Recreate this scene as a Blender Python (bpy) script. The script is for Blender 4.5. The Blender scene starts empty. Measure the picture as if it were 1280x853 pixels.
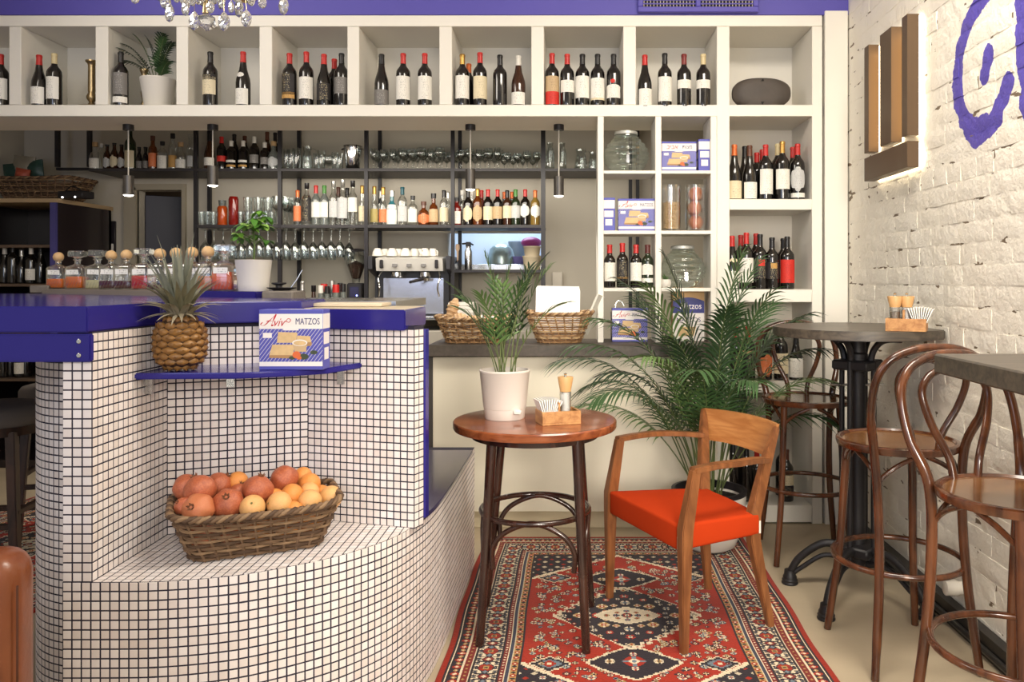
import bpy, bmesh, math, random
import numpy as np
from mathutils import Vector, Matrix, noise
random.seed(7)
SC = bpy.context.scene
COL = SC.collection
PI = math.pi

# ------------------------------------------------------------------ camera
F_PX, VX, VY, CZ = 1000.0, 717.0, 350.0, 1.405
cam_d = bpy.data.cameras.new('camera')
cam = bpy.data.objects.new('camera', cam_d); COL.objects.link(cam)
cam.location = (0, 0, CZ); cam.rotation_euler = (PI/2, 0, 0)
cam_d.sensor_width = 36; cam_d.lens = F_PX/1280*36
cam_d.shift_x = (640-VX)/1280; cam_d.shift_y = (VY-426.5)/1280
cam_d.clip_start = .05
SC.camera = cam
# ------------------------------------------------------------------ light and exposure
SC.view_settings.view_transform = 'Standard'
SC.view_settings.look = 'None'
SC.view_settings.gamma = 1
SC.view_settings.use_curve_mapping = False
SC.view_settings.exposure = -0.14
SC.cycles.max_bounces = 8; SC.cycles.diffuse_bounces = 3; SC.cycles.glossy_bounces = 3
SC.cycles.transmission_bounces = 6; SC.cycles.transparent_max_bounces = 16
SC.cycles.caustics_reflective = False; SC.cycles.caustics_refractive = False
SC.cycles.sample_clamp_indirect = 4
world = bpy.data.worlds.new('room_light'); SC.world = world; world.use_nodes = True
wb = world.node_tree.nodes['Background']
wb.inputs[0].default_value = (1.0, .95, .88, 1); wb.inputs[1].default_value = .52

def area(name, loc, target, size, power, col, size_y=None, spread=None):
    d = bpy.data.lights.new(name, 'AREA'); d.energy = power; d.color = col; d.size = size
    if size_y: d.shape = 'RECTANGLE'; d.size_y = size_y
    if spread: d.spread = spread
    o = bpy.data.objects.new(name, d); COL.objects.link(o); o.location = loc
    o.rotation_euler = (Vector(target)-Vector(loc)).to_track_quat('-Z', 'Y').to_euler()
    return o
area('ceiling_light', (.8, 2.3, 3.45), (.6, 2.9, 0), 1.4, 106, (1.0, .92, .80), 1.0)
area('street_window_light', (-2.2, -1.6, 2.1), (-.9, 3.0, .7), 1.6, 40, (.68, .77, 1.0), 1.8)
area('front_fill', (.6, -1.4, 2.35), (.5, 4.6, 1.1), 1.4, 64, (1.0, .93, .83), .8)  # added frontal fill from behind the viewer
area('low_cabinet_fill', (.9, -1.0, 1.6), (.35, 4.5, .3), 1.0, 17, (1.0, .92, .80), .7, spread=.9)  # added narrow fill that lifts the low cabinet front
area('brick_wall_fill', (-2.6, 2.6, 3.3), (1.58, 3.7, 1.3), 1.4, 46, (1.0, .93, .82), 1.0)  # added fill from the left to brighten the brick wall
area('back_bar_fill', (-1.2, 5.5, 2.2), (-1.2, 6.3, .9), 2.8, 34, (1.0, .92, .80), .4)  # added fill without a fitting, brightens the lower back wall

# ------------------------------------------------------------------ helpers
def lin(c):
    c = c/255.0
    return c/12.92 if c <= .04045 else ((c+.055)/1.055)**2.4
def rgb(r, g, b): return (lin(r), lin(g), lin(b), 1)
def at(u, v, Y): return Vector(((u-VX)*Y/F_PX, Y, CZ-(v-VY)*Y/F_PX))
def ux(u, Y): return (u-VX)*Y/F_PX
def vz(v, Y): return CZ-(v-VY)*Y/F_PX
def onfloor(u, v):
    Y = CZ*F_PX/(v-VY); return Vector((ux(u, Y), Y, 0))

_m = {}
def mat(name, col, rough=.5, metal=0., spec=.5, trans=0., emis=None, es=0., bump=None, var=None, coat=0., alpha=None, sheen=0.):
    if name in _m: return _m[name]
    m = bpy.data.materials.new(name); m.use_nodes = True; _m[name] = m
    nt = m.node_tree; P = nt.nodes['Principled BSDF']; I = P.inputs
    I['Base Color'].default_value = col; I['Roughness'].default_value = rough; I['Metallic'].default_value = metal
    I['Specular IOR Level'].default_value = spec; I['Transmission Weight'].default_value = trans
    I['Coat Weight'].default_value = coat; I['Coat Roughness'].default_value = .08
    I['Sheen Weight'].default_value = sheen
    if emis: I['Emission Color'].default_value = emis; I['Emission Strength'].default_value = es
    if var or bump:
        tc = nt.nodes.new('ShaderNodeTexCoord')
    if var:
        n = nt.nodes.new('ShaderNodeTexNoise'); n.inputs['Scale'].default_value = var[0]; n.inputs['Detail'].default_value = 5
        nt.links.new(tc.outputs['Object'], n.inputs['Vector'])
        mx = nt.nodes.new('ShaderNodeMix'); mx.data_type = 'RGBA'
        a = var[1]
        c2 = var[2] if len(var) > 2 else tuple(min(1, c*(1+a)) for c in col[:3])+(1,)
        mx.inputs[6].default_value = tuple(c*(1-a) for c in col[:3])+(1,); mx.inputs[7].default_value = c2
        nt.links.new(n.outputs['Fac'], mx.inputs[0]); nt.links.new(mx.outputs[2], I['Base Color'])
    if bump:
        n = nt.nodes.new('ShaderNodeTexNoise'); n.inputs['Scale'].default_value = bump[0]; n.inputs['Detail'].default_value = 6
        nt.links.new(tc.outputs['Object'], n.inputs['Vector'])
        b = nt.nodes.new('ShaderNodeBump'); b.inputs['Strength'].default_value = bump[1]; b.inputs['Distance'].default_value = bump[2] if len(bump) > 2 else .01
        nt.links.new(n.outputs['Fac'], b.inputs['Height']); nt.links.new(b.outputs['Normal'], I['Normal'])
    return m

def wood(name, c1, c2, scale=(3, 30, 30), rough=.35, coat=0.):
    if name in _m: return _m[name]
    m = mat(name, c1, rough, coat=coat); nt = m.node_tree; P = nt.nodes['Principled BSDF']
    tc = nt.nodes.new('ShaderNodeTexCoord'); mp = nt.nodes.new('ShaderNodeMapping'); mp.inputs['Scale'].default_value = scale
    n = nt.nodes.new('ShaderNodeTexNoise'); n.inputs['Scale'].default_value = 1.6; n.inputs['Detail'].default_value = 8; n.inputs['Distortion'].default_value = .6
    r = nt.nodes.new('ShaderNodeValToRGB'); r.color_ramp.elements[0].position = .35; r.color_ramp.elements[1].position = .68
    r.color_ramp.elements[0].color = c1; r.color_ramp.elements[1].color = c2
    nt.links.new(tc.outputs['Object'], mp.inputs[0]); nt.links.new(mp.outputs[0], n.inputs['Vector'])
    nt.links.new(n.outputs['Fac'], r.inputs[0]); nt.links.new(r.outputs[0], P.inputs['Base Color'])
    return m

def clear_glass(name, tint=(1, 1, 1, 1), gloss=.0, edge=1.45):
    """thin clear glass: see-through face on, mirror-like at grazing angles"""
    if name in _m: return _m[name]
    m = bpy.data.materials.new(name); m.use_nodes = True; _m[name] = m
    nt = m.node_tree; nt.nodes.remove(nt.nodes['Principled BSDF']); out = nt.nodes['Material Output']
    t = nt.nodes.new('ShaderNodeBsdfTransparent'); t.inputs[0].default_value = tint
    g = nt.nodes.new('ShaderNodeBsdfGlossy'); g.inputs['Roughness'].default_value = .03+gloss; g.inputs[0].default_value = (.95, .97, .96, 1)
    lw = nt.nodes.new('ShaderNodeLayerWeight'); lw.inputs['Blend'].default_value = .5
    mu = nt.nodes.new('ShaderNodeMath'); mu.operation = 'MULTIPLY_ADD'; mu.inputs[1].default_value = .75; mu.inputs[2].default_value = .05; mu.use_clamp = True
    mix = nt.nodes.new('ShaderNodeMixShader')
    nt.links.new(lw.outputs['Facing'], mu.inputs[0]); nt.links.new(mu.outputs[0], mix.inputs[0])
    nt.links.new(t.outputs[0], mix.inputs[1]); nt.links.new(g.outputs[0], mix.inputs[2]); nt.links.new(mix.outputs[0], out.inputs[0])
    return m

def label_mat(name, col, ink, amount=.5):
    """paper label with small printed lines (flat print)"""
    if name in _m: return _m[name]
    m = mat(name, col, .6); nt = m.node_tree; P = nt.nodes['Principled BSDF']
    tc = nt.nodes.new('ShaderNodeTexCoord'); mp = nt.nodes.new('ShaderNodeMapping'); mp.inputs['Scale'].default_value = (260, 260, 60)
    n = nt.nodes.new('ShaderNodeTexNoise'); n.inputs['Scale'].default_value = 1; n.inputs['Detail'].default_value = 2
    sep = nt.nodes.new('ShaderNodeSeparateXYZ')
    w = nt.nodes.new('ShaderNodeMath'); w.operation = 'MULTIPLY'; w.inputs[1].default_value = 700
    s = nt.nodes.new('ShaderNodeMath'); s.operation = 'SINE'
    g1 = nt.nodes.new('ShaderNodeMath'); g1.operation = 'GREATER_THAN'; g1.inputs[1].default_value = .45
    g2 = nt.nodes.new('ShaderNodeMath'); g2.operation = 'GREATER_THAN'; g2.inputs[1].default_value = .54
    mu = nt.nodes.new('ShaderNodeMath'); mu.operation = 'MULTIPLY'
    m2 = nt.nodes.new('ShaderNodeMath'); m2.operation = 'MULTIPLY'; m2.inputs[1].default_value = amount
    ax = nt.nodes.new('ShaderNodeMath'); ax.operation = 'ABSOLUTE'
    lx = nt.nodes.new('ShaderNodeMath'); lx.operation = 'LESS_THAN'; lx.inputs[1].default_value = .022
    m3 = nt.nodes.new('ShaderNodeMath'); m3.operation = 'MULTIPLY'
    mx = nt.nodes.new('ShaderNodeMix'); mx.data_type = 'RGBA'; mx.inputs[6].default_value = col; mx.inputs[7].default_value = ink
    L = nt.links.new
    L(tc.outputs['Object'], mp.inputs[0]); L(mp.outputs[0], n.inputs['Vector']); L(tc.outputs['Object'], sep.inputs[0])
    L(sep.outputs['Z'], w.inputs[0]); L(w.outputs[0], s.inputs[0]); L(s.outputs[0], g1.inputs[0]); L(n.outputs['Fac'], g2.inputs[0])
    L(g1.outputs[0], mu.inputs[0]); L(g2.outputs[0], mu.inputs[1]); L(mu.outputs[0], m2.inputs[0])
    L(sep.outputs['X'], ax.inputs[0]); L(ax.outputs[0], lx.inputs[0]); L(m2.outputs[0], m3.inputs[0]); L(lx.outputs[0], m3.inputs[1])
    L(m3.outputs[0], mx.inputs[0]); L(mx.outputs[2], P.inputs['Base Color'])
    return m

def spline(pts, n=8, closed=False):
    P = [Vector(p) for p in pts]; out = []
    N = len(P)
    rng = range(N) if closed else range(N-1)
    for i in rng:
        if closed: a, b, c, d = P[i-1], P[i], P[(i+1) % N], P[(i+2) % N]
        else: a, b, c, d = P[max(i-1, 0)], P[i], P[i+1], P[min(i+2, N-1)]
        for k in range(n):
            t = k/n
            out.append(.5*((2*b)+(c-a)*t+(2*a-5*b+4*c-d)*t*t+(3*b-a-3*c+d)*t**3))
    if not closed: out.append(P[-1])
    return out

class MB:
    def __init__(s): s.v = []; s.f = []; s.mi = []; s.m = 0
    def add(s, vs, fs):
        o = len(s.v); s.v += [tuple(v) for v in vs]; s.f += [tuple(i+o for i in f) for f in fs]; s.mi += [s.m]*len(fs); return s
    def box(s, lo, hi, M=None):
        x0, y0, z0 = lo; x1, y1, z1 = hi
        vs = [Vector(p) for p in ((x0,y0,z0),(x1,y0,z0),(x1,y1,z0),(x0,y1,z0),(x0,y0,z1),(x1,y0,z1),(x1,y1,z1),(x0,y1,z1))]
        if M is not None: vs = [M @ v for v in vs]
        return s.add(vs, [(0,3,2,1),(4,5,6,7),(0,1,5,4),(1,2,6,5),(2,3,7,6),(3,0,4,7)])
    def bbox(s, lo, hi, bev=.004, M=None, seg=1):
        bm = bmesh.new(); bmesh.ops.create_cube(bm, size=1)
        lo = Vector(lo); hi = Vector(hi); c = (lo+hi)/2; d = hi-lo
        for v in bm.verts: v.co = Vector((v.co.x*d.x, v.co.y*d.y, v.co.z*d.z))+c
        bmesh.ops.bevel(bm, geom=bm.edges[:], offset=bev, segments=seg, affect='EDGES', profile=.5)
        return s.bm(bm, M)
    def bm(s, bm, M=None):
        bm.verts.index_update()
        vs = [(M @ v.co) if M is not None else v.co.copy() for v in bm.verts]
        fs = [[v.index for v in f.verts] for f in bm.faces]; bm.free()
        return s.add(vs, fs)
    def tube(s, pts, r, seg=8, closed=False, flat=None):
        P = [Vector(p) for p in pts]; N = len(P)
        R = r if isinstance(r, (list, tuple)) else [r]*N
        if len(R) != N: R = [R[0]+(R[-1]-R[0])*i/(N-1) for i in range(N)]
        T = []
        for i in range(N):
            a = P[i-1] if (i or closed) else P[i]; b = P[(i+1) % N] if (i < N-1 or closed) else P[i]
            t = (b-a); T.append(t.normalized() if t.length > 1e-9 else Vector((0,0,1)))
        up = Vector((0,0,1)) if abs(T[0].z) < .9 else Vector((1,0,0))
        nrm = (up-T[0]*up.dot(T[0])).normalized(); vs = []; fs = []
        for i in range(N):
            nrm = nrm-T[i]*nrm.dot(T[i])
            nrm = nrm.normalized() if nrm.length > 1e-6 else T[i].orthogonal().normalized()
            bn = T[i].cross(nrm)
            for k in range(seg):
                a = 2*PI*k/seg; sx, sy = (1, 1) if not flat else flat
                vs.append(P[i]+nrm*math.cos(a)*R[i]*sx+bn*math.sin(a)*R[i]*sy)
        for i in range(N if closed else N-1):
            j = (i+1) % N
            for k in range(seg):
                fs.append((i*seg+k, i*seg+(k+1) % seg, j*seg+(k+1) % seg, j*seg+k))
        if not closed:
            fs.append(tuple(range(seg-1, -1, -1))); fs.append(tuple((N-1)*seg+k for k in range(seg)))
        return s.add(vs, fs)
    def lathe(s, prof, seg=20, c=(0,0,0), M=None, sx=1, sy=1):
        c = Vector(c); vs = []; fs = []; rows = []
        for r, z in prof:
            if r < 1e-6: rows.append([len(vs)]); vs.append(c+Vector((0,0,z)))
            else:
                rows.append(list(range(len(vs), len(vs)+seg)))
                for k in range(seg):
                    a = 2*PI*k/seg; vs.append(c+Vector((r*math.cos(a)*sx, r*math.sin(a)*sy, z)))
        for A, B in zip(rows, rows[1:]):
            for k in range(seg):
                a, b = A[k % len(A)], A[(k+1) % len(A)]; d, e = B[k % len(B)], B[(k+1) % len(B)]
                f = [a]
                if b != a: f.append(b)
                if e != f[-1]: f.append(e)
                if d != f[-1] and d != a: f.append(d)
                if len(f) > 2: fs.append(tuple(f))
        if M is not None: vs = [M @ v for v in vs]
        return s.add(vs, fs)
    def prism(s, poly, z0, z1, M=None):
        n = len(poly); vs = [Vector((p[0], p[1], z0)) for p in poly]+[Vector((p[0], p[1], z1)) for p in poly]
        ar = sum(poly[i][0]*poly[(i+1) % n][1]-poly[(i+1) % n][0]*poly[i][1] for i in range(n))
        if M is not None: vs = [M @ v for v in vs]
        fs = [tuple(range(n-1, -1, -1)), tuple(range(n, 2*n))]+[(i, (i+1) % n, n+(i+1) % n, n+i) for i in range(n)]
        if ar < 0: fs = [tuple(reversed(f)) for f in fs]
        return s.add(vs, fs)
    def ball(s, c, r, seg=16, ring=10, sz=1., M=None):
        prof = [(r*math.sin(PI*i/ring), -r*sz*math.cos(PI*i/ring)) for i in range(ring+1)]
        prof[0] = (0, -r*sz); prof[-1] = (0, r*sz)
        return s.lathe(prof, seg, c, M)
    def mesh(s, name, mats, smooth=None):
        me = bpy.data.meshes.new(name); me.from_pydata(s.v, [], s.f)
        for m in (mats if isinstance(mats, (list, tuple)) else [mats]): me.materials.append(m)
        if any(s.mi): me.polygons.foreach_set('material_index', s.mi)
        if smooth:
            me.polygons.foreach_set('use_smooth', [True]*len(s.f))
            me.set_sharp_from_angle(angle=math.radians(smooth))
        me.update(); return me
    def build(s, name, mats, parent=None, smooth=40, off=None, loc=None):
        if off is not None:
            o = Vector(off); s.v = [tuple(Vector(v)-o) for v in s.v]
        ob = bpy.data.objects.new(name, s.mesh(name, mats, smooth)); COL.objects.link(ob)
        if parent: ob.parent = parent
        if loc is not None: ob.location = loc
        return ob

def tag(o, label=None, cat=None, group=None, kind=None):
    if label: o['label'] = label
    if cat: o['category'] = cat
    if group: o['group'] = group
    if kind: o['kind'] = kind
    return o
def thing(name, loc, label, cat, group=None, rz=0):
    o = bpy.data.objects.new(name, None); COL.objects.link(o); o.location = loc; o.rotation_euler = (0, 0, rz)
    o.empty_display_size = .05
    return tag(o, label, cat, group)
def put(name, mesh, parent=None, loc=None, rot=None, scale=None):
    o = bpy.data.objects.new(name, mesh); COL.objects.link(o)
    if parent: o.parent = parent
    if loc is not None: o.location = loc
    if rot is not None: o.rotation_euler = rot
    if scale is not None: o.scale = scale
    return o
def copy_tree(o, parent=None):
    c = o.copy(); COL.objects.link(c); c.parent = parent
    for ch in list(o.children): copy_tree(ch, c)
    return c
def text_mesh(s, size, mat_, shear=0, depth=.0003, align='CENTER', name='lettering'):
    cu = bpy.data.curves.new(name, 'FONT'); cu.body = s; cu.size = size; cu.shear = shear; cu.extrude = depth
    cu.align_x = align; cu.align_y = 'CENTER'; cu.resolution_u = 3
    ob = bpy.data.objects.new(name, cu); COL.objects.link(ob)
    dg = bpy.context.evaluated_depsgraph_get(); dg.update()
    me = bpy.data.meshes.new_from_object(ob.evaluated_get(dg)); me.name = name
    bpy.data.objects.remove(ob); me.materials.clear(); me.materials.append(mat_)
    return me

# ------------------------------------------------------------------ shared materials
WHITE = mat('white_painted_board', rgb(238,233,222), .5, var=(3, .03), bump=(60, .05, .002))
CREAM = mat('cream_panel', rgb(232,224,204), .55, var=(2, .03))
BLACKM = mat('black_steel', rgb(34,31,34), .42, spec=.4)
INDIGO = mat('indigo_lacquer', rgb(45,39,124), .16, spec=.3, var=(6, .06))
PURPLE = mat('purple_wall_paint', rgb(86,78,170), .55, var=(2, .05))
BRASS = mat('aged_brass', rgb(172,150,112), .32, 1.0, var=(20, .15))
STEEL = mat('brushed_steel', rgb(200,200,198), .25, 1.0)
CHROME = mat('chrome', rgb(225,225,225), .1, 1.0)
DKGLASS = mat('dark_bottle_glass', rgb(22,18,16), .08, spec=.6, coat=.4)
GREENGLASS = mat('green_bottle_glass', rgb(34,46,26), .08, spec=.6, coat=.4)
GLASS = clear_glass('clear_glass')
GREENISH = clear_glass('greenish_glass', (.88, .95, .92, 1))
DIMGLASS = clear_glass('barware_glass', (.93, .95, .95, 1))
BENT = wood('polished_bentwood', rgb(58,30,18), rgb(104,60,34), (14, 14, 3), .22, .4)
BENTSEAT = wood('polished_seat_veneer', rgb(112,74,44), rgb(142,100,62), (2, 26, 20), .16, .5)
OAK = wood('warm_oak', rgb(160,108,62), rgb(196,146,92), (30, 4, 30), .45)
SOIL = mat('dark_soil', rgb(42,32,24), .95, bump=(120, .8, .01))
PAPER = mat('white_paper', rgb(248,246,240), .6)
TERRAW = mat('white_planter', rgb(226,220,210), .45, bump=(40, .04, .002))
# ================================================================== SETTING
def struct(name, mb, m, parent=None, smooth=None):
    o = mb.build(name, m, parent, smooth)
    if parent is None: o['kind'] = 'structure'
    return o
XW = 1.58                                   # right wall plane
floor_m = mat('worn_concrete_floor', rgb(184,168,142), .5, var=(3.2, .24), bump=(30, .15, .004))
struct('floor', MB().box((-6, -1, -.1), (1.75, 7.2, 0)), floor_m)
struct('ceiling', MB().box((-6, -.6, 3.5), (1.75, 7.2, 3.6)), mat('ceiling_paint', rgb(226,220,208), .8))
struct('wall_back', MB().box((-6, 4.6, 2.93), (1.6, 4.72, 3.5)), PURPLE)
far_m = mat('beige_plaster', rgb(200,192,176), .75, var=(1.5, .05), bump=(25, .08, .004))
w = MB(); Yf = 6.7
dx0, dx1, dz = ux(172, Yf), ux(229, Yf), vz(238, Yf)
kx0, kx1, kz0, kz1 = ux(560, Yf), ux(679, Yf), vz(337, Yf), vz(291, Yf)
w.box((-4.7, Yf, 0), (dx0, Yf+.12, 3.5)); w.box((dx0, Yf, dz), (dx1, Yf+.12, 3.5)); w.box((dx1, Yf, 0), (kx0, Yf+.12, 3.5))
w.box((kx0, Yf, 0), (kx1, Yf+.12, kz0)); w.box((kx0, Yf, kz1), (kx1, Yf+.12, 3.5)); w.box((kx1, Yf, 0), (1.75, Yf+.12, 3.5))
struct('wall_far', w, far_m)
struct('wall_left', MB().box((-4.7, 1.5, 0), (-4.6, 6.8, 3.5)), far_m)
# corridor behind the doorway
w = MB(); w.box((dx0-.9, Yf+1.2, 0), (dx1+.9, Yf+1.3, 3)); w.box((dx0-.95, Yf+.12, 0), (dx0-.85, Yf+1.3, 3)); w.box((dx1+.6, Yf+.12, 0), (dx1+.7, Yf+1.3, 3)); w.box((dx0-.9, Yf+.12, 2.9), (dx1+.7, Yf+1.3, 3))
struct('wall_corridor', w, mat('corridor_brown', rgb(120,104,88), .8))
fr = MB(); fr.box((ux(157, Yf), Yf-.03, 0), (dx0, Yf+.02, dz+.02)); fr.box((ux(157, Yf), Yf-.03, dz), (dx1+.03, Yf+.02, dz+.05)); fr.box((dx1, Yf-.03, 0), (dx1+.03, Yf+.02, dz))
struct('trim_1', fr, mat('door_casing_paint', rgb(170,160,140), .6))
M = Matrix.Translation((dx0+.01, Yf+.1, 0)) @ Matrix.Rotation(math.radians(28), 4, 'Z')
dr = struct('door_1', MB().bbox((0, 0, .01), (.46, .045, dz-.03), .004, M), mat('dark_blue_door', rgb(22,22,46), .45))
struct('door_handle', MB().tube([M @ Vector(p) for p in ((.41, -.001, 1.0), (.41, -.05, 1.0), (.32, -.05, 1.0))], .009), STEEL, dr)
# kitchen seen through the serving hatch
kit = mat('kitchen_white_wall', rgb(214,226,240), .5)
w = MB(); w.box((kx0-.5, Yf+.95, .9), (kx1+.5, Yf+1.05, 2.5)); w.box((kx0-.5, Yf+.12, .9), (kx0-.45, Yf+1, 2.5)); w.box((kx1+.45, Yf+.12, .9), (kx1+.5, Yf+1, 2.5)); w.box((kx0-.5, Yf+.12, 2.45), (kx1+.5, Yf+1, 2.5)); w.box((kx0-.5, Yf+.12, .9), (kx1+.5, Yf+1.0, .95))
struct('wall_kitchen', w, kit)
area('kitchen_light', ((kx0+kx1)/2, Yf+.55, 2.4), ((kx0+kx1)/2, Yf+.5, 1), .8, 16, (.72, .84, 1.0), .4)
area('corridor_light', (dx0+.5, Yf+.8, 2.8), (dx0+.5, Yf+.8, 0), .4, 1.5, (1, .9, .75))

# ---- painted brick wall on the right
brick_m = mat('white_painted_brick', rgb(238,231,214), .6)
def brick_shader(m, joints):
    nt = m.node_tree; P = nt.nodes['Principled BSDF']; L = nt.links.new; N = nt.nodes.new
    geo = N('ShaderNodeNewGeometry')
    def mth(op, a, b=None, clamp=False):
        n = N('ShaderNodeMath'); n.operation = op; n.use_clamp = clamp
        for i, x in enumerate((a, b)):
            if x is None: continue
            if isinstance(x, (int, float)): n.inputs[i].default_value = x
            else: L(x, n.inputs[i])
        return n.outputs[0]
    n1 = N('ShaderNodeTexNoise'); n1.inputs['Scale'].default_value = 14; n1.inputs['Detail'].default_value = 8; n1.inputs['Roughness'].default_value = .62
    n2 = N('ShaderNodeTexNoise'); n2.inputs['Scale'].default_value = 5; n2.inputs['Detail'].default_value = 4
    n3 = N('ShaderNodeTexNoise'); n3.inputs['Scale'].default_value = 60; n3.inputs['Detail'].default_value = 4
    for n in (n1, n2, n3): L(geo.outputs['Position'], n.inputs['Vector'])
    r = N('ShaderNodeMix'); r.data_type = 'RGBA'; r.inputs[6].default_value = rgb(236,228,211); r.inputs[7].default_value = rgb(247,242,230)
    L(n2.outputs['Fac'], r.inputs[0]); colr = r.outputs[2]
    # the purple lettering painted on the wall: strokes as capsules in the wall plane
    wob = N('ShaderNodeVectorMath'); wob.operation = 'MULTIPLY_ADD'
    L(n1.outputs['Color'], wob.inputs[0]); wob.inputs[1].default_value = (.05, .05, .05); 
    sub = N('ShaderNodeVectorMath'); sub.operation = 'ADD'; L(geo.outputs['Position'], sub.inputs[0]); sub.inputs[1].default_value = (-.025, -.025, -.025)
    L(sub.outputs[0], wob.inputs[2])
    flat = N('ShaderNodeVectorMath'); flat.operation = 'MULTIPLY'; flat.inputs[1].default_value = (0, 1, 1); L(wob.outputs[0], flat.inputs[0])
    def wp(u, v):
        Y = XW*F_PX/(u-VX); return Vector((0, Y, vz(v, Y)))
    S = []
    def stroke(pts, wd):
        q = [wp(*p) for p in pts]
        for a, b in zip(q, q[1:]): S.append((a, b, wd))
    stroke([(1238,-12), (1219,12), (1207,38), (1200,68), (1197,100), (1199,128), (1206,148), (1219,170), (1236,162), (1246,146), (1254,122), (1260,104)], .041)
    stroke([(1213,160), (1221,168), (1232,160)], .055)
    stroke([(1237,64), (1231,93)], .036)
    stroke([(1284,-10), (1287,40), (1284,70), (1292,100), (1290,120), (1310,180)], .075)
    d = None
    for a, b, wd in S:
        ba = b-a
        pa = N('ShaderNodeVectorMath'); pa.operation = 'SUBTRACT'; L(flat.outputs[0], pa.inputs[0]); pa.inputs[1].default_value = a
        dt = N('ShaderNodeVectorMath'); dt.operation = 'DOT_PRODUCT'; L(pa.outputs[0], dt.inputs[0]); dt.inputs[1].default_value = ba/ba.length_squared
        h = mth('ADD', dt.outputs['Value'], 0.0, True)
        sc = N('ShaderNodeVectorMath'); sc.operation = 'SCALE'; sc.inputs[0].default_value = ba; L(h, sc.inputs['Scale'])
        df = N('ShaderNodeVectorMath'); df.operation = 'SUBTRACT'; L(pa.outputs[0], df.inputs[0]); L(sc.outputs[0], df.inputs[1])
        ln = N('ShaderNodeVectorMath'); ln.operation = 'LENGTH'; L(df.outputs[0], ln.inputs[0])
        x = mth('SUBTRACT', ln.outputs['Value'], wd)
        d = x if d is None else mth('MINIMUM', d, x)
    paint = mth('LESS_THAN', d, 0.0)
    mp = N('ShaderNodeMix'); mp.data_type = 'RGBA'; mp.inputs[7].default_value = rgb(90,78,172); L(paint, mp.inputs[0]); L(colr, mp.inputs[6]); colr = mp.outputs[2]
    if joints:                                # dark joint holes, with thin joint shadows put into the colour
        j = N('ShaderNodeTexNoise'); j.inputs['Scale'].default_value = 17; j.inputs['Detail'].default_value = 6; st = N('ShaderNodeVectorMath'); st.operation = 'MULTIPLY'; st.inputs[1].default_value = (1, .5, 1.5); L(geo.outputs['Position'], st.inputs[0]); L(st.outputs[0], j.inputs['Vector'])
        hole_shade = mth('GREATER_THAN', j.outputs['Fac'], .615)
        mh = N('ShaderNodeMix'); mh.data_type = 'RGBA'; mh.inputs[7].default_value = rgb(120,104,84); L(hole_shade, mh.inputs[0]); L(colr, mh.inputs[6]); colr = mh.outputs[2]
    L(colr, P.inputs['Base Color'])
    s = mth('ADD', mth('MULTIPLY', n1.outputs['Fac'], 1.0), mth('MULTIPLY', n3.outputs['Fac'], .3))
    b = N('ShaderNodeBump'); b.inputs['Strength'].default_value = .5; b.inputs['Distance'].default_value = .02
    L(s, b.inputs['Height']); L(b.outputs['Normal'], P.inputs['Normal'])
brick_shader(brick_m, False)
mortar_m = mat('white_painted_mortar', rgb(232,225,208), .7); brick_shader(mortar_m, True)
wall_r = struct('wall_right', MB().box((XW+.0005, .3, 0), (XW+.17, 6.8, 3.5)), mortar_m)
def brick_mesh(L_, seed, kind='brick'):
    rnd = random.Random(seed); mb = MB(); nx, nz = (5 if L_ > .16 else 3), 2
    H = .0765; vs = []; D = .02
    for i in range(nx+1):
        for k in range(nz+1):
            e = 0 if 0 < i < nx and 0 < k < nz else .003
            x = -L_/2+L_*i/nx+(rnd.uniform(-.006, .006)); z = -H/2+H*k/nz+rnd.uniform(-.0028, .0028)
            vs.append((-.0035+e+rnd.uniform(-.0018, .0012), x, z))
    n = nz+1; fs = []
    for i in range(nx):
        for k in range(nz): fs.append((i*n+k, i*n+k+1, (i+1)*n+k+1, (i+1)*n+k))
    edge = [i*n for i in range(nx+1)]+[nx*n+k for k in range(1, nz+1)]+[i*n+nz for i in range(nx-1, -1, -1)]+[k for k in range(nz-1, 0, -1)]
    o = len(vs); vs += [(D, vs[i][1]*.99, vs[i][2]*.99) for i in edge]; m = len(edge)
    for a in range(m):
        b = (a+1) % m; fs.append((edge[a], edge[b], o+b, o+a))
    mb.add(vs, fs); return mb
stretch = [brick_mesh(.25, 10+i).mesh('brick', brick_m, 60) for i in range(6)]
header = [brick_mesh(.119, 30+i).mesh('brick', brick_m, 60) for i in range(4)]
rb = random.Random(3); joined = MB(); PIT = .0855; placed = []
for c in range(41):
    z = .012+PIT*(c+.5)
    hd = c % 4 == 1; L_ = .128 if hd else .259
    y = 1.2+(0 if hd else (.13 if c % 2 else 0))+rb.uniform(-.02, .02)
    while y < 4.62:
        yc = y+L_/2
        if yc+L_/2-.005 < 4.62: placed.append((yc, z, hd, rb.randrange(4), rb.uniform(-.0015, .0015), rb.uniform(-.012, .012)))
        y += L_+rb.uniform(-.004, .004)
vis = [b for b in placed if 2.74 < b[0] and b[1] < 3.12]
vis.sort(key=lambda b: b[0]); vis_set = set(vis[:300])
for b in placed:
    yc, z, hd, k, dz_, tilt = b
    if b in vis_set:
        put('brick', (header if hd else stretch)[k], wall_r, (XW+dz_, yc, z), (tilt, 0, 0))
    else:
        src = (header if hd else stretch)[k]
        Mx = Matrix.Translation((XW+dz_, yc, z)) @ Matrix.Rotation(tilt, 4, 'X')
        joined.add([Mx @ v.co for v in src.vertices], [tuple(p.vertices) for p in src.polygons])
tag(joined.build('brickwork', brick_m, wall_r, 60), kind='stuff')
bb = MB(); bb.box((XW-.05, .4, 0), (XW-.008, 4.57, .085)); bb.tube([(XW-.055, .4, .03), (XW-.055, 4.5, .03)], .014, 8)
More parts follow.
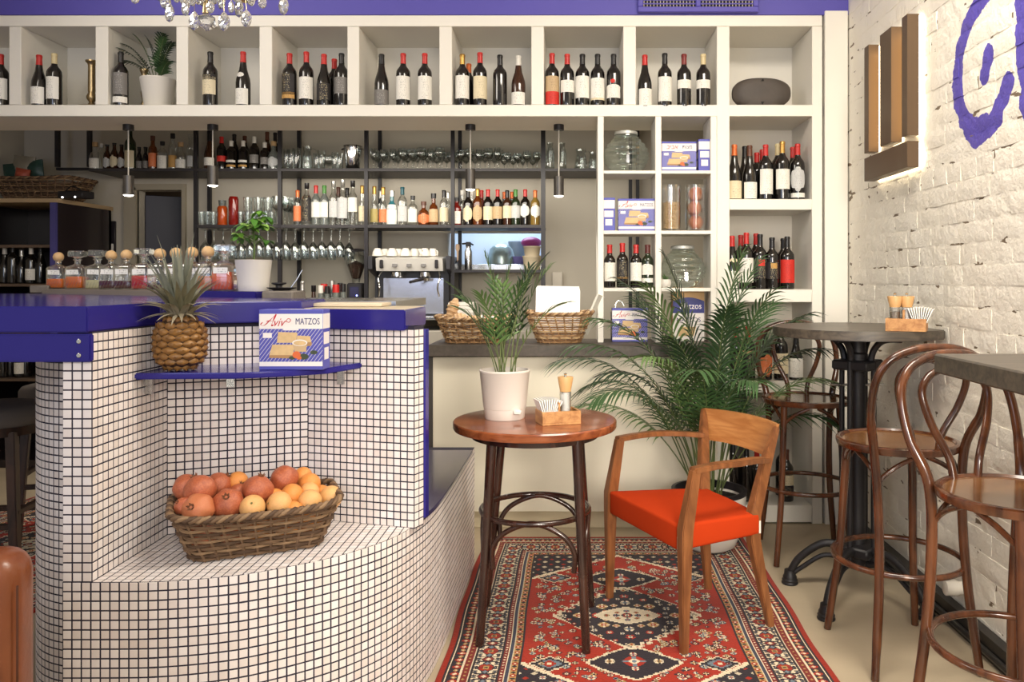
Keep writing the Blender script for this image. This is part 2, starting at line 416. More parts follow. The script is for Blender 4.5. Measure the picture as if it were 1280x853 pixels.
struct('baseboard_right', bb, mat('black_skirting', rgb(30,28,27), .35))
t = thing('wall_pipe', (1.5, 3.24, .157), 'short white plastic pipe stub on the brick wall just above the skirting', 'pipe')
MB().lathe([(0, 0), (.02, 0), (.03, .004), (.031, .05), (.026, .052), (.026, .1), (0, .1)], 18, M=Matrix.Rotation(PI/2, 4, 'Y')).build('pipe_stub', mat('white_plastic', rgb(225,218,205), .4), t)

# ================================================================== BUILT-IN SHELF
YS, YB = 4.6, 5.04
def sx(u): return ux(u, YS)
def sz(v): return vz(v, YS)
shelf = thing('wall_shelf_unit', (0, YS, 0), 'white built-in wall shelf with a row of square cubbies across the top', 'shelf')
def sb(name, x0, x1, z0, z1, y0=YS, y1=YB, m=WHITE, bev=.003):
    return MB().bbox((x0, y0, z0), (x1, y1, z1), bev).build(name, m, shelf, off=(0, YS, 0))
XL, XR = sx(-75), sx(1028)
sb('top_board', XL, XR, sz(33), sz(19)); sb('bottom_beam', XL, XR, sz(145.5), sz(131))
DIV = [(-104,-89), (11,26), (119,135), (220,235), (324,340), (434,449), (549,565), (664,680), (779,795)]
for a, b in DIV[1:]: sb('divider', sx(a), sx(b), sz(131)+.0005, sz(33)-.0005, YS+.001)
sb('back_panel', XL, XR, sz(145), sz(20), YB-.015, YB+.005)
sb('upright', sx(896), sx(912), 0, sz(33)-.0005, YS-.001); sb('upright', sx(1015), XR, 0, sz(33)-.0005, YS-.001)
sb('back_panel', sx(896), XR, 0, sz(145), YB-.015, YB+.005, mat('shelf_back', rgb(226,218,204), .55))
for v0, v1 in ((249, 262.5), (362, 378), (477, 491), (632, 653.5)):
    sb('shelf_board', sx(912), sx(1015), max(sz(v1), .001), sz(v0))
tag(MB().bbox((sx(913), 4.93, sz(632)+.0005), (sx(950), 4.95, sz(495)), .002).build('dark_cell_panel', mat('dark_grey_panel', rgb(96,90,84), .6)), 'dark grey panel at the back of the floor cell of the right column', 'board')  # flat dark grey panel over the left part of the cell's back
sb('pilaster', sx(1030.5), XW-.006, 0, sz(14), YS-.012, YB)
CT = vz(431.4, 4.42)
# thin open grid between the counter and the beam
grid = thing('open_grid_shelf', (0, 4.6, CT), 'thin white open grid shelf standing on the stone counter', 'shelf')
def gb(name, x0, x1, z0, z1): return MB().bbox((x0, 4.59, z0), (x1, 4.86, z1), .002).build(name, WHITE, grid, off=(0, 4.6, CT))
gz0 = CT
for a, b in ((747, 754.5), (819, 826.5)): gb('upright', sx(a), sx(b), gz0, sz(146))
gb('upright', sx(888), sx(895.5), gz0, sz(146))
for a, b in ((754.5, 819), (826.5, 888)):
    for v0, v1 in ((213.5, 217.5), (288.5, 293), (360, 364.5)): gb('shelf_board', sx(a), sx(b), sz(v1), sz(v0))
# counter with the white front
cab = thing('white_counter_cabinet', (-.01, 4.7, 0), 'white fronted counter cabinet under the dark stone top', 'cabinet')
o = (-.01, 4.7, 0)
MB().bbox((ux(541, 4.5), 4.5, .1), (.81, 4.95, .977), .003).build('front_panel', CREAM, cab, off=o)
MB().bbox((ux(541, 4.5), 4.53, .001), (.81, 4.9, .099), .002).build('plinth', mat('tan_plinth', rgb(190,176,148), .6, var=(3, .08)), cab, off=o)
MB().bbox((ux(534.5, 4.5), 4.5, .001), (ux(541, 4.5)-.001, 4.95, .977), .002).build('side_piece', mat('dark_gap_strip', rgb(64,60,56), .6), cab, off=o)  # dark strip standing in for the shaded gap left of the cabinet
stone = mat('dark_stone_top', rgb(78,70,62), .5, var=(38, .5), bump=(40, .25, .004))
slab_o = tag(MB().bbox((ux(534, 4.42), 4.42, .978), (.815, 4.9, CT), .006).build('stone_countertop', stone), 'thick dark stone countertop on the white counter', 'countertop')

# vent grille in the purple wall
t = thing('air_vent', (sx(872), 4.6, sz(4)), 'purple framed air vent grille in the purple wall above the shelf', 'vent')
x0, x1, z0, z1 = sx(797), sx(947), sz(17), sz(-22); ofs = (sx(872), 4.6, sz(4))
MB().box((x0+.02, 4.585, z0+.02), (x1-.02, 4.597, z1)).build('backing', mat('vent_dark', rgb(30,28,40), .8), t, None, ofs)
f = MB(); f.bbox((x0, 4.57, z0), (x1, 4.598, z0+.032)); f.bbox((x0, 4.57, z0+.032), (x0+.03, 4.598, z1)); f.bbox((x1-.03, 4.57, z0+.032), (x1, 4.598, z1)); xm = (x0+x1)/2; f.bbox((xm-.014, 4.57, z0+.032), (xm+.014, 4.598, z1))
f.build('frame', PURPLE, t, None, ofs)
for i in range(7): MB().box((x0+.03, 4.574, z0+.045+i*.021), (x1-.03, 4.582, z0+.052+i*.021)).build('slat', PURPLE, t, None, ofs)
for i in range(34):
    x = x0+.035+i*(x1-x0-.07)/33
    MB().box((x-.002, 4.576, z0+.032), (x+.002, 4.586, z1)).build('slat', mat('vent_pale', rgb(190,180,160), .6), t, None, ofs)

# ================================================================== TILED BAR
bar = thing('tiled_bar_counter', (-1.0, 2.6, 0), 'curved bar counter clad in small white mosaic tiles with dark grout', 'bar counter')
BO = Vector((-1.0, 2.6, 0))
grout = mat('dark_blue_grout', rgb(40,35,52), .8)
ZB = .578; TP = .0259
tile_m = mat('white_mosaic_tile', rgb(236,226,222), .28)
nt = tile_m.node_tree; P = nt.nodes['Principled BSDF']
g = nt.nodes.new('ShaderNodeNewGeometry'); oi = nt.nodes.new('ShaderNodeObjectInfo'); ad = nt.nodes.new('ShaderNodeMath'); ad.operation = 'ADD'
fr_ = nt.nodes.new('ShaderNodeMath'); fr_.operation = 'FRACT'; mx = nt.nodes.new('ShaderNodeMix'); mx.data_type = 'RGBA'
mx.inputs[6].default_value = rgb(232,220,214); mx.inputs[7].default_value = rgb(246,238,236)
nt.links.new(g.outputs['Random Per Island'], ad.inputs[0]); nt.links.new(oi.outputs['Random'], ad.inputs[1]); nt.links.new(ad.outputs[0], fr_.inputs[0]); nt.links.new(fr_.outputs[0], mx.inputs[0]); nt.links.new(mx.outputs[2], P.inputs['Base Color'])
tiles = []          # (centre, along, up, normal, half a, half b)
rt = random.Random(5)
def resample(path, step):
    P = [Vector(p) for p in path]; out = [P[0].copy()]; need = step
    for a, b in zip(P, P[1:]):
        L = (b-a).length; d = 0
        while d+need <= L+1e-9:
            d += need; out.append(a.lerp(b, d/L)); need = step
        need -= (L-d)
    return out
def clad(path, z0, z1, flip=1):
    tot = sum((Vector(a)-Vector(b)).length for a, b in zip([(p[0], p[1], 0) for p in path], [(p[0], p[1], 0) for p in path[1:]])); nc = max(1, round(tot/TP))
    q = resample([(p[0], p[1], 0) for p in path], tot/nc-1e-6)
    n = round((z1-z0)/TP); hz = (z1-z0)/n
    for a, b in zip(q, q[1:]):
        al = (b-a).normalized(); nn = Vector((al.y, -al.x, 0))*flip
        for k in range(n):
            zc = z1-hz*(k+.5)
            tiles.append(((a+b)/2+Vector((0, 0, zc))+nn*(.0007+rt.uniform(-.0003, .0003)), al, Vector((0,0,1)), nn, .0109*(b-a).length/TP, .0109*hz/TP))
front_path = [Vector((-1.398, 2.188, 0)), Vector((-1.317, 2.188, 0))]+spline([(-1.317,2.188,0), (-1.15,2.193,0), (-1.0,2.222,0), (-.888,2.268,0), (-.737,2.37,0), (-.635,2.48,0), (-.572,2.585,0), (-.535,2.70,0), (-.508,2.85,0), (-.496,3.1,0), (-.492,3.5,0), (-.49,3.95,0)], 8)[1:]
clad(front_path, 0, ZB)
clad([(-1.3985,2.188), (-1.3170,2.188)], ZB, 1.182)
clad([(-1.398,2.66), (-1.398,2.19)], 0, 1.182)
clad([(-1.317,2.189), (-1.317,2.592)], ZB, 1.26)
back_path = spline([(-1.317,2.592,0), (-1.18,2.652,0), (-1.04,2.715,0), (-.918,2.766,0)], 4)
clad(back_path, ZB, 1.25)
clad([(-.918,2.766), (-.53,2.66)], ZB, 1.24)
clad([(-.529,2.66), (-.508,2.709)], ZB, 1.24)
cyl = [(-1.60+.318*math.cos(math.radians(a)), 2.95+.318*math.sin(math.radians(a))) for a in range(200, 321, 4)]
clad(cyl, 0, 1.182)
# bench top tiles, clipped by the front edge
def clip(poly, a, b):
    out = []; n = Vector((-(b-a).y, (b-a).x, 0)).normalized()
    dist = [(p-a).dot(n) for p in poly]
    for i in range(len(poly)):
        p, q = poly[i], poly[(i+1) % len(poly)]; d, e = dist[i], dist[(i+1) % len(poly)]
        if d >= 0: out.append(p)
        if (d >= 0) != (e >= 0): out.append(p.lerp(q, d/(d-e)))
    return out
fp = [p for p in front_path if -1.318 < p.x and p.y < 2.74]
half = [(a, b) for a, b in zip(fp, fp[1:])]
walls = [(Vector((-.53,2.66,0)), Vector((-.918,2.766,0))), (Vector((-.918,2.766,0)), Vector((-1.317,2.592,0))), (Vector((-1.317,2.592,0)), Vector((-1.317,2.19,0)))]
top_mb = MB(); ang = 0
for i in range(34):
    for j in range(26):
        x = -1.317+TP*i; y = 2.180+TP*j
        poly = [Vector((x+.002, y+.002, 0)), Vector((x+TP-.002, y+.002, 0)), Vector((x+TP-.002, y+TP-.002, 0)), Vector((x+.002, y+TP-.002, 0))]
        full = list(poly)
        for a, b in half+walls:
            if poly: poly = clip(poly, a, b)
        if len(poly) < 3: continue
        if len(poly) == 4 and max((p-q).length for p, q in zip(poly, full)) < 1e-6:
            tiles.append((Vector((x+TP/2, y+TP/2, ZB+.0008)), Vector((1,0,0)), Vector((0,1,0)), Vector((0,0,1)), .0109, .0109))
        else: top_mb.prism([(p.x, p.y) for p in poly], ZB-.003, ZB+.0008)
def tile_geo(mb, c, a, b, n, ha, hb):
    t = .0022; i = .0009
    v = [c+a*sa*ha+b*sb_*hb-n*.004 for sa, sb_ in ((-1,-1), (1,-1), (1,1), (-1,1))]
    v += [c+a*sa*ha+b*sb_*hb-n*.0006 for sa, sb_ in ((-1,-1), (1,-1), (1,1), (-1,1))]
    v += [c+a*sa*(ha-i)+b*sb_*(hb-i) for sa, sb_ in ((-1,-1), (1,-1), (1,1), (-1,1))]
    f = [(8,9,10,11)]
    for s in (0, 4):
        for k in range(4): f.append((s+k, s+(k+1) % 4, s+4+(k+1) % 4, s+4+k))
    mb.add(v, f)
tm = MB(); tile_geo(tm, Vector((0,0,0)), Vector((1,0,0)), Vector((0,1,0)), Vector((0,0,1)), .0109, .0109)
tile_me = tm.mesh('tile', tile_m)
CAM = Vector((0, 0, CZ))
def apparent(t):
    d = CAM-t[0]; u = VX+F_PX*t[0].x/t[0].y; v = VY+F_PX*(CZ-t[0].z)/t[0].y
    if not (0 < u < 1280 and 0 < v < 853): return 0
    return max(0, d.normalized().dot(t[3]))/d.length_squared
order = sorted(range(len(tiles)), key=lambda i: -apparent(tiles[i]))
pick = set(order[:300]); rest = MB()
for i, (c, a, b, n, ha, hb) in enumerate(tiles):
    if i in pick:
        R = Matrix((a, b, n)).transposed().to_4x4()
        ob = put('tile', tile_me, bar); ob.matrix_local = Matrix.Translation(c-BO) @ R @ Matrix.Diagonal((ha/.0109, hb/.0109, 1, 1))
    else: tile_geo(rest, c, a, b, n, ha, hb)
rest.v += [];
o_ = len(rest.v); rest.add(top_mb.v, top_mb.f)
tag(rest.build('mosaic', tile_m, bar, None, BO), kind='stuff')
# carcass under the tiles (grout colour)
g1 = MB()
bench = [(p.x, p.y) for p in front_path]+[(-.75, 3.95), (-.75, 2.9), (-1.05, 2.78), (-1.398, 2.66)]
g1.prism(bench, .001, ZB-.0003)
g1.build('bench_core', grout, bar, None, BO)
def wall_ribbon(path, z0, z1, th, side=-1):
    mb = MB(); q = [Vector((p[0], p[1], 0)) for p in path]; N = len(q); ns = []
    for i in range(N):
        t_ = (q[min(i+1, N-1)]-q[max(i-1, 0)]).normalized(); ns.append(Vector((t_.y, -t_.x, 0)))
    poly = [(p.x, p.y) for p in q]+[((p+n*th*side).x, (p+n*th*side).y) for p, n in reversed(list(zip(q, ns)))]
    return mb.prism(poly, z0, z1)
g2 = MB(); g2.box((-1.397, 2.1885, ZB-.002), (-1.3172, 2.66, 1.2625))
wr = wall_ribbon(back_path, ZB-.002, 1.26, .06); g2.add(wr.v, wr.f)
wr = wall_ribbon([(-.918,2.766), (-.53,2.66)], ZB-.002, 1.25, .05); g2.add(wr.v, wr.f)
wr = wall_ribbon([(-.53,2.66), (-.508,2.709)], ZB-.002, 1.25, .03); g2.add(wr.v, wr.f)
g2.build('niche_wall', grout, bar, None, BO)
g3 = MB(); g3.prism(cyl+[(-1.40, 2.9), (-1.6, 2.95)], .001, 1.2)
g3.build('rounded_post', grout, bar, None, BO)
MB().prism([(-.5105, 2.711), (-.502, 2.713), (-.497, 2.745), (-1.0, 2.90), (-1.01, 2.86)], .5985, 1.2375).build('end_panel', INDIGO, bar, None, BO)
# indigo tops
def topslab(name, poly, z0, z1, m=INDIGO):
    bm = bmesh.new(); n = len(poly)
    b = [bm.verts.new((x, y, z0)) for x, y in poly]; t_ = [bm.verts.new((x, y, z1)) for x, y in poly]
    bm.faces.new(list(reversed(b))); bm.faces.new(t_)
    for i in range(n): bm.faces.new((b[i], b[(i+1) % n], t_[(i+1) % n], t_[i]))
    bmesh.ops.recalc_face_normals(bm, faces=bm.faces[:])
    bmesh.ops.bevel(bm, geom=[e for e in bm.edges], offset=.004, segments=2, affect='EDGES')
    return MB().bm(bm).build(name, m, bar, 35, BO)
topslab('counter_top', [(-3.6,2.165), (-1.316,2.165), (-1.316,2.55), (-1.17,2.625), (-.93,2.735), (-.93,3.0), (-1.30,3.22), (-2.80,4.20), (-3.6,4.2)], 1.262, 1.333)
topslab('lower_apron', [(-3.6,2.167), (-1.309,2.167), (-1.309,2.186), (-3.6,2.186)], 1.182, 1.2585)
topslab('counter_end', [(-.929,2.733), (-.553,2.628), (-.55,2.98), (-.929,3.06)], 1.238, 1.306)
MB().prism([(-.926,2.75), (-.56,2.648), (-.556,2.97), (-.926,3.05)], 1.3055, 1.3075).build('laminate_surface', mat('tan_laminate', rgb(206,190,164), .4), bar, None, BO)
topslab('back_ledge', [(-2.80,4.21), (-1.75,3.537), (-1.75,3.917), (-2.80,4.60)], 1.20, 1.357, mat('ledge_grey', rgb(136,126,116), .35))
topslab('ledge_end', [(-1.749,3.536), (-1.287,3.24), (-1.287,3.62), (-1.749,3.916)], 1.20, 1.357)
stepp = [(p.x+.014, p.y) for p in front_path if p.y > 2.75 and p.y < 3.8]
topslab('side_ledge', [(-.512, 2.722)]+stepp+[(-.478, 3.80), (-.75, 3.80), (-.75, 2.86)], .5805, .597, mat('satin_violet_top', rgb(54,47,84), .22, spec=.6, coat=.4))
scr = MB()
for zz in (1.238, 1.200):
    scr.lathe([(0, 0), (.006, 0), (.0065, .0015), (.005, .003), (0, .003)], 12, M=Matrix.Translation((ux(98, 2.165), 2.167, zz)) @ Matrix.Rotation(PI/2, 4, 'X'))
scr.build('screw', STEEL, bar, 40, BO)
# niche shelf
shp = [(-1.316, 2.394), (-1.2, 2.402), (-1.005, 2.412), (-.87, 2.47), (-.78, 2.545), (-.715, 2.709), (-.918, 2.764), (-1.05, 2.708), (-1.316, 2.590)]
topslab('niche_shelf', shp, 1.106, 1.125)
for x, y, rz_ in ((-1.30, 2.45, 0), (-1.12, 2.61, 25), (-.78, 2.68, -15)):
    MB().box((-.012, -.004, -.05), (.012, .004, 0), Matrix.Translation((x, y, 1.105)) @ Matrix.Rotation(math.radians(rz_), 4, 'Z')).build('shelf_bracket', STEEL, bar, None, BO)
tag(MB().prism([(-1.28,3.24), (-.72,3.24), (-.72,3.9), (-1.28,3.9)], 1.285, 1.318).build('steel_worktop', STEEL), 'brushed steel worktop behind the indigo bar top', 'worktop')
MB().box((-1.2, 3.3, .001), (-.8, 3.85, 1.2845)).build('worktop_base', mat('dark_carcass', rgb(50,46,48), .6), bpy.data.objects['steel_worktop'])
tag(MB().bbox((ux(400, 3.0), 2.86, 1.3085), (ux(488, 3.0), 3.02, 1.322), .003, None).build('cutting_board', mat('pale_board', rgb(206,192,168), .5)), 'pale wooden board lying on the lower end of the bar top', 'board')
# ================================================================== BOTTLES
def prof_bottle(kind, h, r):
    if kind == 'bord':
        return [(0,.003), (r*.8,.0), (r*.97,.003), (r,.012), (r,.60*h), (r*.96,.655*h), (r*.80,.70*h), (r*.52,.745*h), (.0155,.79*h), (.0145,.86*h), (.0142,.945*h), (.0158,.948*h), (.0158,.985*h), (.0135,h), (0,h)]
    if kind == 'burg':
        return [(0,.003), (r*.8,.0), (r*.97,.003), (r,.012), (r,.42*h), (r*.93,.50*h), (r*.76,.58*h), (r*.55,.67*h), (.0185,.76*h), (.0155,.84*h), (.0145,.945*h), (.0158,.948*h), (.0158,.985*h), (.0135,h), (0,h)]
    if kind == 'spirit':
        return [(0,.003), (r*.8,.0), (r*.97,.003), (r,.01), (r,.60*h), (r*.93,.66*h), (r*.62,.71*h), (.016,.745*h), (.0145,.86*h), (.0165,.865*h), (.0165,h), (0,h)]
    if kind == 'squat':
        return [(0,.003), (r*.75,.0), (r*.97,.006), (r*1.05,.05), (r,.48*h), (r*.8,.60*h), (r*.4,.68*h), (.016,.73*h), (.015,.84*h), (.02,.845*h), (.02,h), (0,h)]
    if kind == 'beer':
        return [(0,.003), (r*.8,.0), (r,.008), (r,.52*h), (r*.8,.64*h), (.45*r,.76*h), (.0125,.86*h), (.0125,.95*h), (.014,.952*h), (.014,h), (0,h)]
_bm = {}
def bottle_mesh(kind, h, r, gm):
    k = (kind, round(h, 3), round(r, 4), gm.name)
    if k not in _bm: _bm[k] = MB().lathe(prof_bottle(kind, h, r), 18).mesh('bottle', gm, 50)
    return _bm[k]
CAPZ = {'bord': .80, 'burg': .80, 'spirit': .86, 'squat': .84, 'beer': .93}
def radius_at(kind, h, r, z):
    p = prof_bottle(kind, h, r)
    for (r0, z0), (r1, z1) in zip(p[1:], p[2:]):
        if z0 <= z <= z1 and z1 > z0: return r0+(r1-r0)*(z-z0)/(z1-z0)
    return r
def capsule_mesh(kind, h, r, m):
    k = ('cap', kind, round(h, 3), round(r, 4), m.name)
    if k not in _bm:
        z0 = CAPZ[kind]*h
        pts = [(radius_at(kind, h, r, z0)+.0009, z0)]+[(rr+.0009, zz) for rr, zz in prof_bottle(kind, h, r) if zz > z0 and rr > 0]+[(0, h+.001)]
        _bm[k] = MB().lathe(pts, 16).mesh('capsule', m, 50)
    return _bm[k]
def patch_mesh(kind, h, r, za, zb, m, half=70, shape='rect', name='label'):
    k = ('lab', kind, round(h, 3), round(r, 4), round(za, 4), round(zb, 4), m.name, half, shape)
    if k not in _bm:
        n = 10; mb = MB(); vs = []
        for j in range(7):
            for i in range(n+1):
                t = -1+2*i/n; z = za+(zb-za)*j/6; w = half
                if shape == 'oval': w = half*math.sqrt(max(.02, 1-(2*j/6-1)**2*.97))
                if shape == 'arch' and j == 6: z -= abs(t)**2*.012
                a = -PI/2+math.radians(w)*t; R = radius_at(kind, h, r, z)+.0008
                vs.append((R*math.cos(a), R*math.sin(a), z))
        fs = [(j*(n+1)+i, j*(n+1)+i+1, (j+1)*(n+1)+i+1, (j+1)*(n+1)+i) for j in range(6) for i in range(n)]
        _bm[k] = mb.add(vs, fs).mesh(name, m, 60)
    return _bm[k]
CAPS = {'red': mat('red_capsule', rgb(190,40,36), .35), 'darkred': mat('dark_red_capsule', rgb(120,34,32), .4), 'black': mat('black_capsule', rgb(26,24,25), .35),
        'white': mat('white_capsule', rgb(225,220,210), .4), 'gold': mat('gold_capsule', rgb(190,150,80), .3, .7), 'orange': mat('orange_capsule', rgb(214,110,56), .35, .3),
        'cream': mat('cream_capsule', rgb(214,196,150), .4), 'green': mat('green_capsule', rgb(70,130,52), .4), 'maroon': mat('maroon_capsule', rgb(88,34,28), .4),
        'cork': mat('cork_stopper', rgb(190,156,112), .7), 'teal': mat('teal_capsule', rgb(26,82,92), .4), 'brown': mat('brown_capsule', rgb(92,52,34), .4), 'silver': mat('silver_capsule', rgb(200,198,192), .3, .8)}
INK = rgb(70,60,56)
LABS = {'white': label_mat('white_label', rgb(240,236,226), INK), 'cream': label_mat('cream_label', rgb(228,214,180), rgb(96,74,48)), 'grey': label_mat('grey_label', rgb(120,116,112), rgb(210,206,200)),
        'black': label_mat('black_label', rgb(34,30,32), rgb(214,196,150), .8), 'red': label_mat('red_label', rgb(206,44,32), rgb(30,20,20)), 'gold': label_mat('gold_label', rgb(196,150,82), rgb(80,50,24)),
        'orange': label_mat('orange_label', rgb(222,120,70), rgb(240,220,190)), 'pale': label_mat('pale_grey_label', rgb(200,200,198), rgb(70,70,80)), 'olive': label_mat('olive_label', rgb(176,160,96), rgb(70,56,30)),
        'tan': label_mat('tan_label', rgb(196,168,128), rgb(90,50,40)), 'blue': label_mat('blue_label', rgb(52,60,130), rgb(230,226,214))}
GL = {'dark': DKGLASS, 'green': GREENGLASS, 'clear': clear_glass('spirit_clear_glass', (.93, .94, .93, 1)), 'amber': mat('amber_spirit', rgb(112,56,22), .08, coat=.4, trans=.35),
      'brown': mat('brown_bottle_glass', rgb(58,32,18), .08, coat=.4), 'teal': mat('teal_bottle_glass', rgb(58,128,138), .08, coat=.4, trans=.3), 'pale': mat('pale_bottle_glass', rgb(150,156,150), .08, coat=.5, trans=.6),
      'gold': mat('golden_spirit', rgb(150,120,56), .08, coat=.4, trans=.3), 'red': mat('red_liquor', rgb(110,26,20), .08, coat=.4)}
def bottle(base, kind, h, r, glass, cap, labels, label, group, rz=0, name='wine_bottle', cat='bottle'):
    """labels: list of (material key, z0, z1 as shares of the height, shape, half angle)"""
    o = put(name, bottle_mesh(kind, h, r, GL[glass]), None, base, (0, 0, rz)); tag(o, label, cat, group)
    if cap: put('capsule', capsule_mesh(kind, h, r, CAPS[cap]), o)
    for L_ in labels:
        c, a, b = L_[:3]; shape = L_[3] if len(L_) > 3 else 'rect'; half = L_[4] if len(L_) > 4 else 72
        put('label', patch_mesh(kind, h, r, a*h, b*h, LABS[c], half, shape), o)
    return o
CAPW = {'red': 'red', 'darkred': 'dark red', 'black': 'black', 'white': 'white', 'gold': 'gold', 'orange': 'orange', 'cream': 'cream', 'green': 'green', 'maroon': 'maroon', 'cork': 'cork', 'teal': 'teal', 'brown': 'brown', 'silver': 'silver'}
ORD = ['first', 'second', 'third', 'fourth', 'fifth', 'sixth', 'seventh', 'eighth', 'ninth', 'tenth', 'eleventh', 'twelfth', 'thirteenth', 'fourteenth']
def shelf_row(rows, vbase, Y, where, group, lift=0.):
    for i, (u, vt, kind, cap, labs, *more) in enumerate(rows):
        opt = more[0] if more else {}
        Yb = Y+opt.get('dy', 0); zb = vbase
        h = max(.2, vz(vt, Yb)-zb); r = opt.get('r', .0412)
        word = {'bord': 'bottle', 'burg': 'slope-shouldered bottle'}[kind]
        lw = CAPW[cap]+'-capped'
        lb = opt.get('text') or (f"{labs[0][0]} label" if labs else 'no label')
        bottle((ux(u, Yb), Yb, zb), kind, h, r, opt.get('g', 'dark'), cap, labs, f"{lw} {word} with {lb}, {ORD[i]} from left in {where}", group, rt.uniform(-.25, .25))
ZT = sz(131)+.0005; YT = 4.648
G = 'wine bottles in the top cubbies'
shelf_row([(1,68,'bord','red',[('white',.12,.52)])], ZT, YT, 'cut-off cubby at picture edge', G)
shelf_row([(49,69,'burg','red',[('white',.03,.36)]), (68,67,'bord','cream',[('white',.12,.54)])], ZT, YT, 'second top cubby', G)
shelf_row([(151,65,'bord','black',[('grey',.2,.6), ('white',.05,.16)])], ZT, YT, 'third top cubby', G)
shelf_row([(263,65,'bord','black',[('cream',.2,.53), ('black',.47,.57)]), (304,65,'burg','red',[('white',.02,.31), ('white',.52,.61,'oval',40)])], ZT, YT, 'fourth top cubby', G)
shelf_row([(362,67,'bord','red',[('black',.2,.6), ('gold',.13,.25)]), (383,65,'bord','red',[('white',.12,.52)]), (405,68,'burg','red',[('black',.1,.42)]), (418,74,'bord','red',[],{'dy':.1}), (427,67,'bord','black',[('grey',.22,.53)])], ZT, YT, 'fifth top cubby', G)
shelf_row([(477,68,'burg','black',[('grey',.02,.3)]), (504,67,'bord','red',[('white',.11,.55)]), (531,67,'bord','red',[('white',.11,.55)])], ZT, YT, 'sixth top cubby', G)
shelf_row([(578,68,'bord','gold',[('white',.13,.57)]), (586,80,'bord','orange',[],{'dy':.12}), (600,66,'bord','red',[('cream',.12,.54)]), (625,69,'bord','black',[]), (648,70,'burg','white',[('white',.02,.26)],{'g':'brown'})], ZT, YT, 'seventh top cubby', G)
shelf_row([(690,67,'bord','red',[('red',.02,.26), ('tan',.26,.55)],{'text':'red banded picture label'}), (709,68,'bord','red',[('white',.25,.48)]), (728,68,'bord','black',[('white',.14,.56)]), (747,68,'bord','black',[('white',.14,.52), ('cream',.10,.14)]), (767,68,'bord','black',[('white',.14,.40,'arch'), ('red',.42,.5,'oval',20)],{'text':'white label with red crest'})], ZT, YT, 'eighth top cubby', G)
shelf_row([(806,69,'burg','red',[('white',.02,.34)]), (831,67,'bord','black',[('white',.1,.55)]), (855,68,'bord','darkred',[('white',.34,.5)]), (879,68,'bord','cream',[('white',.34,.5)])], ZT-.01, YT-.01, 'ninth top cubby', G)
G2 = 'wine bottles in the right column'
Z2, Z3, Z4, Z5 = sz(249)+.0005, sz(362)+.0005, sz(477)+.0005, sz(632)+.0005
shelf_row([(918,181,'burg','orange',[('cream',.02,.34)]), (937,182,'burg','brown',[('white',.02,.32)]), (957,181,'bord','red',[('white',.1,.55)]), (978,177,'bord','gold',[('white',.18,.52)]), (997,180,'bord','red',[('pale',.15,.58,'oval',70), ('white',.04,.12)])], Z2, 4.67, 'front row of upper right cell', G2)
shelf_row([(931,183,'burg','black',[]), (946,191,'bord','red',[]), (953,187,'bord','red',[]), (972,180,'bord','cream',[]), (991,184,'bord','red',[])], Z2, 4.80, 'rear row of upper right cell', G2)
shelf_row([(915,295,'burg','red',[('white',.02,.34), ('cream',.5,.58,'oval',40)]), (933,291,'bord','red',[('white',.12,.55)]), (950,293,'bord','black',[('black',.2,.54), ('red',.42,.54,'rect',26)],{'text':'dark label'}), (965,297,'bord','black',[('black',.2,.52), ('gold',.40,.5,'rect',26)],{'text':'dark label'}), (984,296,'bord','black',[('red',.12,.56)])], Z3, 4.67, 'front row of middle right cell', G2)
shelf_row([(926,294,'bord','red',[]), (945,292,'bord','red',[]), (979,298,'bord','black',[])], Z3, 4.80, 'rear row of middle right cell', G2)
shelf_row([(920,409,'bord','red',[('black',.2,.5)]), (935,408,'bord','red',[('black',.15,.5), ('tan',.5,.55)]), (956,410,'bord','black',[('orange',.08,.5,'oval',75)]), (976,408,'bord','darkred',[('cream',.12,.5)]), (995,418,'burg','black',[('white',.06,.48)])], Z4, 4.68, 'cell behind the palm', G2)
shelf_row([(916,551,'bord','black',[]), (933,556,'bord','black',[]), (946,562,'bord','red',[]), (978,552,'bord','black',[],{'dy':.12}), (983,562,'bord','brown',[('cream',.32,.52), ('black',.12,.30)])], Z5, 4.70, 'floor cell of right column', G2)
G3 = 'wine bottles in the open grid'
ZG3 = sz(360)+.0005
shelf_row([(762,306,'bord','red',[('white',.15,.58)],{'r':.034}), (778,304,'bord','red',[('black',.2,.6), ('gold',.2,.24)],{'r':.034}), (795,306,'bord','red',[('white',.15,.58)],{'r':.034}), (809.5,306,'bord','maroon',[('white',.3,.55,'arch'), ('white',.12,.22)],{'r':.034,'g':'green'})], ZG3, 4.66, 'open grid shelf', G3)

# ---- candlesticks, fern pot, stone oval in the cubbies
def lathe_thing(name, loc, prof, m, label, cat, seg=20, smooth=45, group=None):
    o = MB().lathe(prof, seg).build(name, m, None, smooth, loc=loc); return tag(o, label, cat, group)
t = thing('brass_candlestick', (sx(101.5), 4.70, ZT), 'tall brass candlestick with a wide saucer foot in the second top cubby', 'candlestick')
MB().lathe([(0,0), (.078,0), (.08,.006), (.06,.012), (.02,.016), (0,.018)], 24).build('saucer_foot', BRASS, t)
MB().lathe([(.012,.014), (.02,.02), (.014,.035), (.026,.055), (.028,.07), (.018,.09), (.02,.10), (.019,.25), (.023,.262), (.033,.272), (.033,.28), (.018,.281), (0,.281)], 20).build('stem', BRASS, t)
t = thing('brass_candlestick', (sx(166), 4.72, ZT), 'brass candlestick beside the white fern pot in the third top cubby', 'candlestick')
MB().lathe([(0,0), (.04,0), (.04,.008), (.02,.015), (0,.018)], 20).build('base', BRASS, t)
MB().lathe([(.012,.01), (.016,.03), (.01,.05), (.017,.08), (.019,.1), (.011,.12), (.013,.2), (.018,.215), (.023,.225), (.023,.235), (0,.236)], 18).build('stem', BRASS, t)
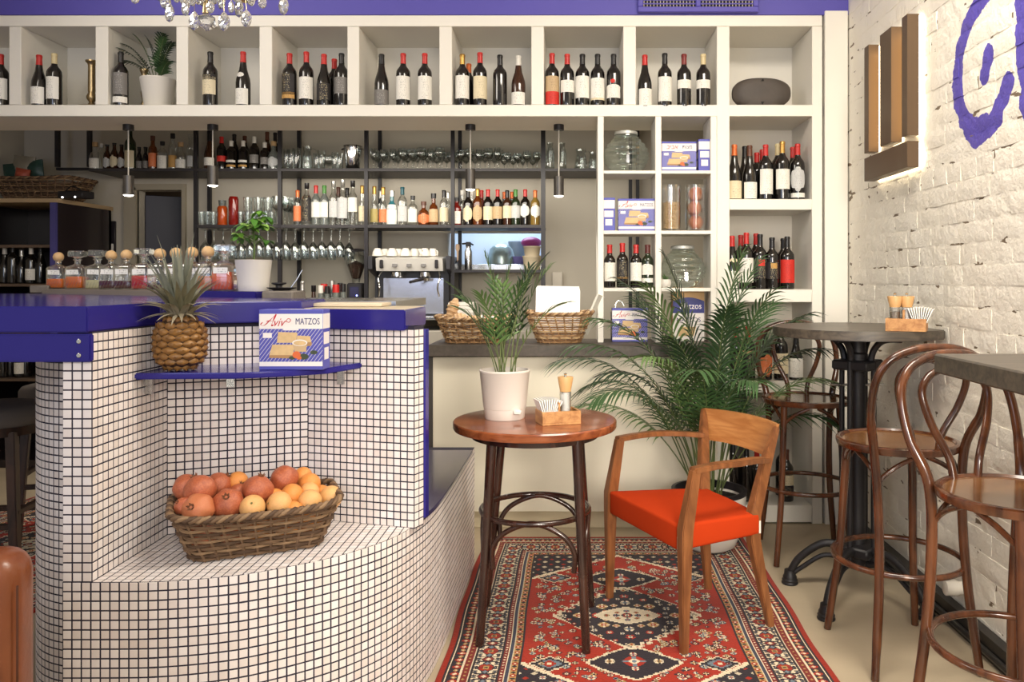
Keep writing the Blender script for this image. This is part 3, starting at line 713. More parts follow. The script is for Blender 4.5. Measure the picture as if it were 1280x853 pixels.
def super_oval():
    mb = MB(); n = 48; vs = []; rows = [(-1, .0), (-.97, .55), (-.75, .86), (-.3, .985), (.3, .985), (.75, .86), (.97, .55), (1, .0)]
    for yy, k in rows:
        for i in range(n):
            a = 2*PI*i/n; ca, sa = math.cos(a), math.sin(a); kk = max(k, .02); vs.append((sx(955.5)+.173*kk*abs(ca)**.84*(1 if ca > 0 else -1), 4.68+.04*yy, sz(133)+.0915+.0905*(1-(1-kk)*.8)*abs(sa)**.78*(1 if sa > 0 else -1)))
    fs = [(j*n+i, j*n+(i+1) % n, (j+1)*n+(i+1) % n, (j+1)*n+i) for j in range(len(rows)-1) for i in range(n)]+[tuple(range(n-1, -1, -1)), tuple((len(rows)-1)*n+i for i in range(n))]
    return mb.add(vs, fs)
oval = tag(super_oval().build('stone_flask', mat('dark_fired_clay', rgb(74,66,60), .6, var=(12, .3), bump=(40, .3, .005))), 'flat oval dark metal canteen standing on edge in the right top cubby', 'canteen')
MB().lathe([(0,-.004), (.009,-.004), (.009,.004), (0,.004)], 3, M=Matrix.Translation((sx(955.5), 4.642, sz(133)+.162)) @ Matrix.Rotation(PI/2, 4, 'X') @ Matrix.Rotation(-PI/6, 4, 'Z')).build('vent_hole', mat('black_hole', rgb(14,12,12), .8), oval); MB().lathe([(0,-.004), (.011,-.004), (.011,.004), (0,.004)], 3, M=Matrix.Translation((sx(955.5), 4.642, sz(133)+.03)) @ Matrix.Rotation(PI/2, 4, 'X') @ Matrix.Rotation(PI/6, 4, 'Z')).build('vent_hole', mat('black_hole', 0), oval)

# ---- glass jars, matzo boxes and jars in the open grid
def dispenser(loc, s, label):
    t = thing('glass_drink_jar', loc, label, 'jar')
    s *= .97
    prof = []
    for i in range(25):
        f = i/24; z = .004+.205*f; r = .075+.055*math.sin(PI*min(1, f*1.06))**.8
        prof.append((r+.0045*math.sin(f*50), z))
    prof = [(0,.002), (.07,.0)]+prof+[(.062,.212), (.06,.225)]
    MB().lathe([(r*s, z*s) for r, z in prof], 36).build('jar_body', GREENISH, t, 60)
    MB().lathe([(0,.243*s), (.05*s,.243*s), (.066*s,.238*s), (.068*s,.222*s), (.062*s,.220*s)], 28).build('lid', mat('pale_lid', rgb(196,196,190), .4, .4), t)
    tap = MB(); tap.lathe([(0,0), (.011,0), (.011,.03), (0,.03)], 10, M=Matrix.Translation((0,-.116*s,.052*s)) @ Matrix.Rotation(PI/2, 4, 'X')); tap.box((-.008,-.165*s,.04*s), (.008,-.145*s,.085*s)); tap.tube([(0,-.15*s,.085*s), (0,-.15*s,.105*s)], .006, 8)
    tap.build('tap', CHROME, t); return t
dispenser((sx(784.5), 4.735, sz(213.5)+.0005), 1.06, 'ribbed round glass drink jar with tap in the top cell of open grid')
dispenser((sx(857), 4.735, sz(360)+.0005), 1.06, 'ribbed round glass drink jar beside the tiny succulent in the open grid')
BOXB = mat('matzo_box_lavender', rgb(78,80,172), .45); BOXW = mat('matzo_box_white', rgb(238,232,228), .45); MZ = mat('matzo_print', rgb(214,182,132), .55, var=(60, .2)); MZ2 = mat('matzo_print_side', rgb(172,132,88), .6)
REDP = mat('red_print', rgb(190,36,48), .5); NAVYP = mat('navy_print', rgb(42,40,104), .5); ORP = mat('orange_print', rgb(216,104,52), .55); GRP = mat('green_print', rgb(60,70,50), .6)
def matzo_box(loc, w, d, h, rz, label, hebrew=False, name='matzo_box', side=False):
    t = thing(name, loc, label, 'box', 'matzo boxes', rz)
    MB().bbox((-w/2, -d/2, 0), (w/2, d/2, h), .0012).build('carton', BOXB, t)
    y = -d/2-.0004; f = MB(); f.box((-w/2+.001, y, h*.68), (w/2-.001, y+.0004, h*.93)); f.box((-w/2+.001, y, h*.06), (w/2-.001, y+.0004, h*.135))
    f.box((-w*.44, y-.0002, h*.53), (-w*.30, y, h*.615)); f.box((-w*.12, y-.0003, h*.655), (w*.12, y, h*.69))
    f.build('white_band', BOXW, t, None)
    st = MB()                                    # white diagonal pinstripes printed on the blue field
    zl, zh = h*.135, h*.68; n = 24; sl = .75
    for i in range(n):
        x = -w/2-(zh-zl)*sl+(i+.5)*(w+(zh-zl)*sl)/n
        p = [(x, zl), (x+.0013, zl), (x+.0013+(zh-zl)*sl, zh), (x+(zh-zl)*sl, zh)]
        V = [Vector((a, b, 0)) for a, b in p]
        V = clip(V, Vector((-w/2+.001, 5, 0)), Vector((-w/2+.001, -5, 0))); V = clip(V, Vector((w/2-.001, -5, 0)), Vector((w/2-.001, 5, 0))) if V else V
        if len(V) > 2: st.add([(q.x, y+.0001, q.y) for q in V], [tuple(range(len(V)))])
    st.build('pinstripes', BOXW, t, None)
    pic = MB()
    def pl(pts, yy, mi): pic.m = mi; pic.add([(a*w, y-yy, b*h) for a, b in pts], [tuple(range(len(pts)))])
    pl([(-.22,.45), (.08,.45), (.10,.62), (-.20,.63)], .0006, 0); pl([(.08,.45), (.32,.45), (.30,.56), (.10,.57)], .0006, 0); pl([(.10,.38), (.32,.40), (.33,.46), (.08,.45)], .0007, 1)
    pl([(-.34,.24), (.04,.24), (.05,.42), (-.29,.42)], .0009, 0); pl([(-.34,.20), (.04,.19), (.04,.245), (-.34,.245)], .0010, 1)
    pl([(.06,.30), (.24,.30), (.25,.44), (.02,.44)], .0012, 3)
    def disc(cx, cz, rx, rz_, yy, mi): pl([(cx+rx*math.cos(a*PI/8), cz+rz_*math.sin(a*PI/8)) for a in range(16)], yy, mi)
    disc(.14,.45,.12,.055,.0014,4); disc(.14,.445,.10,.042,.0016,0); disc(.09,.25,.065,.06,.0018,2); disc(.02,.20,.05,.03,.0017,5); disc(.20,.22,.08,.05,.0015,5); disc(.36,.29,.06,.035,.0015,5); disc(.13,.20,.04,.03,.0019,2)
    pic.build('food_picture', [MZ, MZ2, ORP, mat('sack_print', rgb(200,170,130), .6), BOXW, GRP], t, None)
    Rx = (PI/2, 0, 0)
    if hebrew:
        put('lettering', text_mesh('ביבא', h*.20, REDP, .15), t, (-w*.20, y-.0003, h*.81), Rx); put('lettering', text_mesh('תוצמ', h*.16, NAVYP), t, (w*.24, y-.0003, h*.81), Rx)
    else:
        S_ = w*.30; lm = MB()
        def sp2(pts, r=.0105): lm.tube([Vector((-w*.445+(a+.30*b)*S_, y-.0002, h*.735+b*S_*.62)) for a, b, _ in spline([(p[0], p[1], 0) for p in pts], 6)], [r*S_*k for k in [1.6+1.1*math.sin(i*.5) for i in range(6*(len(pts)-1)+1)]], 5, flat=(1, 1))
        sp2([(-.08,.28), (-.12,.08), (.08,.02), (.25,.45), (.42,.98)]); sp2([(.42,.98), (.43,.5), (.46,.02), (.55,.06)], .016); sp2([(.10,.36), (.28,.40), (.46,.36)])
        lm.build('script_initial', REDP, t)
        put('lettering', text_mesh('viv', h*.20, REDP, .42, align='LEFT'), t, (-w*.29, y-.0003, h*.785), Rx, (.86, 1, 1))
        put('lettering', text_mesh('MATZOS', h*.15, NAVYP), t, (w*.26, y-.0003, h*.80), Rx, (.68, 1, 1))
        fl = MB().tube(spline([(-w*.085, y, h*.80), (-w*.045, y, h*.85), (-w*.005, y, h*.83), (-w*.03, y, h*.79), (-w*.075, y, h*.805)], 5), .0011, 5); fl.build('flourish', REDP, t)
    tp = MB(); tp.box((-w*.25, -d*.12, h+.0001), (w*.25, d*.25, h+.0004)); tp.build('top_print', BOXW, t, None)
    for s in (-1, 1):
        sd = MB(); x = s*w/2; a, b = (x-.0004, x) if s < 0 else (x, x+.0004)
        sd.box((a, -d/2+.001, h*.68), (b, d/2-.001, h*.93)); sd.box((a, -d*.38, h*.42), (b, d*.38, h*.62)); sd.box((a, -d*.30, h*.16), (b, d*.30, h*.36)); tag(sd.build('side_print', BOXW, t, None), kind='stuff')
    return t
zr1, zr2 = sz(213.5)+.0005, sz(288.5)+.0005
matzo_box((sx(849.5), 4.66, zr1), .20, .07, .172, 0, 'white and blue matzo box with Hebrew lettering in the open grid', True)
t = matzo_box((sx(881.5), 4.72, zr1), .07, .2, .185, 0, 'matzo box turned side-on beside the Hebrew lettered box'); 
for c in list(t.children):
    if c.name.split('.')[0] not in ('carton', 'side_print', 'top_print'): bpy.data.objects.remove(c)
fr2 = MB(); fr2.box((-.033, -.1005, .125), (.033, -.1, .172)); fr2.box((-.026, -.1005, .078), (.026, -.1, .115)); fr2.box((-.02, -.1005, .03), (.02, -.1, .066)); fr2.build('end_print', BOXW, t, None)
matzo_box((sx(795), 4.665, zr2), .215, .07, .187, 0, 'blue and white matzo box in the left column of the open grid')
t = matzo_box((sx(762), 4.655, zr2), .072, .1, .19, 0, 'narrow end of a matzo box left of the large matzo box in the open grid')
for c in list(t.children):
    if c.name.split('.')[0] not in ('carton', 'side_print', 'top_print'): bpy.data.objects.remove(c)
t.location.x = sx(761.5)-.002
fr2 = MB(); fr2.box((-.034, -.0505, .128), (.034, -.05, .176)); fr2.box((-.026, -.0505, .078), (.026, -.05, .115)); fr2.box((-.02, -.0505, .03), (.02, -.05, .066)); fr2.build('end_print', BOXW, t, None)
bpy.data.objects['matzo_box.002'].location.x = sx(796.5)
matzo_box((ux(787, 4.66), 4.68, CT+.0005), .205, .08, .195, 0, 'matzo box standing on the stone counter under the open grid')
t = thing('matzo_carton', (ux(861, 4.66), 4.72, CT+.0005), 'kraft matzo carton with a blue arched panel behind the palm on the counter', 'box', 'matzo boxes')
MB().bbox((-.092, -.05, 0), (.092, .05, .315), .0015).build('carton', mat('kraft_card', rgb(198,160,112), .7, var=(20, .1)), t)
MB().box((-.0915, -.0506, .002), (.0915, -.05, .175)).build('white_band', BOXW, t, None)
arc = [(-.0915, .165), (.0915, .165), (.0915, .235)]+[(.0915-.183*i/12, .235+.022*math.sin(PI*i/12)) for i in range(1, 12)]+[(-.0915, .235)]
MB().add([(x, -.051, z) for x, z in arc], [tuple(range(len(arc)))]).build('blue_arch', mat('arch_blue', rgb(44,48,120), .5), t, None)
put('lettering', text_mesh('Matzos', .05, BOXW), t, (.012, -.0515, .205), (PI/2, 0, 0), (.9, 1, 1)); put('lettering', text_mesh('MATZOS', .036, NAVYP), t, (.0, -.0510, .125), (PI/2, 0, 0))
MB().add([(x, -.0511, z) for x, z in ((-.06,.03), (.03,.03), (.045,.085), (-.045,.085))], [(0,1,2,3)]).build('food_picture', MZ, t, None)
def cyl_jar(u, fill):
    t = thing('glass_cylinder', (sx(u), 4.68, zr2), f'clear glass cylinder of {fill} in the open grid', 'vase')
    MB().lathe([(0,.001), (.058,0), (.06,.004), (.06,.268), (.0575,.269), (.0575,.008), (0,.008)], 28).build('glass_wall', GLASS, t, 50); return t
t = cyl_jar(840.5, 'dry chickpeas')
ck = MB(); r_ = random.Random(2)
for i in range(900):
    a = r_.uniform(0, 2*PI); z = r_.uniform(.014, .17); R = .050 if z < .163 else .052*math.sqrt(r_.random())
    bm = bmesh.new(); bmesh.ops.create_icosphere(bm, subdivisions=1, radius=r_.uniform(.0055, .0068)); ck.bm(bm, Matrix.Translation((R*math.cos(a), R*math.sin(a), z)))
ck.lathe([(0,.012), (.049,.012), (.049,.166), (0,.166)], 16)
cko = ck.build('chickpeas', mat('chickpea', rgb(206,170,116), .6, var=(40, .15)), None, 60, loc=t.location)
tag(cko, 'dry chickpeas filling the left glass cylinder in the open grid', 'chickpeas', kind='stuff')
t = cyl_jar(872, 'three whole pomegranates')

# ================================================================== FRUIT
def fruit_skin(name, c1, c2, rough, bumps=(90, .25, .003)):
    return mat(name, c1, rough, var=(9, .12, c2), bump=bumps)
POM = [fruit_skin('pomegranate_skin_red', rgb(148,50,38), rgb(208,126,82), .36), fruit_skin('pomegranate_skin_pale', rgb(214,140,94), rgb(196,104,66), .42)]
ORG = [fruit_skin('orange_peel', rgb(226,140,62), rgb(238,160,84), .45), fruit_skin('pale_orange_peel', rgb(226,168,100), rgb(240,186,122), .45)]
pom_mb = MB(); bm = bmesh.new(); bmesh.ops.create_icosphere(bm, subdivisions=4, radius=1)
for v in bm.verts:
    n = v.co.copy(); a = math.atan2(n.y, n.x); v.co *= 1+.035*math.cos(6*a)*(1-n.z**2)+.03*noise.noise(n*1.7); v.co.z *= .93
    if n.z > .9: v.co.z += .05*(n.z-.9)/.1
pom_mb.bm(bm); POM_ME = [pom_mb.mesh('pomegranate', m, 180) for m in POM]
cal = MB()
for k in range(6):
    a = k*PI/3; M = Matrix.Rotation(a, 4, 'Z')
    cal.add([M @ Vector(p) for p in ((.0,-.06,.92), (.17,-.10,.93), (.27,0,1.17), (.17,.10,.93), (.13,-.06,.95), (.13,.06,.95))], [(0,1,2), (1,3,2), (0,2,3)])
cal.lathe([(.2,.88), (.16,.98), (.14,1.03), (.10,.96), (0,.95)], 12); CAL_ME = cal.mesh('calyx', mat('pomegranate_calyx', rgb(120,76,50), .7), 40)
bm = bmesh.new(); bmesh.ops.create_icosphere(bm, subdivisions=4, radius=1)
for v in bm.verts:
    n = v.co.copy(); v.co *= 1+.012*noise.noise(n*2.2); v.co.z *= .97
    if n.z > .93: v.co.z -= .10*((n.z-.93)/.07)**2
om = MB().bm(bm); ORG_ME = [om.mesh('orange', m, 180) for m in ORG]
stem_me = MB().lathe([(.10,.90), (.07,.93), (0,.935)], 8).mesh('stem_button', mat('orange_stem', rgb(110,110,60), .7), 40)
def pomegranate(loc, r, rot, k, label, group):
    o = put('pomegranate', POM_ME[k], None, loc, rot, (r, r, r)); tag(o, label, 'pomegranate', group); put('calyx', CAL_ME, o); return o
def orange(loc, r, rot, k, label, group):
    o = put('orange', ORG_ME[k], None, loc, rot, (r, r, r)); tag(o, label, 'orange', group); put('stem_button', stem_me, o); return o
for i, (du, z, w_) in enumerate(((1, .052, 'lowest'), (-3, .135, 'middle'), (-1, .217, 'topmost'))):
    pomegranate((sx(872+du*.5), 4.68, zr2+z), .044, (.9+i, .4*i, i*1.3), 1, f'{w_} of three pale pomegranates stacked in the glass cylinder', 'pomegranates in the glass cylinder')
# small succulent
t = thing('succulent_pot', (sx(832.5), 4.63, ZG3), 'tiny succulent in a round white pot on the open grid shelf', 'plant')
MB().lathe([(0,0), (.022,0), (.032,.012), (.035,.028), (.031,.046), (.027,.048), (.026,.04), (0,.038)], 20).build('pot', TERRAW, t)
for k in range(14):
    a = k*2.4; L_ = .02+.018*((k*7) % 5)/5
    M = Matrix.Translation((0,0,.04)) @ Matrix.Rotation(a, 4, 'Z') @ Matrix.Rotation(.25+.55*(k % 3)/2, 4, 'Y')
    MB().tube([M @ Vector((0,0,0)), M @ Vector((0,0,L_*.6)), M @ Vector((0,0,L_*1.3))], [.004,.006,.0006], 6, flat=(1, .5)).build('leaf', mat('succulent_green', rgb(84,110,66), .5), t)
# ================================================================== ON THE BAR
ZL = 1.3575                                  # back ledge top
# matzo box and pineapple on the niche shelf
matzo_box((ux(366, 2.50), 2.52, 1.1255), .197, .075, .187, math.radians(1), 'matzo box standing on the indigo niche shelf of the tiled bar')
def pineapple(loc):
    t = thing('pineapple', loc, 'ripe pineapple with a spiky crown standing on the indigo niche shelf', 'pineapple', rz=.4)
    H, R = .170, .076
    def rad(z):
        f = z/H; return R*(max(0, 1-abs(2*f-1.0)**3.0))**.5*.97+.004
    core = MB().lathe([(0,.001)]+[(rad(H*i/14)*.93, .001+(H-.002)*i/14) for i in range(1, 14)]+[(0,H)], 28)
    core.build('flesh_core', mat('pineapple_gap', rgb(70,46,24), .7), t, 60)
    em = MB(); rows = 9; per = 11
    for j in range(rows):
        z = H*(.055+.89*j/(rows-1)); r0 = rad(z)*.95
        dz = (rad(min(H, z+.004))-rad(max(0, z-.004)))/.008
        for k in range(per):
            a = 2*PI*(k+.5*(j % 2))/per
            w = r0*2*PI/per*.55; h = H/rows*1.05
            nrm = Vector((math.cos(a), math.sin(a), -dz*.9)).normalized(); tg = Vector((-math.sin(a), math.cos(a), 0)); up = nrm.cross(tg)
            c = Vector((r0*math.cos(a), r0*math.sin(a), z))
            ring = [(1,0), (.62,.62), (0,1), (-.62,.62), (-1,0), (-.62,-.62), (0,-1), (.62,-.62)]
            v = [c+tg*x*w+up*y*h*.62-nrm*.003 for x, y in ring]+[c+tg*x*w*.72+up*y*h*.45+nrm*.0035 for x, y in ring]+[c+tg*x*w*.25+up*(y*h*.12-.001)+nrm*.0055 for x, y in ring]+[c+up*.004+nrm*.011]
            fs = [(i, (i+1) % 8, 8+(i+1) % 8, 8+i) for i in range(8)]+[(8+i, 8+(i+1) % 8, 16+(i+1) % 8, 16+i) for i in range(8)]+[(16+i, 16+(i+1) % 8, 24) for i in range(8)]
            em.add(v, fs)
    tag(em.build('eyes', mat('pineapple_skin', rgb(92,58,26), .42, var=(60, .3, rgb(172,124,62)), bump=(200, .3, .002)), t, 50), kind='stuff')
    lm = [mat('pineapple_leaf_grey_green', rgb(126,128,112), .5, var=(30, .15)), mat('pineapple_leaf_olive', rgb(112,108,84), .5, var=(30, .18)), mat('pineapple_leaf_tip', rgb(150,140,118), .5, var=(30, .15))]
    def leaf_me(L_, w, bend, m):
        n = 7; mb = MB(); vs = []
        for i in range(n+1):
            f = i/n; ww = w*(1-f**1.6)*(.8+.4*min(1, f*3)*.5)+.0004
            x = bend*L_*f**2; z = L_*f*(1-.25*bend*f)
            vs += [(x+.3*ww, -ww, z), (x-.15*ww, 0, z), (x+.3*ww, ww, z)]
        fs = []
        for i in range(n):
            for k in (0, 1): fs.append((i*3+k, i*3+k+1, i*3+4+k, i*3+3+k))
        return mb.add(vs, fs).mesh('leaf', m, 80)
    var = [leaf_me(.23, .0135, .10, lm[0]), leaf_me(.195, .0145, .26, lm[0]), leaf_me(.155, .0140, .5, lm[1]), leaf_me(.11, .012, .8, lm[2]), leaf_me(.075, .011, 1.1, lm[2])]
    tier = [(0, 8, .08), (1, 13, .24), (2, 16, .42), (3, 17, .66), (4, 16, .95)]
    r_ = random.Random(4); a = 0
    for k, n, tilt in tier:
        for i in range(n):
            a += 2.399; b = tilt+r_.uniform(-.1, .1); s = r_.uniform(.85, 1.1)
            o = put('leaf', var[k], t); rr = .012+.004*k
            o.matrix_local = Matrix.Translation((rr*math.cos(a), rr*math.sin(a), H-.006+.022*(4-k)/4)) @ Matrix.Rotation(a, 4, 'Z') @ Matrix.Rotation(b*.75, 4, 'Y') @ Matrix.Scale(s, 4)
pineapple((ux(224.5, 2.47), 2.475, 1.1255))

# decanters on the back ledge
DEC = [(73,'cork','orange',.42), (97,'glass','orange',.52), (122,'glass','cream',.36), (139,'cork','dark',.33), (158,'cork','dark',.33), (180,'glass','red',.55), (200,'cork','dark',.16), (220,'cork','red',.40), (240,'cork','orange',.35), (260,'cork','amber',.52), (281,'glass','coral',.66)]
LIQ = {'orange': mat('amber_liquor', rgb(236,112,14), .1, coat=.3), 'cream': mat('pale_liquor', rgb(232,222,170), .1, coat=.4), 'dark': mat('dark_red_liquor', rgb(84,12,14), .1, coat=.4),
       'red': mat('red_liquor_light', rgb(206,18,8), .1, coat=.4), 'amber': mat('brown_amber_liquor', rgb(222,122,30), .1, coat=.4), 'coral': mat('coral_liquor', rgb(238,92,22), .1, coat=.4)}
cut = clear_glass('cut_crystal', (.96, .97, .96, 1), .02); lab_d = label_mat('handwritten_label', rgb(246,244,238), rgb(60,50,50), .9)
LW = {'orange': 'amber orange', 'cream': 'pale cream', 'dark': 'dark red', 'red': 'bright red', 'amber': 'brown amber', 'coral': 'coral orange'}
for i, (u, st, lq, lev) in enumerate(DEC):
    f = (u-73)/(281-73); Yd = 4.30+(3.44-4.30)*f; X = ux(u, Yd); w = .0445; h = .125
    t = thing('decanter', (X, Yd, ZL), f'decanter of {LW[lq]} liquor with {"wooden ball" if st == "cork" else "square glass"} stopper, {ORD[i]} from left on ledge', 'decanter', 'decanters on the bar ledge', .08)
    b = MB(); rows = [(w*.94, 0), (w, .004), (w, h*.86), (w*.9, h*.94), (w*.55, h), (.015, h+.006), (.014, h+.022), (.021, h+.026), (.021, h+.03)]
    vs = []; fs = []
    for r, z in rows:
        n = 24
        for k in range(n):
            a = 2*PI*(k+.5)/n; sq = 1/max(abs(math.cos(a)), abs(math.sin(a))); q = min(1, max(0, (r-.02)/.02)); m_ = r*(q*min(sq, 1.28)+(1-q)); vs.append((m_*math.cos(a), m_*math.sin(a), z))
    for j in range(len(rows)-1):
        for k in range(24): fs.append((j*24+k, j*24+(k+1) % 24, (j+1)*24+(k+1) % 24, (j+1)*24+k))
    fs.append(tuple(range(23, -1, -1))); b.add(vs, fs).build('glass_body', cut, t, 50)
    l = MB().bbox((-w*.93, -w*.93, .005), (w*.93, w*.93, .005+h*lev*.93), .006, seg=2); l.build('liquor', LIQ[lq], t, 50)
    g = MB()
    for k in range(5):
        x = -w*.75+k*w*.32; g.tube([(x, -w*1.02, .006), (x+w*.3, -w*1.02, .006+h*.28)], .0012, 4)
    g.build('cut_pattern', cut, t)
    MB().box((-w*.72, -w*1.02-.0006, h*.60), (w*.62, -w*1.02, h*.80), Matrix.Rotation(rt.uniform(-.05, .05), 4, 'Y')).build('label', lab_d, t, None)
    if st == 'cork':
        s = MB().ball((0, 0, h+.045), .0265, 18, 12); s.lathe([(.012, h+.015), (.012, h+.03)], 10); s.build('ball_stopper', mat('wooden_ball', rgb(214,176,126), .5, var=(30, .1)), t, 60)
    else:
        s = MB().bbox((-.035, -.035, h+.042), (.035, .035, h+.075), .006); s.lathe([(.012, h+.015), (.014, h+.034), (.03, h+.044)], 12); s.build('glass_stopper', cut, t, 40)
# grey stone blocks and small things on the ledge
gst = mat('grey_stone_block', rgb(120,112,104), .8, var=(14, .3), bump=(50, .5, .006))
tag(MB().bbox((ux(328, 3.25), 3.24, 1.3185), (ux(367, 3.25), 3.40, 1.360), .006).build('stone_block', gst), 'rough grey stone block at the right end of the ledge beside the white pot', 'stone block')
tag(MB().bbox((ux(38, 4.25), 4.24, 1.3345), (ux(62, 4.25), 4.36, 1.376), .005).build('stone_block', gst), 'small grey stone block at the left end of the decanter ledge', 'stone block')
t = thing('ash_bowl', (ux(350, 3.3), 3.32, 1.3605), 'small dark metal bowl with burner and spoon on the grey stone block', 'bowl')
MB().lathe([(0,0), (.03,0), (.058,.010), (.06,.013), (.03,.006), (0,.005)], 24).build('dish', BLACKM, t)
MB().lathe([(0,.005), (.016,.006), (.013,.022), (.03,.028), (.03,.033), (0,.034)], 18, (-.012,0,0)).build('burner', BLACKM, t)
MB().tube([(.035,0,.008), (.062,0,.045), (.085,0,.085)], .0022, 6).build('spoon', STEEL, t)

# schefflera in a white pot on the ledge
Yp = 3.36
t = thing('potted_schefflera', (ux(317, Yp), Yp, ZL), 'small bright green plant in a white pot on the bar ledge', 'plant')
MB().lathe([(0,0), (.058,0), (.060,.003), (.062,.03), (.0625,.033), (.073,.128), (.074,.130), (.070,.131), (.066,.118), (0,.116)], 32).build('pot', TERRAW, t)
MB().lathe([(0,.1165), (.065,.1185)], 20).build('soil', SOIL, t)
gst_ = mat('plant_stem_green', rgb(84,104,52), .6)
s = MB(); s.tube([(0,0,.115), (.004,0,.19), (0,.003,.25)], [.005,.004,.003], 8); 
lg = [mat('fresh_leaf', rgb(110,160,58), .4, var=(30, .12)), mat('deep_leaf', rgb(74,124,44), .4, var=(30, .12)), mat('lime_leaf', rgb(142,182,84), .4, var=(30, .1))]
def oval_leaf(L_, w, m, droop=.3, fold=.12):
    n = 6; mb = MB(); vs = []
    for i in range(n+1):
        f = i/n; ww = w*math.sin(PI*min(1, .06+f*.94))**.75*(1 if i < n else 0)+.0003
        x = L_*f; z = -droop*L_*f*f
        vs += [(x, -ww, z+fold*ww), (x, 0, z), (x, ww, z+fold*ww)]
    fs = []
    for i in range(n):
        for k in (0, 1): fs.append((i*3+k, i*3+k+1, i*3+4+k, i*3+3+k))
    return mb.add(vs, fs).mesh('leaf', m, 80)
lvs = [oval_leaf(.055, .015, m, d) for m, d in zip(lg, (.35, .5, .25))]
r_ = random.Random(8)
for i in range(15):
    a = i*2.4; el = r_.uniform(.1, 1.35); zz = .19+.065*r_.random(); base = Vector((0, 0, zz)); L_ = r_.uniform(.05, .088)
    d = Vector((math.cos(a)*math.cos(el), math.sin(a)*math.cos(el), math.sin(el))); tip = base+d*L_
    s.tube([base, base+d*L_*.5+Vector((0,0,.006)), tip], .0013, 5)
    for k in range(6):
        b = k*2*PI/6+a; o = put('leaf', lvs[(i+k) % 3], t, tip); o.rotation_euler = (r_.uniform(-.2, .2), r_.uniform(-.1, .35), b); sc = r_.uniform(.6, 1.0); o.scale = (sc, sc, sc)
s.build('stem', gst_, t)

# ================================================================== BACK BAR
YF, YR = 6.2, 6.62
fr = thing('back_bar_frame', (-1.5, 6.4, 0), 'black steel bottle rack with long shelves on the far wall behind the bar', 'rack'); FO = (-1.5, 6.4, 0)
def post(u, Y, w=.028, top=3.3, bot=1.021): MB().box((ux(u, Y)-w/2, Y-w/2, bot), (ux(u, Y)+w/2, Y+w/2, top)).build('post', BLACKM, fr, None, FO)
for u in (245, 350, 458, 566): post(u, YF)
post(679, YF, .034)
for u in (72, 112): post(u, 6.45, .03, 3.3, vz(209, 6.45))
for u in (262, 374, 475, 575, 788, 797): post(u, YR, .028, 3.3, 1.021)
def bbar(x0, x1, z0, z1, y0=YF-.012, y1=YR, name='shelf_board', m=BLACKM): return MB().box((x0, y0, z0), (x1, y1, z1)).build(name, m, fr, None, FO)
ZU = vz(210.8, YF); ZLo = vz(281.3, YF)
bbar(ux(112, YF), ux(749, YF), ZU-.022, ZU, m=mat('black_shelf', rgb(46,42,44), .5)); bbar(ux(246, YF), ux(680, YF), ZLo-.022, ZLo, m=_m['black_shelf'])
bbar(ux(72, 6.45), ux(112, 6.45), vz(210, 6.45)-.02, vz(210, 6.45), 6.43, 6.47)
bbar(ux(556, YF), ux(680, YF), vz(337.5, YF)-.02, vz(337.5, YF), YF-.01, Yf-.002)
bl = ('spirit', 'squat', 'bord', 'burg', 'beer')
def backrow(rows, zb, Y, where, group):
    n = 0
    for i, (u, vt, w, kind, glass, cap, labs, desc, *o) in enumerate(rows):
        dy = o[0] if o else 0; Yb = Y+dy; h = max(.16, vz(vt, Yb)-zb); r = w*Yb/2000
        bottle((ux(u, Yb), Yb, zb), kind, h, r, glass, cap, labs, f'{desc}, {where}', group, rt.uniform(-.2, .2), 'liquor_bottle')
UB = 'liquor bottles on the upper back shelf'; LB = 'liquor bottles on the lower back shelf'
wu = 'left end of the upper back-bar shelf'
backrow([(119,178,13,'squat','clear','cork',[('white',.08,.42)],'clear squat bottle with cork and white label'), (127,180,8,'spirit','clear','silver',[],'slim clear bottle without label'),
  (134,181,9,'beer','brown','black',[('pale',.1,.5,'oval')],'brown beer bottle with oval label, left of three'), (143,179,10,'beer','brown','black',[('cream',.1,.55,'oval')],'brown beer bottle with oval label, middle of three'), (152,181,9,'beer','brown','black',[('pale',.1,.5,'oval')],'brown beer bottle with oval label, right of three'),
  (163,160,13,'bord','green',None,[('cream',.06,.46)],'tallest green bottle with cream label'), (174,184,7,'beer','dark','black',[('grey',.1,.4)],'small dark bottle, left of a pair'), (182,184,7,'beer','dark','black',[('grey',.1,.4)],'small dark bottle, right of a pair'),
  (191,170,10,'spirit','amber','brown',[('orange',.1,.5)],'amber bottle with brown cap'), (203,177,12,'spirit','clear','black',[('white',.06,.5)],'clear flask with black cap and white label'), (216,167,10,'spirit','clear','black',[('gold',.08,.4)],'tall bottle with gold label'),
  (226,178,12,'squat','clear','cork',[('white',.08,.38)],'clear squat corked bottle near the post'), (238,168,8,'spirit','clear',None,[('pale',.1,.4)],'tall slim clear bottle touching the post')], ZU+.0005, 6.32, wu, UB)
wm = 'upper back shelf between the first posts'
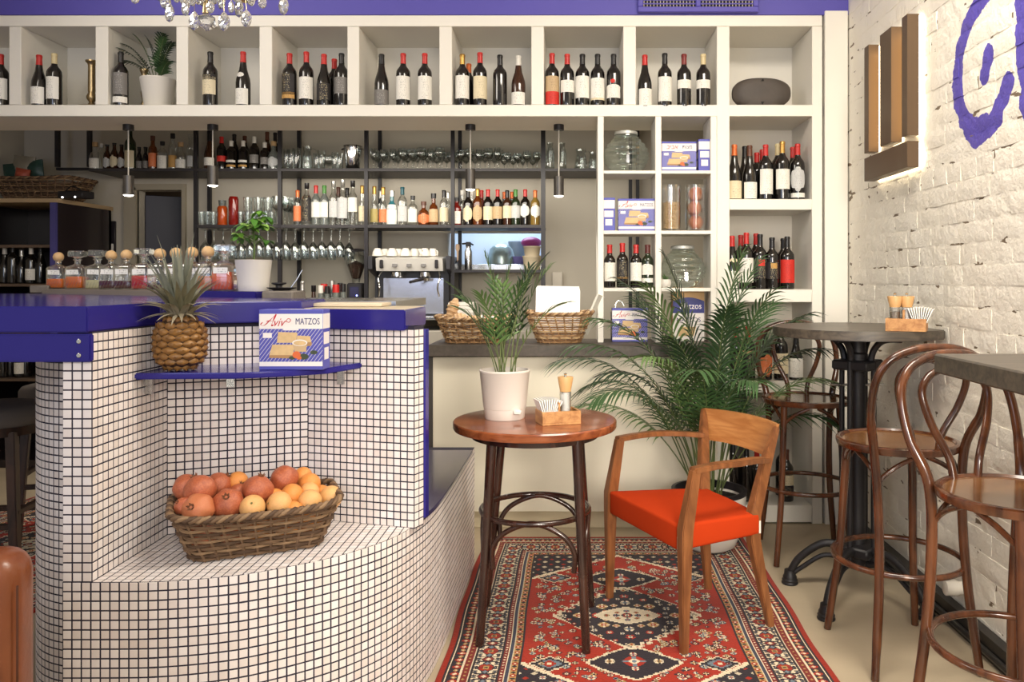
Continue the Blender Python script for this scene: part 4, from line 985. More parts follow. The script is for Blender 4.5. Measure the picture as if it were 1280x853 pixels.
backrow([(262,168,13,'burg','brown','black',[('white',.12,.34)],'brown bottle with white label behind the pendant'), (277,171,11,'bord','dark','red',[('red',.25,.42)],'dark bottle with red cap and red seal'), (289,176,12,'bord','dark','white',[('gold',.1,.17), ('white',.25,.33)],'black rum bottle with gold stripe, left of two'), (304,176,12,'bord','dark','white',[('gold',.1,.17), ('white',.25,.33)],'black rum bottle with gold stripe, right of two'),
  (318,171,12,'bord','dark','white',[('grey',.2,.45)],'dark bottle with a tall white cap'), (331,178,11,'bord','dark','white',[('grey',.2,.45)],'dark bottle with white neck seal'), (342,177,13,'squat','pale','cork',[('pale',.1,.45,'oval')],'round bottle with oval pale label'),
  (293,168,10,'bord','dark','black',[],'rear dark bottle above the left rum bottle',.13), (306,170,10,'bord','dark','brown',[],'rear bottle above the right rum bottle',.13), (334,165,9,'bord','brown','brown',[],'rear brown capped bottle',.13), (344,166,9,'bord','dark','black',[],'rear dark bottle nearest the second post',.13)], ZU+.0005, 6.30, wm, UB)
wl = 'lower back shelf'
backrow([(372,238,10,'bord','clear','orange',[('orange',.12,.55)],'bottle with orange label and cap'), (383.5,229,12,'spirit','clear','black',[('black',.1,.7)],'tall black and white patterned bottle'), (395,232,11,'bord','pale','red',[('white',.2,.58)],'white labelled bottle with red cap'), (405.5,232,11,'bord','pale','green',[('white',.2,.58)],'white labelled bottle with green cap'),
  (417,227,11,'spirit','clear','silver',[('pale',.18,.55)],'tall clear bottle left of the wide one'), (428.5,225,13,'spirit','clear','silver',[('pale',.15,.6)],'wide tall clear bottle with grey label'), (441,226,12,'spirit','clear','black',[('white',.3,.62)],'clear bottle with black cap and high white label'), (453,232,9,'burg','clear','gold',[('cream',.1,.48)],'slim bottle with gold neck left of the post'),
  (423,234,8,'bord','amber','brown',[],'rear brown topped bottle between clear ones',.12), (434,235,8,'bord','dark','black',[],'rear dark topped bottle between clear ones',.12),
  (468,233,10,'burg','clear','gold',[('olive',.08,.42)],'yellow labelled bottle with gold neck'), (479,234,10,'burg','clear','gold',[('orange',.08,.42)],'orange labelled bottle with gold neck'), (490,239,13,'squat','teal','silver',[('white',.03,.6)],'teal flat bottle with white panel'), (503,234,12,'bord','clear','teal',[('pale',.1,.5)],'grey labelled bottle with teal neck'),
  (516,245,12,'spirit','clear','black',[('white',.1,.55)],'short clear bottle with black cap and white label'), (529.5,252,14,'squat','amber','brown',[('orange',.05,.5,'oval')],'squat round amber bottle with orange badge'), (542,242,12,'squat','amber','black',[('tan',.1,.5)],'brown bottle with tan label'), (555,238,11,'bord','clear','black',[('cream',.1,.5)],'whisky bottle with leaning cream label'),
  (571,247,11,'spirit','red','black',[('white',.06,.5)],'red liquor bottle with white label right of the post'), (585,238,12,'bord','dark','black',[('cream',.1,.55,'oval')],'dark bottle with cream oval label'), (597,236,12,'bord','amber','gold',[('tan',.1,.55,'oval')],'amber bottle with gold top and oval label'), (610,237,12,'bord','dark','red',[('cream',.15,.52)],'vermouth bottle with red cap and cream label'),
  (622,237,12,'bord','dark','red',[('tan',.18,.52)],'vermouth bottle with red cap and tan label'), (634,238,11,'bord','brown','black',[('cream',.2,.55)],'brown bottle with black cap and cream label'), (644.5,237,11,'bord','green','green',[('pale',.2,.55)],'bottle with bright green cap'), (656.5,237,12,'bord','dark','red',[('white',.22,.58,'oval')],'dark bottle with red cap and white oval label'),
  (669,238,12,'bord','gold','orange',[('white',.22,.58,'oval')],'golden bottle with orange cap at the right end'),
  (476,238,9,'bord','clear','silver',[],'rear silver capped bottle by the post',.14), (560,240,8,'bord','clear','silver',[],'rear clear bottle behind the whisky',.12), (578,238,8,'spirit','clear','white',[],'rear bottle with white cap left of cream oval',.13), (590,240,8,'spirit','clear','white',[],'rear bottle with white cap right of cream oval',.13), (602,238,9,'bord','red','red',[],'rear bottle with red cap behind the amber one',.13), (640,240,8,'bord','dark','orange',[],'rear bottle with orange cap left of green cap',.13), (630.5,240,8,'bord','dark','orange',[],'rear bottle with orange cap left of black cap',.13)], ZLo+.0005, 6.27, wl, LB)
# glassware
def glass_me(prof, seg=14, m=None, name='glass'): return MB().lathe(prof, seg).mesh(name, m or DIMGLASS, 60)
flute = glass_me([(0,.0), (.028,0), (.029,.002), (.006,.006), (.0035,.012), (.0035,.075), (.012,.085), (.026,.115), (.029,.15), (.026,.185), (.025,.185), (.028,.15), (.025,.117), (0,.086)], 14)
wineg = glass_me([(0,.0), (.033,0), (.034,.002), (.007,.006), (.0036,.014), (.0036,.09), (.014,.10), (.036,.13), (.041,.16), (.036,.205), (.035,.205), (.040,.16), (.035,.131), (0,.10)], 16)
tumb = glass_me([(0,.001), (.030,0), (.032,.004), (.036,.11), (.0345,.11), (.030,.008), (0,.008)], 16)
tallt = glass_me([(0,.001), (.026,0), (.028,.004), (.033,.16), (.0315,.16), (.027,.008), (0,.008)], 16)
r_ = random.Random(12)
u = 468
GRP = 'stem glasses on the upper back shelf'
rown = [1, 1, 1]
def nth(n): return ORD[n-1] if n <= 14 else f'{n}th'
for row, Yg in enumerate((6.27, 6.36, 6.46)):
    u = 467+row*3
    while u < 676:
        if not (560 < u < 571 and row == 0):
            k = r_.uniform(.88, 1.02); me = flute if u < 500 else (wineg if (u > 500 and r_.random() < .7) else flute)
            if u > 625: k *= .85
            o = put('stem_glass', me, None, (ux(u, Yg), Yg, ZU+.0005), (0,0,r_.random()), (k, k, k*(.84 if me is wineg else .95)))
            tag(o, f'clear stem glass, {nth(rown[row])} from left in the {("front", "middle", "rear")[row]} row on the upper back shelf', 'glass', GRP); rown[row] += 1
        u += r_.uniform(11.2, 13.0)
for ih_, (u, s_) in enumerate(((357,1), (364,1), (371,1.05), (396,.8), (402,.95), (419,.85), (425,.8))):
    o = put('highball_glass', tallt, None, (ux(u, 6.28), 6.28, ZU+.0005), (0,0,0), (s_, s_, s_)); tag(o, f'clear highball glass, {ORD[ih_]} of seven left of the steel bucket', 'glass', 'highball glasses left of the bucket')
o = put('balloon_glass', glass_me([(0,.0), (.03,0), (.03,.003), (.006,.008), (.005,.03), (.03,.045), (.045,.075), (.04,.115), (.039,.115), (.044,.075), (0,.04)], 18), None, (ux(411, 6.3), 6.3, ZU+.0005)); tag(o, 'round balloon glass on the upper back shelf just left of the steel bucket', 'glass')
def pitcher(u, Y, h, r, label):
    t = thing('glass_pitcher', (ux(u, Y), Y, ZU+.0005), label, 'pitcher')
    MB().lathe([(0,.001), (r*.85,0), (r,.01), (r*.8,h*.55), (r*.62,h*.78), (r*.8,h), (r*.77,h), (r*.58,h*.78), (r*.76,h*.55), (r*.9,.012), (0,.01)], 18).build('pitcher_body', DIMGLASS, t, 60)
    MB().tube(spline([(r*.7,0,h*.9), (r*1.5,0,h*.85), (r*1.5,0,h*.5), (r*.85,0,h*.35)], 5), .005, 6).build('handle', DIMGLASS, t)
pitcher(384, 6.32, .19, .045, 'glass pitcher on the upper back shelf left of the steel bucket'); pitcher(726, 6.33, .17, .055, 'wide glass pitcher at the right end of the upper back shelf'); pitcher(741, 6.36, .15, .04, 'smaller glass pitcher at the far right of the upper back shelf')
for u, lb in ((687.5, 'left of the last pendant'), (702.5, 'right beside the last pendant')):
    o = put('glass_carafe', glass_me([(0,.001), (.034,0), (.036,.004), (.036,.14), (.028,.165), (.02,.178), (.028,.215), (.027,.215), (.018,.178), (.034,.14), (.034,.008), (0,.008)], 16), None, (ux(u, 6.3), 6.3, ZU+.0005)); tag(o, f'clear glass carafe on the upper back shelf {lb}', 'carafe')
t = thing('champagne_bucket', (ux(441, 6.31), 6.31, ZU+.0005), 'polished steel champagne bucket on the upper back shelf', 'bucket')
MB().lathe([(0,.001), (.05,0), (.052,.003), (.071,.185), (.075,.188), (.075,.192), (.069,.192), (.05,.01), (0,.008)], 28).build('bucket', CHROME, t)
for s_ in (-1, 1): MB().tube(spline([(s_*.07,-.02,.17), (s_*.09,0,.165), (s_*.07,.02,.17)], 5), .004, 6).build('handle', CHROME, t)
redg = mat('red_glass', rgb(150,30,22), .08, trans=.4, coat=.4); orgg = mat('orange_glass', rgb(206,84,28), .08, trans=.4, coat=.4)
for u, vt, me_m, lb in ((278, 258, orgg, 'orange tinted tumbler on the lower back shelf'), (292, 246, redg, 'tall red glass tumbler on the lower back shelf')):
    h = vz(vt, 6.27)-ZLo; o = tag(MB().lathe([(0,.001), (.034,0), (.036,.004), (.038,h*.9), (.03,h), (0,h)], 18).build('tinted_tumbler', me_m, None, 50, loc=(ux(u, 6.27), 6.27, ZLo+.0005)), lb, 'tumbler')
tk = thing('stacked_tumbler', (ux(278, 6.27), 6.27, vz(258, 6.27)+.001), 'dark smoky tumbler on top of the orange one', 'tumbler'); MB().lathe([(0,0), (.026,0), (.03,.045), (.028,.045), (.024,.004), (0,.004)], 14).build('tumbler', GL['pale'], tk)
for it_, (u, Y) in enumerate(((253,6.27), (260,6.27), (267,6.28), (301,6.3), (310,6.28), (317,6.28), (326,6.28), (333,6.28), (340,6.29), (312,6.4), (322,6.4), (332,6.4))):
    o = put('tumbler', tumb, None, (ux(u, Y), Y, ZLo+.0005)); tag(o, f'clear tumbler on the lower back shelf, {ORD[it_]} of the twelve at its left end', 'tumbler', 'clear tumblers on the lower back shelf')
for it_, u in enumerate((310, 323, 335)):
    o = put('tumbler', tumb, None, (ux(u, 6.28), 6.28, ZLo+.112)); tag(o, f'clear tumbler stacked on other tumblers, {ORD[it_]} from left, lower back shelf', 'tumbler', 'upper layer of clear tumblers')
for it_, (u, Y) in enumerate(((347,6.28), (356,6.29), (361,6.36), (366,6.42))):
    o = put('smoky_wine_glass', wineg, None, (ux(u, Y), Y, ZLo+.0005), None, (1.15, 1.15, 1.12)); tag(o, f'large wine glass by the second post of the lower back shelf, {ORD[it_]} from left', 'glass', 'large wine glasses by the second post')
# stem glasses hanging under the lower shelf, in rails
rails = thing('glass_hanger', (ux(350, 6.25), 6.3, ZLo-.03), 'steel wire glass hanger rails under the lower back shelf', 'glass rack')
hang = [0, 0, 0]
for i in range(9):
    x = ux(262+i*22.5, 6.25)
    MB().tube(spline([(x-.035-ux(350,6.25), -.1, .006), (x-.02-ux(350,6.25), -.115, 0), (x+.02-ux(350,6.25), -.115, 0), (x+.035-ux(350,6.25), -.1, .006)], 5)+[Vector((x+.035-ux(350,6.25), .25, .006))], .0035, 6).build('rail', CHROME, rails)
for i in range(9):
    for row, Yg in enumerate((6.2, 6.3, 6.4)):
        if i == 8 and row == 0: continue
        for s_ in (-1, 1):
            uu = 262+i*22.5+s_*5.5
            if uu > 446: continue
            k = r_.uniform(.93, 1.1); o = put('hanging_wine_glass', wineg, None, (ux(uu, Yg), Yg, ZLo-.027), (PI, 0, 0), (k, k, k*1.1)); hang[row] += 1; tag(o, f'stem glass hanging upside down, {nth(hang[row])} from left in the {("front", "middle", "rear")[row]} row', 'glass', 'hanging stem glasses')

# pendants
dark_g = mat('pendant_grey', rgb(92,88,84), .35, .6); lampm = mat('lamp_disc', rgb(255,250,240), .3, emis=(1, .93, .8, 1), es=14)
for i, (u, v0, v1) in enumerate(((160.5, 220, 244), (266, 208, 232), (588, 212, 237), (698.5, 221, 245))):
    Y = 4.85; zt = sz(145.5)
    t = thing('pendant_lamp', (ux(u, Y), Y, vz(v1, Y)), f'grey cylinder pendant lamp on a pale cord, {ORD[i]} from the left', 'lamp', 'pendant lamps under the beam')
    z1 = vz(v0, Y)-vz(v1, Y); top = zt-vz(v1, Y)
    MB().lathe([(.028,.004), (.0305,0), (.0305,z1), (.012,z1+.001), (0,z1+.001)], 24).build('lamp_shade', dark_g, t)
    MB().lathe([(0,-.008), (.018,-.007), (.0275,-.001), (.0275,.006), (0,.006)], 20).build('bulb', lampm, t)
    MB().tube([(0,0,z1), (0,0,top-.03)], .0042, 6).build('cord', mat('pale_cord', rgb(206,200,188), .6), t)
    MB().lathe([(0,top-.034), (.031,top-.034), (.031,top-.0005), (0,top-.0005)], 20).build('ceiling_cap', BLACKM, t)
    d = bpy.data.lights.new('pendant_spot', 'SPOT'); d.energy = 16; d.spot_size = 1.9; d.spot_blend = .7; d.color = (1, .92, .8); d.shadow_soft_size = .03
    o = bpy.data.objects.new('pendant_spot', d); COL.objects.link(o); o.parent = t; o.location = (0, 0, -.045)

# ================================================================== COFFEE STATION
ZK = 1.02
tag(MB().bbox((-3.2, 6.0, .001), (-.12, 6.66, ZK), .004).build('back_counter', mat('grey_back_counter', rgb(170,164,154), .5)), 'long pale work counter along the far wall under the bottle rack', 'counter')
t = thing('espresso_machine', (ux(508, 6.1)+.02, 6.3, ZK), 'two group espresso machine with a silver front and black sides', 'espresso machine')
W2 = .285; zt = vz(320, 6.1)-ZK; ofx = 0
e = MB(); e.bbox((-W2, -.02, .08), (W2, .26, zt-.02), .01)
for s_ in (-1, 1): e.prism([(-.20, zt-.10), (-.20, zt), (.26, zt), (.26, .06), (-.12, .06), (-.10, .12), (.0, .16), (.02, zt-.16), (-.12, zt-.13)], 0, .03, Matrix.Translation((s_*(W2+.012)-(.015), 0, 0)) @ Matrix(((0,0,1,0), (1,0,0,0), (0,1,0,0), (0,0,0,1))))
e.build('body', mat('machine_black', rgb(44,42,44), .35), t, 30)
MB().prism([(-.18, zt-.115), (-.20, zt-.02), (-.10, zt-.005), (.0, zt-.005), (.0, zt-.115)], -W2+.03, W2-.03, Matrix(((0,0,1,0), (1,0,0,0), (0,1,0,0), (0,0,0,1)))).build('front_panel', mat('polished_front', rgb(224,221,214), .3, .35), t, 20)
MB().box((-W2+.05, -.03, .12), (W2-.05, -.022, zt-.17)).build('splash_panel', mat('mirror_panel', rgb(214,216,226), .22, .8), t, None)
k = MB()
for x in (-.21, .21): k.bbox((x-.012, -.215, zt-.095), (x+.012, -.18, zt-.03), .005)
k.build('steam_knob', BLACKM, t)
b = MB()
for x in (-.11, 0, .11): b.bbox((x-.018, -.206, zt-.085), (x+.018, -.19, zt-.06), .002)
b.build('button_pad', mat('button_grey', rgb(120,118,116), .4), t)
for x in (-.11, .11):
    g_ = MB().lathe([(0,zt-.125), (.045,zt-.125), (.045,zt-.155), (.035,zt-.165), (0,zt-.165)], 20, (x, -.12, 0)); g_.build('group_head', CHROME, t)
MB().tube([(.08, -.14, zt-.18), (.03, -.3, zt-.20)], [.014, .011], 10).build('portafilter_handle', BLACKM, t)
MB().lathe([(0,0), (.03,0), (.035,.02), (0,.02)], 16, (.11,-.12,zt-.19)).build('portafilter', CHROME, t)
for s_ in (-1, 1): MB().tube(spline([(s_*.22,-.14,zt-.12), (s_*.235,-.2,zt-.17), (s_*.22,-.22,zt-.24), (s_*.23,-.2,zt-.31)], 5), .006, 8).build('steam_wand', CHROME, t)
MB().bbox((-W2+.02, -.24, .08), (W2-.02, .0, .105), .004).build('drip_tray', STEEL, t)
f_ = MB()
for x in (-.24, .24):
    for y in (-.1, .22): f_.lathe([(0,0), (.025,0), (.022,.08), (0,.08)], 14, (x, y, 0))
f_.build('foot', BLACKM, t)
zc = ZK+zt
cup_me = MB().lathe([(0,0), (.022,0), (.024,.003), (.039,.03), (.042,.06), (.040,.061), (.036,.03), (.02,.006), (0,.006)], 18).mesh('cup', mat('white_porcelain', rgb(226,220,208), .2), 50)
hnd = MB().tube(spline([(.04,0,.05), (.062,0,.048), (.06,0,.022), (.034,0,.018)], 4), .0045, 6).mesh('handle', _m['white_porcelain'], 60)
for i, (u, dy, z) in enumerate(((472,0,0), (490,0,0), (507,0,0), (518,.06,0), (531,0,0), (541,.05,0), (481,.1,0), (498,.11,0), (525,.12,0))):
    Y = 6.22+dy; o = put('coffee_cup', cup_me, None, (ux(u, Y), Y, zc+.062), (PI, 0, i*1.1)); tag(o, f'white coffee cup upturned on the espresso machine, {("leftmost in front", "second in front", "third in front", "fourth in front", "fifth in front", "rightmost in front", "left behind", "middle behind", "right behind")[i]}', 'cup', 'cups on the espresso machine'); put('handle', hnd, o)
t = thing('coffee_grinder', (ux(444, 6.3)-.01, 6.36, ZK), 'coffee grinder with a bean hopper left of the espresso machine', 'grinder')
zz = vz(376, 6.3)-ZK; z2 = vz(354, 6.3)-ZK; z3 = vz(311, 6.3)-ZK
g_ = MB(); g_.bbox((-.075, -.06, 0), (.075, .12, .03), .006); g_.bbox((-.05, .02, .03), (.05, .12, z2), .012); g_.bbox((-.062, -.05, zz), (.062, .1, z2), .012); g_.build('body', mat('machine_black', 0), t)
MB().box((-.035, -.0515, zz+.03), (.035, -.0505, z2-.03)).build('display', mat('grinder_screen', rgb(60,60,90), .2), t, None)
MB().ball((.02, -.052, zz+.04), .006, 10, 6).build('indicator_light', mat('blue_indicator', rgb(90,100,255), .3, emis=(.25, .3, 1, 1), es=10), t)
MB().lathe([(.03, z2), (.035, z2+.035), (.075, z3-.12), (.08, z3-.02), (.078, z3-.02), (.072, z3-.118), (.03, z2+.04)], 20).build('hopper', GL['clear'], t, 60)
MB().lathe([(0, z2+.03), (.033, z2+.037), (.07, z3-.125), (0, z3-.09)], 18).build('coffee_beans', mat('coffee_beans', rgb(56,34,22), .5, bump=(200, .6, .004)), t)
MB().lathe([(.082, z3-.02), (.095, z3-.018), (.05, z3), (0, z3+.004)], 20).build('hopper_lid', BLACKM, t)
# bar clutter on the back counter
for i, (u, vt, kind, glass, cap, labs, lb) in enumerate(((378, 352, 'burg', 'green', 'silver', [], 'green wine bottle with silver neck standing on the back counter'), (392, 357, 'spirit', 'brown', 'black', [('black',.2,.5)], 'slim brown bottle on the back counter'))):
    Y = 6.1; h = vz(vt, Y)-ZK; bottle((ux(u, Y), Y, ZK+.0005), kind, h, .045 if i == 0 else .026, glass, cap, labs, lb, 'bottles on the back counter', 0, 'counter_bottle')
for i, (u, vt, c, lb) in enumerate(((401, 357, 'white', 'pale topped slim jar'), (405, 355, 'red', 'red capped jar'), (409, 358, 'black', 'black capped jar'), (415, 351, 'silver', 'tallest clear capped jar'), (420, 356, 'red', 'second red capped jar'), (425, 354, 'black', 'thin black capped jar'), (429, 355, 'black', 'last thin capped jar'))):
    Y = 6.05+.05*(i % 2); h = vz(vt, Y)-ZK; t = thing('spice_jar', (ux(u, Y), Y, ZK+.0005), f'{lb} in the group left of the coffee grinder', 'jar', 'jars left of the grinder'); r = .019 if c != 'red' else .025
    MB().lathe([(0,0), (r,0), (r,h*.82), (r*.8,h*.86), (0,h*.86)], 14).build('jar_body', GL['pale'], t, 50); MB().lathe([(0,h*.83), (r*1.03,h*.83), (r*1.03,h), (0,h)], 14).build('cap', CAPS[c], t, 50)
t = thing('carton_stack', (ux(576, 6.0), 6.1, ZK), 'stack of flat white cartons on the back counter right of the machine', 'boxes')
for i in range(8): MB().bbox((-.095, -.1, i*.027), (.095, .1, i*.027+.025), .002).build('carton', TERRAW, t)
t.location.x = ux(576, 6.0); 
tag(MB().bbox((ux(690, 6.6), 6.64, vz(366, 6.64)), (ux(703, 6.6), 6.698, vz(340, 6.64)), .004).build('wall_switch_box', mat('pale_switch_box', rgb(206,198,184), .5)), 'pale switch box on the far wall right of the serving hatch', 'switch')
# hatch contents
zs = vz(337.5, YF)+.0005
def kit_thing(name, u, Y, mb, m, label, cat): o = mb.build(name, m, None, 50, loc=(ux(u, Y), Y, zs)); return tag(o, label, cat)
t = thing('cream_siphon', (ux(585.5, 6.4), 6.4, zs), 'steel cream siphon standing on the serving hatch shelf', 'siphon')
MB().lathe([(0,0), (.028,0), (.03,.005), (.03,.15), (.018,.175), (.02,.19), (0,.19)], 18).build('bottle', STEEL, t); q = MB(); q.bbox((-.02, -.02, .185), (.02, .02, .225), .004); q.tube([(0,0,.215), (-.05,0,.21)], .007, 8); q.tube([(.0,0,.222), (.04,0,.20)], .006, 8); q.build('valve_head', BLACKM, t)
t = thing('whisk', (ux(572, 6.4), 6.4, zs), 'whisk with a wooden handle standing on the serving hatch shelf', 'whisk')
MB().lathe([(0,.07), (.006,.07), (.008,.15), (.018,.17), (.016,.205), (0,.21)], 14).build('handle', mat('pale_wood_handle', rgb(196,166,140), .5), t)
for k in range(4):
    M = Matrix.Rotation(k*PI/4, 4, 'Z'); MB().tube([M @ p for p in spline([(.004,0,.08), (.03,0,.03), (0,0,.0), (-.03,0,.03), (-.004,0,.08)], 6)], .0018, 5).build('wire_loop', BLACKM, t)
Yk = 6.9
t = thing('metal_cloche', (ux(628, Yk)-.02, Yk+.1, vz(330, Yk)), 'domed metal cover in the kitchen behind the hatch', 'cover')
MB().lathe([(.115,0), (.118,.06), (.10,.13), (.06,.17), (0,.18)], 24).build('dome', mat('pale_steel_dome', rgb(170,186,182), .3, .6), t)
for i, (u, z0, z1, Y, w, m, lb) in enumerate(((665, 336, 320, 6.52, .075, mat('beige_tub', rgb(206,190,160), .5), 'beige food tub, lower of two on the hatch shelf'), (665, 319.5, 308, 6.52, .07, mat('beige_tub', 0), 'beige food tub, upper of two on the hatch shelf'), (646, 327, 302, 7.3, .075, mat('pale_blue_tub', rgb(160,178,190), .4), 'pale blue plastic tub in the kitchen behind the hatch'), (652, 330, 321, 7.02, .1, mat('lilac_cloth', rgb(150,140,206), .8), 'folded lilac cloth in the kitchen behind the hatch'))):
    za, zb = vz(z0, Y), vz(z1, Y)
    if i == 0: za = zs
    if i == 1: za = vz(320, 6.52)+.001
    q = MB(); q.lathe([(0,0), (w*.85,0), (w,(zb-za)*.85), (w*1.05,(zb-za)*.88), (w*1.05,zb-za), (w*.9,zb-za), (w*.8,(zb-za)*.7), (0,(zb-za)*.7)], 20); o = tag(q.build('food_tub' if i < 3 else 'folded_cloth', m, None, 50, loc=(ux(u, Y), Y, za)), lb, 'tub' if i < 3 else 'cloth')
o = tag(MB().ball((0,0,.045), .09, 18, 12, .55).build('magenta_bowl', mat('magenta_bowl', rgb(160,52,120), .4), None, 60, loc=(ux(664, 6.95), 6.95, vz(310, 6.95))), 'magenta bowl in the kitchen behind the hatch', 'bowl')
tag(MB().bbox((kx0-.3, 6.87, .96), (kx1+.3, 7.5, vz(330.5, Yk)-.001), .004).build('kitchen_bench', STEEL), 'steel bench in the kitchen behind the hatch', 'bench')
ks = tag(MB().bbox((ux(665, 7.2)-.1, 7.38, vz(330.5, Yk)), (ux(665, 7.2)+.12, 7.49, vz(316, 6.95)), .003).build('kitchen_shelf_box', kit), 'white box unit standing on the kitchen bench', 'box')

# ================================================================== LEFT WINE CABINET
cx0, cx1, cy0, cy1, chh = -4.55, -3.85, 5.95, 6.66, vz(248, 5.95)
t = thing('wine_cabinet', ((cx0+cx1)/2, 6.3, 0), 'dark wine cabinet with a blue edge at the left behind the bar', 'cabinet'); o_ = ((cx0+cx1)/2, 6.3, 0)
dk = mat('dark_cabinet', rgb(38,30,32), .3, coat=.2)
c_ = MB(); c_.box((cx0, cy0+.02, .001), (cx0+.03, cy1, chh-.03)); c_.box((cx1-.03, cy0+.02, .001), (cx1, cy1, chh-.03)); c_.box((cx0, cy1-.03, .001), (cx1, cy1, chh-.03)); c_.box((cx0, cy0+.02, .001), (cx1, cy1, .06)); c_.build('carcass', dk, t, None, o_)
MB().box((cx0, cy0, chh-.03), (cx1+.01, cy1+.01, chh)).build('top_board', mat('cabinet_plywood', rgb(176,150,116), .6), t, None, o_)
MB().box((cx1-.045, cy0, .001), (cx1, cy0+.02, chh-.031)).build('edge_strip', mat('blue_edge_strip', rgb(70,66,130), .4), t, None, o_)
SHZ = [vz(306, 5.95), vz(355, 5.95), vz(417, 5.95), vz(474, 5.95)]
for z in SHZ: MB().box((cx0+.03, cy0+.02, z-.02), (cx1-.046, cy1-.03, z)).build('shelf_board', mat('cabinet_shelf', rgb(92,74,60), .6), t, None, o_)
k = 0
for si, (z, us, hh) in enumerate(((SHZ[1], (6, 16, 27, 39, 51), .26), (SHZ[3], (5, 14, 25, 33), .24))):
    for u in us:
        k += 1; Y = 6.06+.03*(k % 2); bottle((ux(u, Y), Y, z+.0005), ('bord', 'burg')[k % 2], hh+.02*(k % 3), .038, 'dark', ('silver', 'white', 'black')[k % 3], [('white',.1,.4)] if k in (4, 8) else [], f'dark bottle, {ORD[k-1] if si == 0 else ORD[k-6]} from left on the {"decanter level" if si == 0 else "low"} shelf of the wine cabinet', 'bottles in the wine cabinet')
t = thing('router_box', (ux(96, 6.05)+.0, 6.04, chh), 'black router box with cable on the wine cabinet', 'router', rz=-.2)
MB().bbox((-.11, -.06, .005), (.11, .06, .06), .006).build('housing', BLACKM, t); MB().tube(spline([(-.1,0,.06), (-.02,-.01,.10), (.06,0,.06)], 6), .004, 6).build('cable', BLACKM, t)
q = MB()
for x in (-.06, .05): q.ball((x,-.062,.012), .007, 8, 6)
q.build('indicator_light', mat('white_led', rgb(255,255,255), .4, emis=(1,1,1,1), es=5), t)
t = thing('wall_switch_panel', (ux(139, 6.69), 6.69, vz(296, 6.69)), 'tall dark switch panel on the wall left of the doorway', 'switch')
MB().bbox((-.04, -.015, -.13), (.04, .009, .13), .004).build('back_plate', mat('dark_panel', rgb(34,30,34), .4), t); MB().bbox((-.03, -.022, -.12), (.03, -.0155, -.06), .003).build('socket', TERRAW, t)
